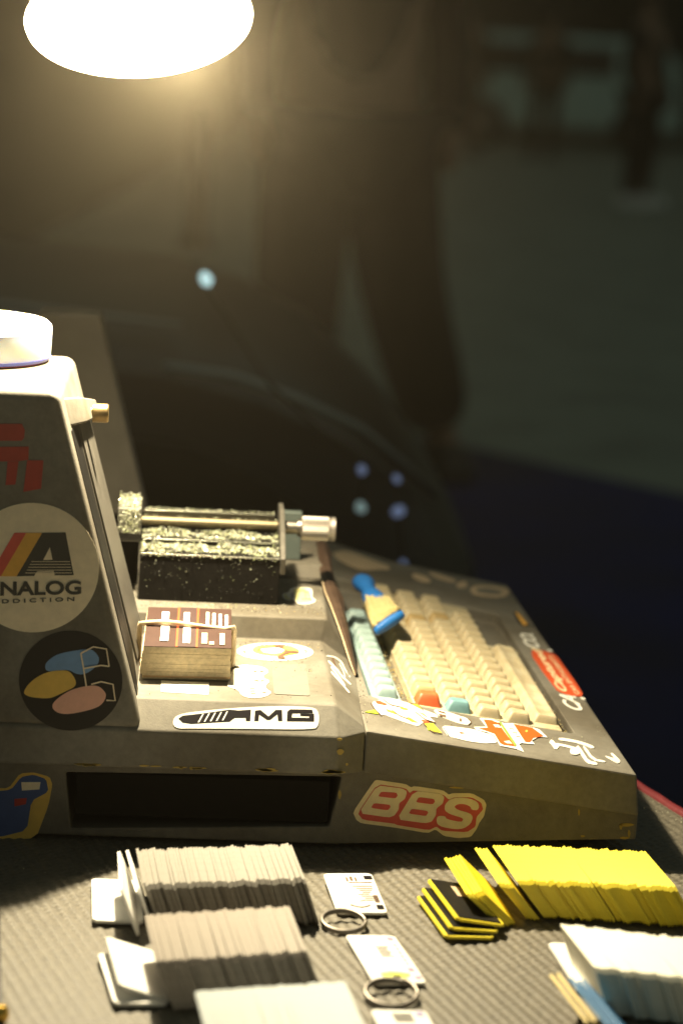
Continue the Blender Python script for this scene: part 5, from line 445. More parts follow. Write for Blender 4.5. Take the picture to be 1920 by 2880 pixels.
GLINT = M('glint_glow', (.45, .58, 1.0), .4, emit=.17); GLINTW = M('glint_glow_cool', (.60, .85, .85), .4, emit=.22); GLINTB = M('glint_glow_bright', (.60, .92, .95), .4, emit=.85)
GL = ((.2035, .016, .0060, GLINT, .7), (.2425, .0075, .0050, GLINT, .5), (.2045, -.026, .0070, GLINTW, .6), (.2465, -.0285, .0080, GLINT, -.9), (.2555, -.088, .0045, GLINT, .3), (.0225, .218, .0085, GLINTB, .5))  # glowing spots stand in for lights reflected in the car body
lb = bpy.data.objects.new('glint_cluster', None); COL.objects.link(lb); lb.parent = dc; lb.matrix_parent_inverse = Matrix.Translation(-dc.location); lb.location = (.25, 2.62, 0)
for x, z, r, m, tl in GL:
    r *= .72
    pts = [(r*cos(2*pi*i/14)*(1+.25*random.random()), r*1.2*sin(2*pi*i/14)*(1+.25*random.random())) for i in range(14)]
    loft('painted_glint', [[(x+(a*cos(tl)-b2*sin(tl))*s_, 2.62+dy, z+(a*sin(tl)+b2*cos(tl))*s_) for a, b2 in pts] for dy, s_ in ((0, .6), (.003, 1), (.008, .9))], m, lb, smooth=True)
tube('glint_bracket', [(.0225, 2.63, .21), (.10, 2.66, .10), (.2045, 2.635, .016), (.2045, 2.635, -.026), (.2465, 2.635, -.0285), (.2425, 2.635, .0075)], .002, BLACKP, lb); tube('glint_bracket', [(.2465, 2.635, -.0285), (.2555, 2.635, -.088), (.26, 2.75, -.2)], .002, BLACKP, lb)  # brackets added only to carry the painted glints
for x in (-.05,):
    for y0 in (2.70, 4.2):
        w = lathe('wheel', (x, y0, GZ+.31), (0, 1, 0), [(0, .22), (.02, .31), (.2, .31)], BLACKP, dc, 28)
        lathe('rim', (x, y0-.02, GZ+.31), (0, 1, 0), [(0, .05), (.01, .2), (.05, .21)], STEEL, w, 20)
# added navy sheet imitates shade on the paving; wall and bollard beyond
gs = tag(poly_prism('shade_sheet', [(.50, 2.6), (2.6, 2.6), (2.9, 4.8), (2.3, 5.2), (1.8, 5.55), (1.4, 5.9), (1.05, 6.35), (.75, 6.75), (.45, 6.9), (.2, 6.7), (.3, 5.0)], GZ+.002, GZ+.012, M('navy_shade', (.009, .018, .13), .7, var=.5, scale=1.1, bump=.3, bscale=12, col2=(.006, .007, .015), spec=.2), None, .003), 'added dark navy sheet standing in for shade on the paving behind the table', 'shade_sheet')
bwl = thing('boundary_wall', (-.7, 14.9, GZ), 'dark low wall running away behind the lamp on the left', 'wall')
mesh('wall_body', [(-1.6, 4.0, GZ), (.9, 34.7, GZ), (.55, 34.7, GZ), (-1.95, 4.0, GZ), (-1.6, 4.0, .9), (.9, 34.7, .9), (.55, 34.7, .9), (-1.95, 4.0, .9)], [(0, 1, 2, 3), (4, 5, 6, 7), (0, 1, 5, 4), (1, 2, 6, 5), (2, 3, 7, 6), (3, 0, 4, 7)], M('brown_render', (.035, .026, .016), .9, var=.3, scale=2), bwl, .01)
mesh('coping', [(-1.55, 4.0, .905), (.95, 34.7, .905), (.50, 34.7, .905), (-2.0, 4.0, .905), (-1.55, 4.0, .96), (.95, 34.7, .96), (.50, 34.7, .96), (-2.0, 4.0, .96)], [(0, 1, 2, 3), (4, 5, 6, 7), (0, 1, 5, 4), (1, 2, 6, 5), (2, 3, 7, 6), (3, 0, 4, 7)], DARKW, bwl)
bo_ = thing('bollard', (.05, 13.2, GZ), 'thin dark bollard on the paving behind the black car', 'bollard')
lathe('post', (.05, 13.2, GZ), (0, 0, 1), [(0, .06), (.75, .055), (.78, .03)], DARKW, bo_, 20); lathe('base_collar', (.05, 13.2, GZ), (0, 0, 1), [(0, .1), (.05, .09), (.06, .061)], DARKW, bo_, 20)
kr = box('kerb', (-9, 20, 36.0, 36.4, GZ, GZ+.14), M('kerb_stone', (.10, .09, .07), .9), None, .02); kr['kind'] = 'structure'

# people far behind
def person(loc, label, top, legc, shoe, face=0, skin=(.35, .2, .13), shorts=False, kx=(.12, .12), ax=(.125, .125), wide=.014):
    p = thing('person', loc, label, 'person'); x, y, z = loc
    J = [(0, 0, .95, .15, .11), (0, 0, 1.15, .14, .10), (0, 0, 1.38, .17, .11), (0, 0, 1.50, .06, .06), (0, -.01, 1.58, .08, .09), (0, -.01, 1.70, .085, .1)]
    E = [(0, 1), (1, 2), (2, 3), (3, 4), (4, 5)]
    for s in (-1, 1):
        b = len(J); q = (s+1)//2; J += [(s*.10, 0, .86, .085, .09), (s*kx[q], -.02, .50, .06, .065), (s*ax[q], .02, .10, .042, .045), (s*(ax[q]+.005), -.10, .05, .045, .04)]
        E += [(0, b), (b, b+1), (b+1, b+2), (b+2, b+3)]
        b = len(J); J += [(s*.19, 0, 1.40, .055, .06), (s*.25, .02, 1.12, .042, .045), (s*.24, -.08, .88, .033, .035), (s*.24, -.10, .79, .035, .02)]
        E += [(2, b), (b, b+1), (b+1, b+2), (b+2, b+3)]
    def skinned(name, idx, mat, grow=0):
        m = {k: i for i, k in enumerate(idx)}
        me = bpy.data.meshes.new(name); me.from_pydata([(x+J[k][0]*cos(face)-J[k][1]*sin(face), y+J[k][0]*sin(face)+J[k][1]*cos(face), z+J[k][2]) for k in idx], [(m[a], m[b]) for a, b in E if a in m and b in m], [])
        o = link(name, me, p, mat=mat); md = o.modifiers.new('skin', 'SKIN')
        for k in idx: me.skin_vertices[0].data[m[k]].radius = (J[k][3]+grow, J[k][4]+grow)
        me.skin_vertices[0].data[0].use_root = True; md.use_smooth_shade = True
        o.modifiers.new('sub', 'SUBSURF').levels = 2; o.modifiers['sub'].render_levels = 2; return o
    n = 'skin_%s' % label[:6]
    skinned('body', list(range(len(J))), M('skin_tone_%d' % (skin[0]*100), skin, .6))
    skinned('jacket', [0, 1, 2, 10, 11, 12, 18, 19, 20] if False else [0, 1, 2, 10, 11, 12, 18, 19, 20], M('cloth_top_%d' % (sum(top)*1000), top, .9), .015)
    skinned('trousers', [0, 6, 7, 14, 15] if shorts else [0, 6, 7, 8, 14, 15, 16], M('cloth_leg_%d' % (sum(legc)*1000), legc, .9), wide)
    for b in (8, 16):
        k = J[b+1]; cx, cy = k[0], k[1]
        pts = [(-.045, -.16, 0), (.045, -.16, 0), (.05, 0, 0), (.045, .13, 0), (-.045, .13, 0), (-.05, 0, 0)]
        def tr(q): 
            a, b2 = cx+q[0], cy+q[1]+.06; return (x+a*cos(face)-b2*sin(face), y+a*sin(face)+b2*cos(face), z+q[2])
        loft('shoe', [[tr(q) for q in pts], [tr((q[0], q[1], .05)) for q in pts], [tr((q[0]*.8, q[1]*.75+.02, .1)) for q in pts]], M('shoe_%d' % (sum(shoe)*1000), shoe, .5), p, .015, 2)
    hc = (x-.01*sin(face)*-1, y-.01, z+1.70)
    loft('hair', [ringpts((x, y+.015, z+1.66+h), (0, 0, 1), r, 14) for h, r in ((0, .098), (.06, .112), (.12, .095), (.15, .04))], M('dark_hair', (.012, .009, .007), .7), p, smooth=True)
    return p
person((.40, 6.2, GZ), 'person in wide black trousers standing behind the black car, cut off at the waist', (.006, .005, .005), (.006, .005, .004), (.02, .02, .02), .1, kx=(.115, .15), ax=(.10, .29), wide=.058)
person((3.62, 19.6, GZ), 'person in dark clothes and white shoes at the right edge', (.012, .011, .011), (.014, .012, .012), (.95, .95, .93), radians(50))
person((3.15, 28.5, GZ), 'person in dark top and brown shorts in front of the pale van, further left', (.015, .012, .01), (.03, .02, .012), (.1, .1, .1), .3, shorts=True)
person((4.25, 29.5, GZ), 'person in dark clothes in front of the middle of the pale van', (.012, .01, .008), (.035, .022, .012), (.05, .05, .05), -.4)

# ================================================================ table and mat
TE = lambda y: .315 - (y-1.5125)*.3152
tb = thing('table', (0, 1.5, GZ), 'low table covered by the dark ribbed mat', 'table')
tp = [(-.75, .85), (TE(.85)-.004, .85), (TE(2.05)-.004, 2.05), (-.75, 1.78)]
poly_prism('tabletop', tp, -.035, -.005, M('table_board', (.05, .03, .02), .6, var=.3, scale=20), tb)
for x, y in ((-.68, .95), (.42, .95), (.08, 1.95), (-.68, 1.7)):
    box('leg', (x-.02, x+.02, y-.02, y+.02, GZ, -.035), BLACKP, tb, .003)
# mat with woven ribs as real relief
import numpy as np
MATM = M('ribbed_mat', (.150, .134, .102), .55, var=.5, scale=350, bump=.5, bscale=1500)
def mat_mesh():
    a = math.atan2(.3152, 1); e1 = np.array([cos(a), sin(a)]); e2 = np.array([-sin(a), cos(a)])   # e2 runs along the table edge
    o = np.array([TE(1.2), 1.2]); step = .00125
    us = np.concatenate([np.linspace(-1.0, -.56, 12)[:-1], np.arange(-.56, .0001, step)]); vs = np.concatenate([np.arange(-.22, .36, step), np.linspace(.36, .66, 10)])
    U, V = np.meshgrid(us, vs); rib = .5+.5*np.cos(U/.0062*2*np.pi); dot = .5+.5*np.cos(V/.0052*2*np.pi+np.pi*np.round(U/.0062))
    rng = np.random.RandomState(2)
    Z = -.0014 + .0011*np.sqrt(rib)*(.30+.70*dot) + rng.normal(0, .00009, U.shape); Z[:, us < -.56] = -.0012
    X = o[0]+U*e1[0]+V*e2[0]; Y = o[1]+U*e1[1]+V*e2[1]
    n, m = U.shape; v = np.stack([X, Y, Z], -1).reshape(-1, 3)
    i = np.arange((n-1)*(m-1)); r, c = i//(m-1), i % (m-1); q = np.stack([r*m+c, r*m+c+1, (r+1)*m+c+1, (r+1)*m+c], -1)
    me = bpy.data.meshes.new('mat'); me.vertices.add(len(v)); me.vertices.foreach_set('co', v.ravel()); me.loops.add(q.size); me.loops.foreach_set('vertex_index', q.ravel().astype(np.int32))
    me.polygons.add(len(q)); me.polygons.foreach_set('loop_start', (np.arange(len(q))*4).astype(np.int32)); me.update(); me.validate()
    me.polygons.foreach_set('use_smooth', np.ones(len(q), bool))
    return me
mt = thing('table_mat', (0, 1.3, -.004), 'dark grey woven ribbed mat with red binding spread on the table', 'mat')
link('woven_sheet', mat_mesh(), mt, mat=MATM)
RED = M('dark_red_binding', (.16, .012, .018), .6, var=.3, scale=300, bump=.4)
d = Vector((-.3152, 1, 0)).normalized()
v = []; 
for t in np.linspace(-.45, .52, 60):
    p = Vector((TE(1.5), 1.5, 0)) + d*float(t); w = random.uniform(-.0004, .0004)
    v.append([(p.x-.0025, p.y-.001, -.0005+w), (p.x+.001, p.y, .0022+w), (p.x+.0045, p.y+.001, -.0005), (p.x+.0045, p.y+.001, -.0045), (p.x-.0025, p.y-.001, -.0045)])
loft('edge_binding', v, RED, mt, smooth=True)

# ================================================================ the engraving machine
EM = thing('engraving_machine', (.05, 1.6, 0), 'old grey keyboard engraving machine covered in stickers', 'machine')
KA = Vector((.1165, 1.364, .0745)); KN = Vector((.1275, 0, .9918)).normalized(); UX = Vector((KN.z, 0, -KN.x))
def kb(x, y, h=0):
    p = KA + UX*((x-KA.x-KN.x*h)/UX.x) + KN*h; return Vector((p.x, y, p.z))
# --- base with the open front pocket
def holed(outer, hole):
    bm = bmesh.new(); es = []
    for loop in (outer, hole):
        vs = [bm.verts.new(p) for p in loop]; es += [bm.edges.new((vs[i], vs[(i+1) % len(vs)])) for i in range(len(vs))]
    bmesh.ops.triangle_fill(bm, edges=es, use_beauty=True); return bm
YB = 1.371
outer = [(-.30, YB, .002), (.098, YB, .002), (.283, YB, .0115), (.283, YB, .033), (.118, YB, .0535), (-.30, YB, .0535)]
hole = [(-.0573, YB, .0405), (-.053, YB, .0066), (.099, YB, .0129), (.1046, YB, .0437)]
bm = holed(outer, hole); bm.verts.ensure_lookup_table()
def ring(bm, pts): return [bm.verts.new(p) for p in pts]
def bridge(bm, a, b):
    for i in range(len(a)): bm.faces.new((a[i], a[(i+1) % len(a)], b[(i+1) % len(b)], b[i]))
fo = list(bm.verts)[:len(outer)]; ho = list(bm.verts)[len(outer):]
back = ring(bm, [(x-(.012 if x > .2 else 0), 1.86, z) for x, y, z in outer]); bridge(bm, fo, back); bm.faces.new(back)
pk = ring(bm, [(x, YB+.11, z) for x, y, z in hole]); bridge(bm, ho, pk); bm.faces.new(pk)
bmesh.ops.recalc_face_normals(bm, faces=bm.faces); me = bpy.data.meshes.new('base'); bm.to_mesh(me); bm.free()
bs = link('base', me, EM, mat=GREYD); b = bs.modifiers.new('b', 'BEVEL'); b.width = .0012; b.segments = 2; b.limit_method = 'ANGLE'
pkl = box('pocket_liner', (-.0512, .0985, YB+.003, YB+.107, .0138, .0400), BLACKP, bs, .001)
for x, y in ((.25, 1.40), (.25, 1.80), (-.25, 1.40), (-.25, 1.8), (.06, 1.40), (.06, 1.8)):
    lathe('foot', (x, y, 0), (0, 0, 1), [(0, .010), (.004 if x < .2 else .013, .011)], BLACKP, EM, 16)
# --- left housing (deck)
DP = [(1.353, .0502), (1.353, .0725), (1.369, .0884), (1.52, .0884), (1.5238, .1037), (1.66, .1037), (1.745, .1037), (1.745, .04), (1.40, .04)]
RX = [.1000, .1007, .0989, .0978, .1010, .1035, .106, .106, .1]
VX = [(.1165, 1.364, .0495), (.1165, 1.364, .0742), (.1168, 1.372, .0742), (.1205, 1.522, .0738), (.1208, 1.530, .0738), (.1225, 1.66, .0736), (.124, 1.76, .0735), (.124, 1.76, .04), (.1165, 1.40, .04)]
loft('deck_housing', [[(-.30, y, z) for y, z in DP], [(x, y, z) for x, (y, z) in zip(RX, DP)], VX], GREY, EM, .0016, 3)
bl = [(1.6406, .1038), (1.6494, .1125), (1.745, .1125), (1.745, .1038)]
loft('side_block', [[(.0716, y, z) for y, z in bl], [(x, y, z) for x, (y, z) in zip((.1035, .1052, .107, .107), bl)]], GREY, EM, .0012, 2)
# --- keyboard housing with sunken well
SH = lambda x, y: x - .0245*(y-1.364)
outer = [kb(.1168, 1.364), kb(.2789, 1.364), kb(.2663, 1.873), kb(.2306, 1.878), kb(.1743, 1.892), kb(.1331, 1.925), kb(.113, 1.945)]
well = [kb(.1245, 1.450), kb(.1300, 1.4455), kb(.2495, 1.4375), kb(.2525, 1.4405), kb(.2440, 1.752), kb(.2405, 1.757), kb(.124, 1.789), kb(.1205, 1.785)]
bm = holed(outer, well); fo = list(bm.verts)[:len(outer)]; ho = list(bm.verts)[len(outer):]
lo = ring(bm, [(p.x+(.003 if p.x > .2 else 0), p.y, p.z-.0256) for p in outer]); bridge(bm, fo, lo); bm.faces.new(lo)
w1 = ring(bm, [kb(p.x-KN.x*-.009, p.y, -.009) for p in well]); bridge(bm, ho, w1); bm.faces.new(w1)
bmesh.ops.recalc_face_normals(bm, faces=bm.faces); me = bpy.data.meshes.new('keyboard_housing'); bm.to_mesh(me); bm.free()
kh = link('keyboard_housing', me, EM, mat=GREY); b = kh.modifiers.new('b', 'BEVEL'); b.width = .0013; b.segments = 2; b.limit_method = 'ANGLE'
# --- keyboard: keys under a yellowed cover
KBD = bpy.data.objects.new('keyboard', None); COL.objects.link(KBD); KBD.parent = EM; KBD.matrix_parent_inverse = Matrix.Translation(-EM.location); KBD.location = kb(.19, 1.6, -.008); KBD.empty_display_size = .02
BL = KBD.location.copy()
def key_mesh(name, w, l, h, mat):
    def rr(a, b, r, z, n=4):
        pts = []
        for cx, cy, a0 in ((a-r, b-r, 0), (-a+r, b-r, pi/2), (-a+r, -b+r, pi), (a-r, -b+r, 3*pi/2)):
            pts += [(cx+r*cos(a0+i*pi/2/(n-1)), cy+r*sin(a0+i*pi/2/(n-1)), z) for i in range(n)]
        return pts
    loops = [rr(w/2, l/2, .0012, 0), rr(w/2-.0003, l/2-.0003, .0014, h*.32), rr(w/2-.0024, l/2-.0034, .002, h*.80), rr(w/2-.0031, l/2-.0044, .002, h*.95), rr(w/2-.0042, l/2-.0053, .0018, h), rr(w/2-.0062, l/2-.0068, .0012, h*.93)]
    n = len(loops[0]); v = [p for L in loops for p in L]; f = []
    for i in range(len(loops)-1):
        for j in range(n): k = (j+1) % n; f.append((i*n+j, i*n+k, (i+1)*n+k, (i+1)*n+j))
    f.append(tuple((len(loops)-1)*n+j for j in range(n)))
    me = bpy.data.meshes.new(name); me.from_pydata(v, [], f); me.update(); me.materials.append(mat)
    for p in me.polygons: p.use_smooth = True
    return me
KM = key_mesh('key', .0182, .0187, .0128, KEYC); KM2 = key_mesh('key_teal', .0170, .0184, .0128, KEYB); KMS = key_mesh('space_bar', .0195, .188, .0118, KEYC)
KROT = Matrix(((UX.x, 0, KN.x, 0), (0, 1, 0, 0), (UX.z, 0, KN.z, 0), (0, 0, 0, 1)))
def key(me, x, y, mat=None, tilt=0, name='key', hz=0):
    o = bpy.data.objects.new(name, me); COL.objects.link(o); o.parent = KBD; o.matrix_parent_inverse = Matrix.Translation(-base_loc(KBD))
    h = -.0085+hz; p = kb(SH(x, y)+KN.x*h, y, h)
    o.matrix_basis = Matrix.Translation(p) @ KROT @ Matrix.Rotation(radians(1.4), 4, 'Z') @ Matrix.Rotation(tilt, 4, 'Y') @ Matrix.Rotation(random.gauss(0, .006), 4, 'X')
    if mat: o.material_slots[0].link = 'OBJECT'; o.material_slots[0].material = mat
    return o
XC = [.1650, .1836, .2023, .2208]
for c, x in enumerate(XC):
    for k in range(17):
        y = 1.4555+.0189*k + (.004, .0, -.001, -.002)[c]
        if y > 1.772: continue
        m = None
        if k == 0 and c == 0: m = KEYR
        elif k == 0 and c == 1: m = KEYBD
        elif k == 1 and c == 0: m = KEYO
        elif (c == 0 and k in (11, 12)) or (c == 1 and k in (12,)) or (c == 2 and k == 13): m = KEYS
        if c == 3 and k in (15, 16): continue
        key(KM, x, y, m, (-.03, -.005, .02, .05)[c], hz=(.0012, .0004, 0, .0002)[c]+random.gauss(0, .0002))
key(KMS, .2398, 1.4500+.098, None, .05, 'space_bar'); 
for k in range(12): key(KM2, .1390, 1.4610+.0187*k, None, -.03)
cv = [kb(SH(.1545, y), y, h) for y in (1.437, 1.764) for h in (-.0088, -.004)]
mesh('cover_sheet', [kb(SH(x, y)+.0245*0, y, h) for h in (-.0086, -.0016) for x, y in ((.1555, 1.4440), (.2488, 1.4455), (.2470, 1.648), (.2312, 1.652), (.2312, 1.766), (.1555, 1.772))],
     [(0, 1, 2, 3, 4, 5), (6, 7, 8, 9, 10, 11)]+[(i, (i+1) % 6, 6+(i+1) % 6, 6+i) for i in range(6)], KEYC, KBD, .001)
mesh('cover_sheet', [kb(SH(x, y), y, h) for h in (-.0086, -.0010) for x, y in ((.129, 1.4445), (.148, 1.4445), (.1475, 1.682), (.1295, 1.682))], [(0, 1, 2, 3), (4, 5, 6, 7)]+[(i, (i+1) % 4, 4+(i+1) % 4, 4+i) for i in range(4)], KEYB, KBD, .001)
# --- tower
tw = [(-.0134, .0728), (-.068, .2672), (-.232, .2672), (-.29, .0728)]
loft('tower', [[(x, 1.353, z) for x, z in tw], [(x+.0005, 1.522, z) for x, z in tw]], GREY, EM, .0055, 4)
TWR = lambda z: -.0134 + (z-.0728)*(-.0546/.1944)
ND = Vector((.1944, 0, .0546)).normalized()
def tface(pts, off0, off1, name, mat, parent=EM, bevel=.0006):
    lo = [Vector((TWR(z), y, z))+ND*off0 for y, z in pts]; hi = [Vector((TWR(z), y, z))+ND*off1 for y, z in pts]
    return loft(name, [lo, hi], mat, parent, bevel)
tface([(1.372, .078), (1.372, .243), (1.418, .243), (1.418, .105)], -.002, .0006, 'channel_strip', BLACKG)
tface([(1.424, .096), (1.424, .2385), (1.512, .228), (1.518, .092)], -.002, .0016, 'rail_plate', PLATE)
lo_ = [Vector((TWR(z), y, z))+ND*-.002 for y, z in ((1.372, .2455), (1.372, .262), (1.51, .240), (1.51, .229))]
hi_ = [Vector((TWR(z), y, z))+ND*.008 for y, z in ((1.402, .2415), (1.402, .2565), (1.51, .240), (1.51, .229))]
loft('slide_block', [lo_, hi_], GREY, EM, .0014)
kn = lathe('clamp_knob', (TWR(.237)-.002, 1.455, .2415), (1, 0, 0), [(0, .0035), (.0095, .0035), (.0096, .0058), (.0182, .0058), (.0190, .0052)], BRASS, EM, 40, False)
# rear post of the engraving arm, with the spindle slab at its foot
rp = [(-.0205, .122), (-.0535, .243), (-.0600, .268), (-.105, .268), (-.105, .115)]
loft('rear_post', [[(x, 1.758, z) for x, z in rp], [(x, 1.80, z) for x, z in rp]], M('dark_grey_metal', (.085, .077, .062), .6, var=.2, scale=60), EM, .003)
box('rear_foot', (-.13, .05, 1.75, 1.81, .04, .1035), BLACKP, EM)
ALLOY = M('milled_alloy', (.20, .19, .165), .5, metal=.3, var=.3, scale=200, bump=.3)
sl = box('spindle_slab', (-.0375, -.0222, 1.575, 1.62, .1385, .1610), ALLOY, EM, .0008)
for k in range(3): box('groove', (-.0373, -.0218, 1.5742, 1.577, .1396+k*.0016, .1402+k*.0016), BLACKG, sl, .0001)
box('slab_stem', (-.0365, -.0232, 1.60, 1.62, .1040, .1383), BLACKP, sl, .0008)
# --- engraving vice on its black block
TR = box('vice_block', (-.0216, .0702, 1.5555, 1.635, .1038, .1353), BLACKP, EM, .0006)
for x in (.0585, .012): lathe('screw', (x, 1.5556, .1105), (0, -1, 0), [(0, .0016), (.0003, .0016), (.0004, .0008)], BLACKG, TR, 12)
VI = bpy.data.objects.new('vice', None); COL.objects.link(VI); VI.parent = EM; VI.matrix_parent_inverse = Matrix.Translation(-EM.location); VI.location = (.025, 1.6, .1354)
GE = M('jaw_edge_metal', (.5, .5, .44), .25, metal=.8)
box('jaw_edge', (-.0216, .0702, 1.5547, 1.5554, .1346, .1355), GE, VI, .0001)
box('jaw', (-.0212, .0700, 1.5875, 1.626, .1354, .1388), BLACKG, VI, .0003); box('jaw_edge', (-.0212, .0700, 1.5868, 1.5874, .1381, .1390), GE, VI, .0001)
lathe('lead_screw', (-.022, 1.620, .1445), (1, 0, 0), [(0, .0034), (.092, .0034)], M('dull_brass_rod', (.25, .21, .13), .5, metal=.9, var=.3, scale=300), VI, 24)
box('guide_bar', (-.0212, .0685, 1.627, 1.633, .1472, .1508), M('smoked_acrylic', (.03, .028, .02), .3), VI, .0003); box('bar_edge', (-.0212, .0685, 1.6264, 1.6269, .1501, .1509), GE, VI, .0001)
for x in (-.0205, .066): box('bar_foot', (x, x+.003, 1.627, 1.633, .1390, .1471), BLACKG, VI, .0003)
loft('end_plate', [[(x, y, z) for y, z in ((1.553, .1250), (1.551, .1360), (1.575, .148), (1.605, .1585), (1.632, .1585), (1.638, .1250))] for x in (.0704, .0738)], PLATE, VI, .0006)
lathe('shaft', (.0738, 1.615, .1448), (1, 0, 0), [(0, .0046), (.0095, .0044), (.0096, .0058), (.0120, .0062)], STEEL, VI, 28)
n = 72; K = []
for t, r, kn_ in ((.0, .0066, 0), (.0006, .0080, 0), (.0012, .0083, 1), (.0185, .0083, 1), (.0190, .0078, 0), (.0203, .0076, 0), (.0206, .0083, 0), (.0232, .0083, 0), (.0238, .0074, 0)):
    K.append([(.0858+t, 1.615+(r-(.00045 if kn_ and i % 2 else 0))*cos(2*pi*i/n), .1448+(r-(.00045 if kn_ and i % 2 else 0))*sin(2*pi*i/n)) for i in range(n)])
loft('thumb_knob', K, M('knurled_steel', (.46, .42, .38), .5, metal=.9), VI, 0, smooth=False)
box('rear_stop', (.0735, .089, 1.66, 1.668, .1127, .1470), M('teal_grey_metal', (.12, .15, .14), .5), VI, .001)
# --- torn brown tape along the ridge
tp = [((.1075, 1.738, .1155), .0055), ((.1085, 1.70, .1150), .0075), ((.1080, 1.655, .113), .0085), ((.1085, 1.625, .1075), .0095), ((.1105, 1.60, .104), .0105), ((.1120, 1.575, .1015), .0095), ((.1135, 1.55, .097), .0075), ((.1160, 1.525, .089), .0055), ((.1180, 1.505, .081), .0035), ((.1198, 1.488, .0755), .002)]
V = []; F = []
for i, (p, w) in enumerate(tp):
    j1, j2 = random.uniform(-.0012, .0012), random.uniform(-.0015, .0015); x, y, z = p
    row = [(x-w*.62+j1, y, z-.0012+.001*abs(j1)*300), (x-w*.25, y, z+.0016), (x+w*.1, y+.002, z+.0006+random.uniform(0, .0014)), (x+w*.5+j2, y+.001, z-.0035)]
    V += row + [(a, b, c-.0007) for a, b, c in row]
for i in range(len(tp)-1):
    a, b2 = i*8, (i+1)*8
    for k in range(3): F += [(a+k, a+k+1, b2+k+1, b2+k), (a+4+k, b2+4+k, b2+5+k, a+5+k)]
    F += [(a, b2, b2+4, a+4), (a+3, a+7, b2+7, b2+3)]
mesh('torn_tape', V, F, TAPE, EM, smooth=False)
v, f = tubeg([(p[0]-w*.62, p[1], p[2]) for p, w in tp[3:]], [.0004]*len(tp[3:]), 5); mesh('tape_edge', v, f, RUBBER, EM, smooth=True)

# --- stickers (flat print, each its own thin film)
def film(name, polys, parent):
    v = []; f = []; mi = []; mats = []
    for col, nrm, pts in polys:
        if col not in mats: mats.append(col)
        i0 = len(v); n = len(pts); N = Vector(nrm)*.00035
        v += list(pts) + [tuple(Vector(p)-N) for p in pts]
        f.append(tuple(range(i0, i0+n))); mi.append(mats.index(col))
        for j in range(n): k = (j+1) % n; f.append((i0+j, i0+n+j, i0+n+k, i0+k)); mi.append(mats.index(col))
    me = bpy.data.meshes.new(name); me.from_pydata(v, [], f); me.update()
    for m in mats: me.materials.append(MATS[m])
    me.polygons.foreach_set('material_index', mi)
    return link(name, me, parent)
def text_polys(body, bl, br, tl, col, bold):
    cu = bpy.data.curves.new('lettering', 'FONT'); cu.body = body; cu.offset = bold; cu.resolution_u = 4
    to = bpy.data.objects.new('lettering', cu); COL.objects.link(to); dg = bpy.context.evaluated_depsgraph_get(); dg.update()
    me = bpy.data.meshes.new_from_object(to.evaluated_get(dg)); bpy.data.objects.remove(to)
    xs = [q.co.x for q in me.vertices]; ys = [q.co.y for q in me.vertices]; x0, x1, y0, y1 = min(xs), max(xs), min(ys), max(ys)
    bl, br, tl = Vector(bl), Vector(br), Vector(tl); n = (br-bl).cross(tl-bl).normalized(); out = []
    P = [bl + (br-bl)*((q.co.x-x0)/(x1-x0)) + (tl-bl)*((q.co.y-y0)/(y1-y0)) for q in me.vertices]
    for p in me.polygons:
        out.append((col, n, [tuple(P[i]) for i in p.vertices]))
    bpy.data.meshes.remove(me); return out
groups = {}
for st, col, plane, pts in DECALS:
    key_ = st if st != 'tan_sticker' else st+str(len(groups))
    groups.setdefault(key_, []).append((col, NORMALS[plane], pts))
for st, col, body, bold, bl, br, tl in TEXTS: groups.setdefault(st, []); groups[st] += text_polys(body, bl, br, tl, col, bold)
for st, polys in groups.items():
    o = film('tan_sticker' if st.startswith('tan_sticker') else st, polys, EM)
    if st == 'paint_chip': o['kind'] = 'stuff'

# ================================================================ lamp
LP = Vector((-.0342, 1.4995, .4747)); LA = Vector((0.10, -sin(radians(29)), -cos(radians(29)))).normalized()
lm = thing('desk_lamp', (-.24, 1.66, -.005), 'glowing round desk lamp hanging over the machine at the top left', 'lamp')
GLOW = M('lamp_diffuser', (1.0, .84, .52), .5, emit=34)
lathe('diffuser', LP, LA, [(-.006, .0672), (-.002, .0692), (.0005, .0684), (.003, .053), (.004, .004)], GLOW, lm, 64)
SHD = M('lamp_shade_metal', (.06, .055, .05), .4)
lathe('lamp_shade', LP, LA, [(-.0062, .0662), (-.007, .0674), (-.03, .058), (-.075, .038), (-.11, .028), (-.125, .012)], SHD, lm, 64)
top = LP - LA*.125
tube('gooseneck', [top, top-LA*.05, top+Vector((-.05, .08, .07)), (-.20, 1.64, .66), (-.24, 1.66, .50), (-.24, 1.66, .2), (-.24, 1.66, .01)], .006, BLACKP, lm, 12)
lathe('lamp_base', (-.24, 1.66, -.005), (0, 0, 1), [(0, .001), (0, .055), (.012, .05), (.018, .012)], BLACKP, lm, 32)
sp = bpy.data.lights.new('bulb', 'SPOT'); sp.energy = 42; sp.color = (1.0, .85, .56); sp.spot_size = radians(160); sp.spot_blend = 1.0; sp.shadow_soft_size = .011
so = bpy.data.objects.new('bulb', sp); COL.objects.link(so); so.parent = lm; so.matrix_parent_inverse = Matrix.Translation(-lm.location)
so.matrix_basis = Matrix.Translation(LP+LA*.006+Vector((.026, .002, -.001))) @ (LA+Vector((-.22, 0, 0))).to_track_quat('-Z', 'Y').to_matrix().to_4x4()

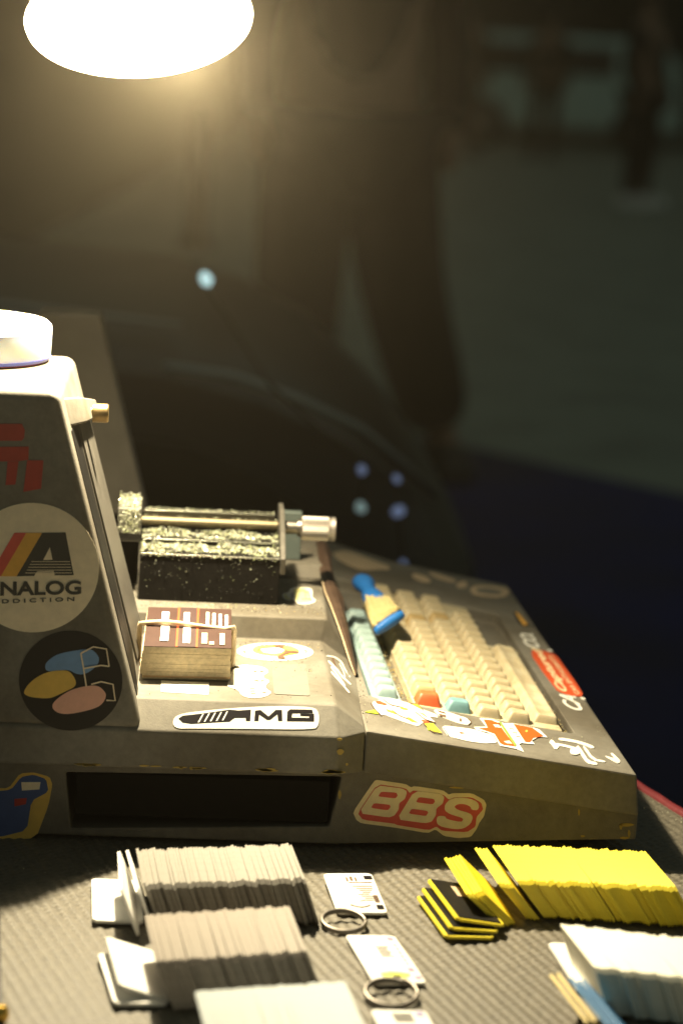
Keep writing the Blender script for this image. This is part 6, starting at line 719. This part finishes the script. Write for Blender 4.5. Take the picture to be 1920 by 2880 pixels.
# ================================================================ tub on the tower
TUBM = M('translucent_white_plastic', (.93, .92, .90), .4, sss=.9); TUBM.node_tree.nodes['Principled BSDF'].inputs['Subsurface Scale'].default_value = .02
tub = thing('round_tub', (-.1395, 1.488, .267), 'overlit white round tub standing on top of the sticker tower', 'tub')
lathe('tub_wall', (-.1395, 1.488, .2674), (0, 0, 1), [(0, .054), (.0008, .0575), (.0042, .0593), (.019, .0598)], TUBM, tub, 64)
lathe('tub_lid', (-.1395, 1.488, .2674), (0, 0, 1), [(.0192, .0598), (.0222, .0592), (.0245, .0565), (.0252, .05), (.0252, .001)], TUBM, tub, 64)
lathe('blue_band', (-.1395, 1.488, .2674), (0, 0, 1), [(.0013, .0585), (.0022, .0592), (.0032, .0595)], M('blue_print', (.05, .07, .4), .4), tub, 64)
lathe('red_band', (-.1395, 1.488, .2674), (0, 0, 1), [(.0006, .0577), (.0011, .0584)], M('red_print', (.3, .04, .05), .4), tub, 64)

# ================================================================ bundle of cards on the deck
bu = thing('card_bundle', (.01, 1.445, .0884), 'bundle of brown printed cards held by a rubber band on the deck', 'card bundle')
z = .0888; N = 27
for i in range(N):
    th = .00075 if i > 2 else .0011; j = random.uniform(-.0003, .0003); k = random.uniform(-.0003, .0003)
    back_up = i/N*.004; x0, x1 = -.0152+k-.002*(i > 2)*(1-i/N), .0372+k
    v = [(x0, 1.4095+j-i*.00022, z), (x1, 1.4125+j-i*.00022, z), (x1+.001, 1.492+j, z+back_up), (x0+.001, 1.489+j, z+back_up)]
    v += [(a, b, c+th*.97) for a, b, c in v]
    mesh('card', v, [(3, 2, 1, 0), (4, 5, 6, 7)]+[(a, (a+1) % 4, 4+(a+1) % 4, 4+a) for a in range(4)], CARDB if i not in (1,) else KEYO, bu)
    z += th
zt = z; bk = .0041
def topq(u0, u1, w0, w1, col, lift):
    def P(u, w): return (-.0152+.0524*u+.001*w, 1.4037+.003*u+.0855*w, zt+bk*w+lift)
    return (col, (0, 0, 1), [P(u0, w0), P(u1, w0), P(u1, w1), P(u0, w1)])
MATS['card_print'] = CARDT; M('card_print_dark', (.055, .028, .026), .5); M('card_orange', (.50, .085, .02), .5)
film('printed_face', [topq(0, 1, 0, 1, 'card_print', .0003), topq(.385, .59, 0, 1, 'card_print_dark', .0006), topq(.36, .385, 0, 1, 'card_orange', .0006), topq(.59, .615, 0, 1, 'card_orange', .0006)]
     + [topq(.18, .275, .12, .50, 'stk_white', .0009), topq(.175, .26, .56, .86, 'stk_white', .0009), topq(.44, .525, .08, .50, 'stk_white', .0009), topq(.435, .505, .56, .86, 'stk_white', .0009)]
     + [topq(.655, .72, .08, .34, 'stk_cream', .0009), topq(.745, .80, .06, .13, 'stk_cream', .0009), topq(.865, .92, .06, .34, 'stk_cream', .0009)]
     + [topq(.70+.075*k, .735+.075*k, .52, .88-.02*k, 'stk_white', .0009) for k in range(4)], bu)
rb = []
for t in range(40):
    a = t/40; per = a*4
    yb = 1.447
    if per < 1: p = (-.0185+.058*per, yb+.001*sin(per*9), zt+.0035+.0015*sin(per*5))
    elif per < 2: p = (.0395, yb+.004*sin((per-1)*pi), zt+.0035-(zt-.0886)*(per-1))
    elif per < 3: p = (.0395-.058*(per-2), yb, .0888)
    else: p = (-.0185, yb+.003*sin((per-3)*pi), .0888+(zt+.0035-.0886)*(per-3))
    rb.append(p)
tube('rubber_band', rb, .0016, RUBBER, bu, 8, True)

# ================================================================ little brush lying on the keys
br = thing('cleaning_brush', (.143, 1.65, .088), 'small blue handled brush with yellow bristles lying across the keys', 'brush')
BLU = M('blue_brush_plastic', (.02, .16, .52), .35, var=.1, scale=100)
h0 = Vector((.1380, 1.7180, .0870)); h1 = Vector((.1440, 1.643, .0870)); h2 = Vector((.1475, 1.592, .0870)); dh = (h1-h0).normalized()
def flat_loft(name, segs, mat, parent, wd):
    loops = []
    for c, w, t in segs:
        loops.append([tuple(Vector(c)+wd*(w*cos(2*pi*i/16))+Vector((0, 0, 1))*(t*sin(2*pi*i/16))) for i in range(16)])
    return loft(name, loops, mat, parent, smooth=True)
wd = Vector((dh.y*-1, dh.x, 0)).normalized()
L = (h1-h0)
flat_loft('handle', [(h0-dh*.006, .003, .003), (h0-dh*.003, .0062, .005), (h0+L*.04, .0080, .0062), (h0+L*.18, .0078, .0062), (h0+L*.34, .0055, .0048), (h0+L*.46, .0053, .0048), (h0+L*.6, .0070, .0058), (h0+L*.8, .0083, .0064), (h0+L*.97, .0080, .006), (h1, .0070, .005)], BLU, br, wd)
YB2 = M('yellow_bristle', (.60, .50, .24), .7, var=.35, scale=500, bump=.8, bscale=900)
V = []; F = []; d2 = (h2-h1).normalized(); w2 = Vector((.80, .32, .50)).normalized(); t2 = w2.cross(d2).normalized()
for k in range(420):
    a, b = random.uniform(-1, 1), random.uniform(-1, 1)
    p = h1 - d2*.004 + wd*(a*.0085) + Vector((0, 0, 1))*(b*.005+.0005); q = h2 + w2*(a*.0118) + t2*(b*.0040) - d2*random.uniform(0, .002)
    s = .00052; i0 = len(V); x = wd*s; zz = Vector((0, 0, s))
    for c in (p, q): V += [tuple(c+x+zz), tuple(c-x+zz), tuple(c-x-zz), tuple(c+x-zz)]
    F += [(i0+j, i0+(j+1) % 4, i0+4+(j+1) % 4, i0+4+j) for j in range(4)] + [(i0+4, i0+5, i0+6, i0+7)]
bo = mesh('bristles', V, F, YB2, br, fix=False); bo['kind'] = 'stuff'
loft('tip_band', [[tuple(h2+d2*t+w2*(w*max(-1, min(1, 1.25*cos(2*pi*(i+.5)/16))))+t2*(th*sin(2*pi*(i+.5)/16))) for i in range(16)] for t, w, th in ((-.001, .0120, .0034), (.0045, .0121, .0034), (.0053, .0116, .0030))], BLU, br, smooth=True)

# ================================================================ swarf and dust (uncountable)
def chips(name, spots, label, mats, parent=None):
    V = []; F = []; MI = []
    for (x, y, z, s, mi) in spots:
        n = Vector((random.gauss(0, 1), random.gauss(0, 1), random.gauss(0, 1)+.4)).normalized(); _, a, b = frame(n); i0 = len(V); c = Vector((x, y, z))
        e = random.uniform(.35, 1)
        V += [tuple(c+a*s), tuple(c+b*s*e-n*s*.3), tuple(c-a*s*random.uniform(.4, 1)+n*s*.3), tuple(c-b*s*e), tuple(c+n*s*.45)]
        F += [(i0, i0+1, i0+4), (i0+1, i0+2, i0+4), (i0+2, i0+3, i0+4), (i0+3, i0, i0+4), (i0+3, i0+2, i0+1, i0)]; MI += [mi]*5
    me = bpy.data.meshes.new(name); me.from_pydata(V, [], F); me.update()
    for m in mats: me.materials.append(m)
    me.polygons.foreach_set('material_index', MI)
    o = link(name, me); tag(o, label, 'swarf', kind='stuff'); return o
SW = [M('swarf_pale', (.72, .74, .55), .25, spec=.8), M('swarf_green', (.38, .42, .22), .3), M('swarf_silver', (.8, .8, .76), .18, metal=.7), M('swarf_dark', (.05, .04, .03), .6), M('swarf_gold', (.55, .40, .13), .35)]
def rc(): return random.choices((0, 1, 2), (5, 3, 3))[0]
sp_ = []
R = random.uniform
for k in range(3600):
    x = R(-.0212, .0698); yy = 1.557+R(0, 1)**.8*.029
    if sin(x*310+yy*260)+.8*sin(x*97-yy*410)+.6*sin(yy*700+x*40) < R(-1.2, .9): continue
    hgt = .0030*(.65+.35*sin(x*190)+.25*sin(x*420)); sp_.append((x, yy, .1358+R(0, 1)**1.5*hgt, R(.0004, .0011), rc()))
for k in range(3000):
    x = R(-.0210, .0698); yy = 1.589+R(0, .028)
    if sin(x*280+yy*300)+.8*sin(x*120-yy*380)+.6*sin(yy*650+x*60) < R(-1.0, 1.1): continue
    hgt = .0026*(.6+.4*sin(x*150+2)); sp_.append((x, yy, .1392+R(0, 1)**1.5*hgt, R(.0004, .0011), rc()))
for k in range(260): sp_.append((R(-.0210, .068), R(1.6275, 1.6328), .1511+R(0, .0008), R(.0003, .0008), rc()))
for k in range(170): u = R(0, 1)**1.6; sp_.append((R(-.021, .0698), 1.5552-R(0, .0004), .1348-u*.030, R(.00012, .0005)*(1.25-u*.6), rc()))
for k in range(60): sp_.append((R(-.021, .0698), R(1.551, 1.5553), .1353+R(-.0015, .0008), R(.0004, .0009), rc()))
for k in range(500): sp_.append((R(-.037, -.0227), R(1.576, 1.612), .1613+R(0, 1)**2*.004, R(.0003, .0011), rc()))
for k in range(420): sp_.append((R(-.037, -.0227), 1.5745-R(0, .0006), R(.1445, .1608), R(.0003, .0008), rc()))
for k in range(60): sp_.append((R(-.02, .07), 1.620+R(-.002, .002), .1484, R(.0003, .0007), rc()))
for k in range(90): sp_.append((R(-.02, .07), R(1.540, 1.554), .1040, R(.0003, .0008), rc()))
chips('engraving_swarf', sp_, 'heaps of glittering pale engraving chips on the vice', SW)
sp_ = []
for k in range(650):
    u = R(0, 1); y = 1.45+u*.30; x = SH(.1515, y)+random.gauss(0, .0018); p = kb(x, y, -.0082+R(0, .004)); sp_.append((p.x, p.y, p.z, R(.0003, .0010), random.choice((4, 4, 0, 3))))
for k in range(420):
    y = R(1.441, 1.66); x = SH(.2525, y)+random.gauss(0, .0009); p = kb(x, y, -.0078+R(0, .003)); sp_.append((p.x, p.y, p.z, R(.0003, .0009), random.choice((4, 3, 3, 0))))
chips('keyboard_swarf', sp_, 'golden brown chips collected in the gaps beside the keys', SW)
sp_ = []
for k in range(240): sp_.append((R(-.012, .097), R(1.375, 1.52)**1, .0887, R(.00015, .0005), 3))
for k in range(130): sp_.append((R(.03, .097), R(1.49, 1.519), .0887, R(.0002, .0007), random.choice((3, 3, 4, 0))))
for k in range(60): sp_.append((R(.065, .088), R(1.44, 1.49), .0890, R(.0002, .0006), random.choice((3, 4))))
for k in range(160): sp_.append((R(-.02, .10), R(1.533, 1.554), .1040, R(.0002, .0007), random.choice((3, 0, 4))))
for k in range(150): sp_.append((R(.072, .103), R(1.535, 1.64), .1040, R(.0002, .0006), random.choice((3, 0, 3))))
for k in range(170): y = R(1.38, 1.72); p = kb(SH(R(.1185, .125), y), y, .0003); sp_.append((p.x, p.y, p.z, R(.0002, .0006), random.choice((3, 3, 0))))
for k in range(90): y = R(1.37, 1.437); p = kb(R(.125, .27), y, .0004); sp_.append((p.x, p.y, p.z, R(.00015, .0005), random.choice((3, 0, 4))))
for k in range(70): y = R(1.44, 1.75); p = kb(SH(R(.255, .277), y), y, .0004); sp_.append((p.x, p.y, p.z, R(.00015, .0005), 0))
chips('deck_dust', sp_, 'dark specks and crumbs scattered over the grey deck', SW)
sp_ = []
for k in range(60): y = R(1.40, 1.5); sp_.append((TE(y)-R(.001, .03), y, .0005, R(.0002, .0006), 0))
for k in range(40): sp_.append((R(-.08, .3), R(1.1, 1.36), .0003, R(.0002, .0005), 0))
chips('mat_crumbs', sp_, 'tiny bright crumbs on the dark mat', SW)

# ================================================================ key tags on split rings
def tag_thing(name, corners, label, th=.0016, z0=.0006, prints=(), tilt=0, group=None):
    c = [Vector((x, y, 0)) for x, y in corners]; ctr = sum(c, Vector())/len(c)
    t = thing(name, (ctr.x, ctr.y, 0), label, 'key tag', group)
    pts = []
    for i in range(4):
        p, a, b = c[i], c[(i-1) % 4], c[(i+1) % 4]; r = .0035
        A = p+(a-p).normalized()*r; B = p+(b-p).normalized()*r
        for k in range(5):
            s = k/4; pts.append((1-s)**2*A + 2*s*(1-s)*p + s*s*B)
    zz = lambda p: z0 + tilt*((p.y-min(q.y for q in c))/.06)
    loft('tag_plate', [[(p.x, p.y, zz(p)) for p in pts], [(p.x, p.y, zz(p)+th) for p in pts]], WHITE, t, .0003)
    def uv(u, w): 
        p = c[0]*(1-u)*(1-w)+c[1]*u*(1-w)+c[2]*u*w+c[3]*(1-u)*w; return (p.x, p.y, zz(p)+th+.0004)
    P = []
    for col, poly in prints:
        pp = [uv(*q) for q in poly]; 
        if sum((pp[i][0]-pp[0][0])*(pp[(i+1) % len(pp)][1]-pp[0][1])-(pp[i][1]-pp[0][1])*(pp[(i+1) % len(pp)][0]-pp[0][0]) for i in range(len(pp))) < 0: pp = pp[::-1]
        P.append((col, (0, 0, 1), pp))
    if P: film('print', P, t)
    return t
def rect(u0, u1, w0, w1): return [(u0, w0), (u1, w0), (u1, w1), (u0, w1)]
def split_ring(parent, c, r, tilt, rot=0):
    pts = []
    for i in range(96):
        a = 4*pi*i/95; x, y = r*cos(a+rot), r*sin(a+rot); h = (i/95-.5)*.0022
        pts.append((c[0]+x, c[1]+y*cos(tilt), c[2]+y*sin(tilt)+h+.0012))
    tube('split_ring', pts, .00105, STEEL, parent, 8)
M('print_pink', (.62, .25, .42), .4); M('print_lime', (.62, .66, .15), .4); M('print_grey', (.35, .33, .30), .4); M('print_violet', (.35, .30, .55), .4)
pr = [('stk_ink', rect(.80, .97, .08, .17)), ('stk_ink', rect(.82, .96, .82, .93)), ('stk_brown', rect(.45, .93, .245, .26)), ('stk_brown', rect(.5, .9, .34, .355))]
pr += [('stk_brown', rect(.55+.05*(k % 3), .9-.04*(k % 4), .40+.05*k, .412+.05*k)) for k in range(7)] + [('stk_brown', rect(.83+.0*k, .93, .58+.05*k, .61+.05*k)) for k in range(4)]
pr += [('stk_brown', rect(.42, .46, .12, .22)), ('stk_brown', rect(.5, .56, .10, .20)), ('stk_brown', rect(.6, .64, .12, .21))]
leaf = [(.30+.42*(k/10), .83-.09*sin(pi*k/10)) for k in range(11)] + [(.72-.42*(k/10), .83+.06*sin(pi*k/10)) for k in range(1, 10)]
leaf2 = [(.51+(a-.51)*.86, .83+(b-.83)*.75) for a, b in leaf]
pr += [('stk_brown', leaf)]
t1 = tag_thing('key_tag', [(.0926, 1.31), (.1204, 1.3127), (.1256, 1.2564), (.0977, 1.255)], 'white key tag with black print and a split ring, nearest the machine', prints=pr, tilt=.003)
film('print', [('stk_white', (0, 0, 1), [(p[0], p[1], p[2]) for p in [(.0926*(1-u)*(1-w)+.1204*u*(1-w)+.1256*u*w+.0977*(1-u)*w, 1.31*(1-u)*(1-w)+1.3127*u*(1-w)+1.2564*u*w+1.255*(1-u)*w, .0028+.003*(1-w)*.95) for u, w in leaf2]][::-1])], t1)
split_ring(t1, (.1003, 1.2395, .0015), .0118, radians(10))
blob = [(.50+.28*cos(2*pi*k/14)*(1+.15*sin(5*k)), .86+.075*sin(2*pi*k/14)*(1+.2*cos(3*k))) for k in range(14)]
pr = [('print_lime', blob), ('stk_white', rect(.42, .58, .87, .93)), ('print_pink', rect(.80, .92, .05, .11)), ('print_pink', rect(.80, .92, .70, .77)), ('print_pink', rect(.84, .96, .87, .93))]
pr += [('print_grey', rect(.45+.03*(k % 2), .72-.03*(k % 3), .25+.035*k, .257+.035*k)) for k in range(7)] + [('print_pink', rect(.84, .9, .2+.08*k, .235+.08*k)) for k in range(6)]
t2 = tag_thing('key_tag', [(.0999, 1.2206), (.1263, 1.2218), (.1376, 1.156), (.1103, 1.1539)], 'white key tag with pink dots and lime blob between the two split rings', prints=pr)
split_ring(t2, (.1180, 1.1395, .0015), .0130, radians(10), 1)
pr = [('print_violet', rect(.78, .92, .04, .12))] + [('print_grey', rect(.35, .70, .08+.03*k, .086+.03*k)) for k in range(6)]
t3 = tag_thing('key_tag', [(.106, 1.1189), (.1333, 1.1196), (.1420, 1.056), (.1140, 1.055)], 'white key tag cut off by the bottom edge below the second ring', prints=pr)

# ================================================================ rows of tag blanks
def blank_mesh(name, t, L, Wd, mat):
    c = .0022; o = [(c, 0), (L-c, 0), (L, c), (L, Wd-c), (L-c, Wd), (c, Wd), (0, Wd-c), (0, c)]
    v = [(s*t/2, y, z) for s in (-1, 1) for y, z in o]; f = [tuple(range(7, -1, -1)), tuple(range(8, 16))]+[(i, (i+1) % 8, 8+(i+1) % 8, 8+i) for i in range(8)]
    me = bpy.data.meshes.new(name); me.from_pydata(v, [], f); me.update(); me.materials.append(mat); return me
def blank(me, name, bottom, d1, upv, label, cat, group, mat=None):
    d1 = Vector(d1).normalized(); w = Vector(upv).normalized(); w = (w-d1*w.dot(d1)).normalized(); n = d1.cross(w)
    o = bpy.data.objects.new(name, me); COL.objects.link(o)
    o.matrix_world = Matrix(((n.x, d1.x, w.x, bottom[0]), (n.y, d1.y, w.y, bottom[1]), (n.z, d1.z, w.z, bottom[2]), (0, 0, 0, 1)))
    if mat: o.material_slots[0].link = 'OBJECT'; o.material_slots[0].material = mat
    return tag(o, label, cat, group)
def row(me, n, a, b, d1, d2, label, group, name='tag_blank', jit=.0009, lean_in=0, bow=0, cat='tag blank'):
    a, b = Vector(a), Vector(b); d2 = Vector(d2)
    for i in range(n):
        s = i/(n-1); p = a.lerp(b, s); lean = 1+lean_in*(1-s)
        dd = Vector((d2.x*lean, d2.y*lean, d2.z)); dd = dd.normalized()*d2.length
        j = random.gauss(0, jit)+.0012*sin(i*.9)*(jit > .0005)
        dv = Vector(d1).normalized(); p = p + dv*j + Vector((0, 0, random.gauss(0, .0002)))
        bt = p+dd; bt.z = max(.0003, min(bt.z, .0012)) 
        lb = label if 0 < i < n-1 else ('leftmost ' if i == 0 else 'rightmost ')+label
        blank(me, name, bt, dv+Vector((random.gauss(0, .003), 0, 0)), -dd, lb, cat, group)
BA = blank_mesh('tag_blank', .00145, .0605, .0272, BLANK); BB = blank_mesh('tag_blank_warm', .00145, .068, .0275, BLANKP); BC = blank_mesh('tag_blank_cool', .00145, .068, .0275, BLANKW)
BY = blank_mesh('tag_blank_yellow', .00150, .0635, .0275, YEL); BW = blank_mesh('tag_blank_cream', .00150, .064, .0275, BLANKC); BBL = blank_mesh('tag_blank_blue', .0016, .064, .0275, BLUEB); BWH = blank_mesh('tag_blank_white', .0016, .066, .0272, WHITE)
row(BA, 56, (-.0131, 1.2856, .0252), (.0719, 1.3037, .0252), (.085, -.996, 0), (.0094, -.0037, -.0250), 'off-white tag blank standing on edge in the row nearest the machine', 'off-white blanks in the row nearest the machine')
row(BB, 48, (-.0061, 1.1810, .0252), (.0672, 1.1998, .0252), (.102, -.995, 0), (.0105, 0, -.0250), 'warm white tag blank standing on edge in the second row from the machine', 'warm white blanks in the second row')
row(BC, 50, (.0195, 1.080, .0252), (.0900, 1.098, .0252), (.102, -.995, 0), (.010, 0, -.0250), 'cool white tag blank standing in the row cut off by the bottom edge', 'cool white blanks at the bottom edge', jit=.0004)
# strays by the grey rows
def stray(me, bottom, d1, upv, label): blank(me, 'tag_blank', bottom, d1, upv, label, 'tag blank', None)
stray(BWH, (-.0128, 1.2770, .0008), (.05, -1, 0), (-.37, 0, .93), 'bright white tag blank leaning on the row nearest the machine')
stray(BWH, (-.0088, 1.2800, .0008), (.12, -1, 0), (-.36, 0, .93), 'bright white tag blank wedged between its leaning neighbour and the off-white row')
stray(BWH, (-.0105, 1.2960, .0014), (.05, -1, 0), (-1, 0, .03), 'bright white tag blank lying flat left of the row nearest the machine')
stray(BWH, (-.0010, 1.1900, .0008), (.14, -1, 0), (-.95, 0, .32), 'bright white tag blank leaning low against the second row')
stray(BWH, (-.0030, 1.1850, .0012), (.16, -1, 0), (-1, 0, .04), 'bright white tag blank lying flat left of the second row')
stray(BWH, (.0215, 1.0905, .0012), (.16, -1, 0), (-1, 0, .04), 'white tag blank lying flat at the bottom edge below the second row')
# yellow rows
yl = 'yellow tag blank standing in the long leaning row in front of the red-lettered sticker'
row(BY, 54, (.1900, 1.3170, .0232), (.2757, 1.3120, .0232), (.102, -.995, 0), (.0135, .003, -.0232), yl, 'yellow blanks in the long row', lean_in=.35)
row(BY, 4, (.1785, 1.3190, .0215), (.1842, 1.3185, .0215), (.102, -.995, 0), (.0185, .002, -.0215), 'yellow tag blank in the group of four just left of the long yellow row', 'four yellow blanks')
row(BY, 5, (.1600, 1.3060, .0190), (.1685, 1.3100, .0190), (.102, -.995, 0), (.0205, .001, -.0190), 'yellow tag blank in the slanting group of five left of the group of four', 'five slanting yellow blanks')
def black_faced(bottom, d1, upv, label):
    o = blank(BY, 'tag_blank', bottom, d1, upv, label, 'tag blank', None)
    f = bpy.data.objects.new('black_face', blank_face); COL.objects.link(f); f.parent = o
    g = bpy.data.objects.new('label_patch', patch_face); COL.objects.link(g); g.parent = f
    return o
bmf, bff = boxg(-.0013, -.0008, .0016, .0619, .0016, .0259); blank_face = bpy.data.meshes.new('black_face'); blank_face.from_pydata(bmf, [], bff); blank_face.materials.append(BLACKG); bmf, bff = boxg(-.0016, -.00135, .010, .026, .0085, .0165); patch_face = bpy.data.meshes.new('label_patch'); patch_face.from_pydata(bmf, [], bff); patch_face.materials.append(MATS['stk_tanlight'])
black_faced((.1705, 1.2870, .0012), (.16, -.99, 0), (-1, .05, .05), 'yellow edged tag blank with black face lying flat at the left end')
black_faced((.1732, 1.2910, .0032), (.16, -.99, 0), (-1, .05, .10), 'yellow edged black faced blank lying on top of the flat one')
black_faced((.1765, 1.2950, .0052), (.16, -.99, 0), (-1, .05, .17), 'uppermost yellow edged black faced blank, tilted towards the five slanting ones')
# cream rows at right
row(BW, 44, (.2045+.004, 1.1855, .0250), (.2740, 1.1700, .0250), (.135, -.99, 0), (.0095, 0, -.0250), 'cream white tag blank standing in the row at the lower right corner', 'cream blanks at the lower right', jit=.0008)
stray(BWH, (.2350, 1.2190, .0012), (.09, -1, 0), (-1, 0, .035), 'white tag blank lying flat left of the cream row')
row(BBL, 3, (.2050, 1.128, .018), (.2110, 1.1275, .018), (.15, -.99, 0), (.018, 0, -.018), 'blue tag blank leaning at the bottom edge beside the cream row', 'blue blanks at the bottom edge')
row(blank_mesh('tag_blank_straw', .0016, .064, .0275, M('straw_blank', (.62, .48, .16), .5)), 2, (.1945, 1.1295, .020), (.1985, 1.1290, .020), (.15, -.99, 0), (.016, 0, -.020), 'straw yellow tag blank beside the blue ones at the bottom edge', 'straw blanks at the bottom edge')
# gold key fob at the lower left edge
fb = thing('key_fob', (-.075, 1.10, 0), 'black strap with a gold clasp at the lower left edge', 'key fob')
loft('strap', [[(x-.0105, y, .0006), (x, y, .0006), (x, y, .0030), (x-.0105, y, .0030)] for x, y in ((-.0835, 1.235), (-.0790, 1.18), (-.0745, 1.13), (-.0690, 1.085))], M('black_leather', (.012, .010, .009), .55, var=.3, scale=300, bump=.5), fb, .0006)
lathe('clasp', (-.083, 1.0915, .0062), (1, -.1, 0), [(0, .002), (.001, .0042), (.013, .0045), (.0145, .003), (.0150, .001)], M('gold_metal', (.75, .48, .10), .25, metal=1), fb, 24)

# ================================================================ night haze round everything
hv, hf = boxg(-29, 29, -2.6, 55, GZ-1, 11.6)
hz = mesh('haze', hv, hf); hz['kind'] = 'stuff'
hm = bpy.data.materials.new('haze'); hm.use_nodes = True; nt = hm.node_tree; nt.nodes.clear()
pv = nt.nodes.new('ShaderNodeVolumePrincipled'); pv.inputs['Color'].default_value = (.97, .84, .62, 1); pv.inputs['Density'].default_value = .0122; pv.inputs['Anisotropy'].default_value = .91
ou = nt.nodes.new('ShaderNodeOutputMaterial'); nt.links.new(pv.outputs[0], ou.inputs['Volume']); hz.data.materials.append(hm)
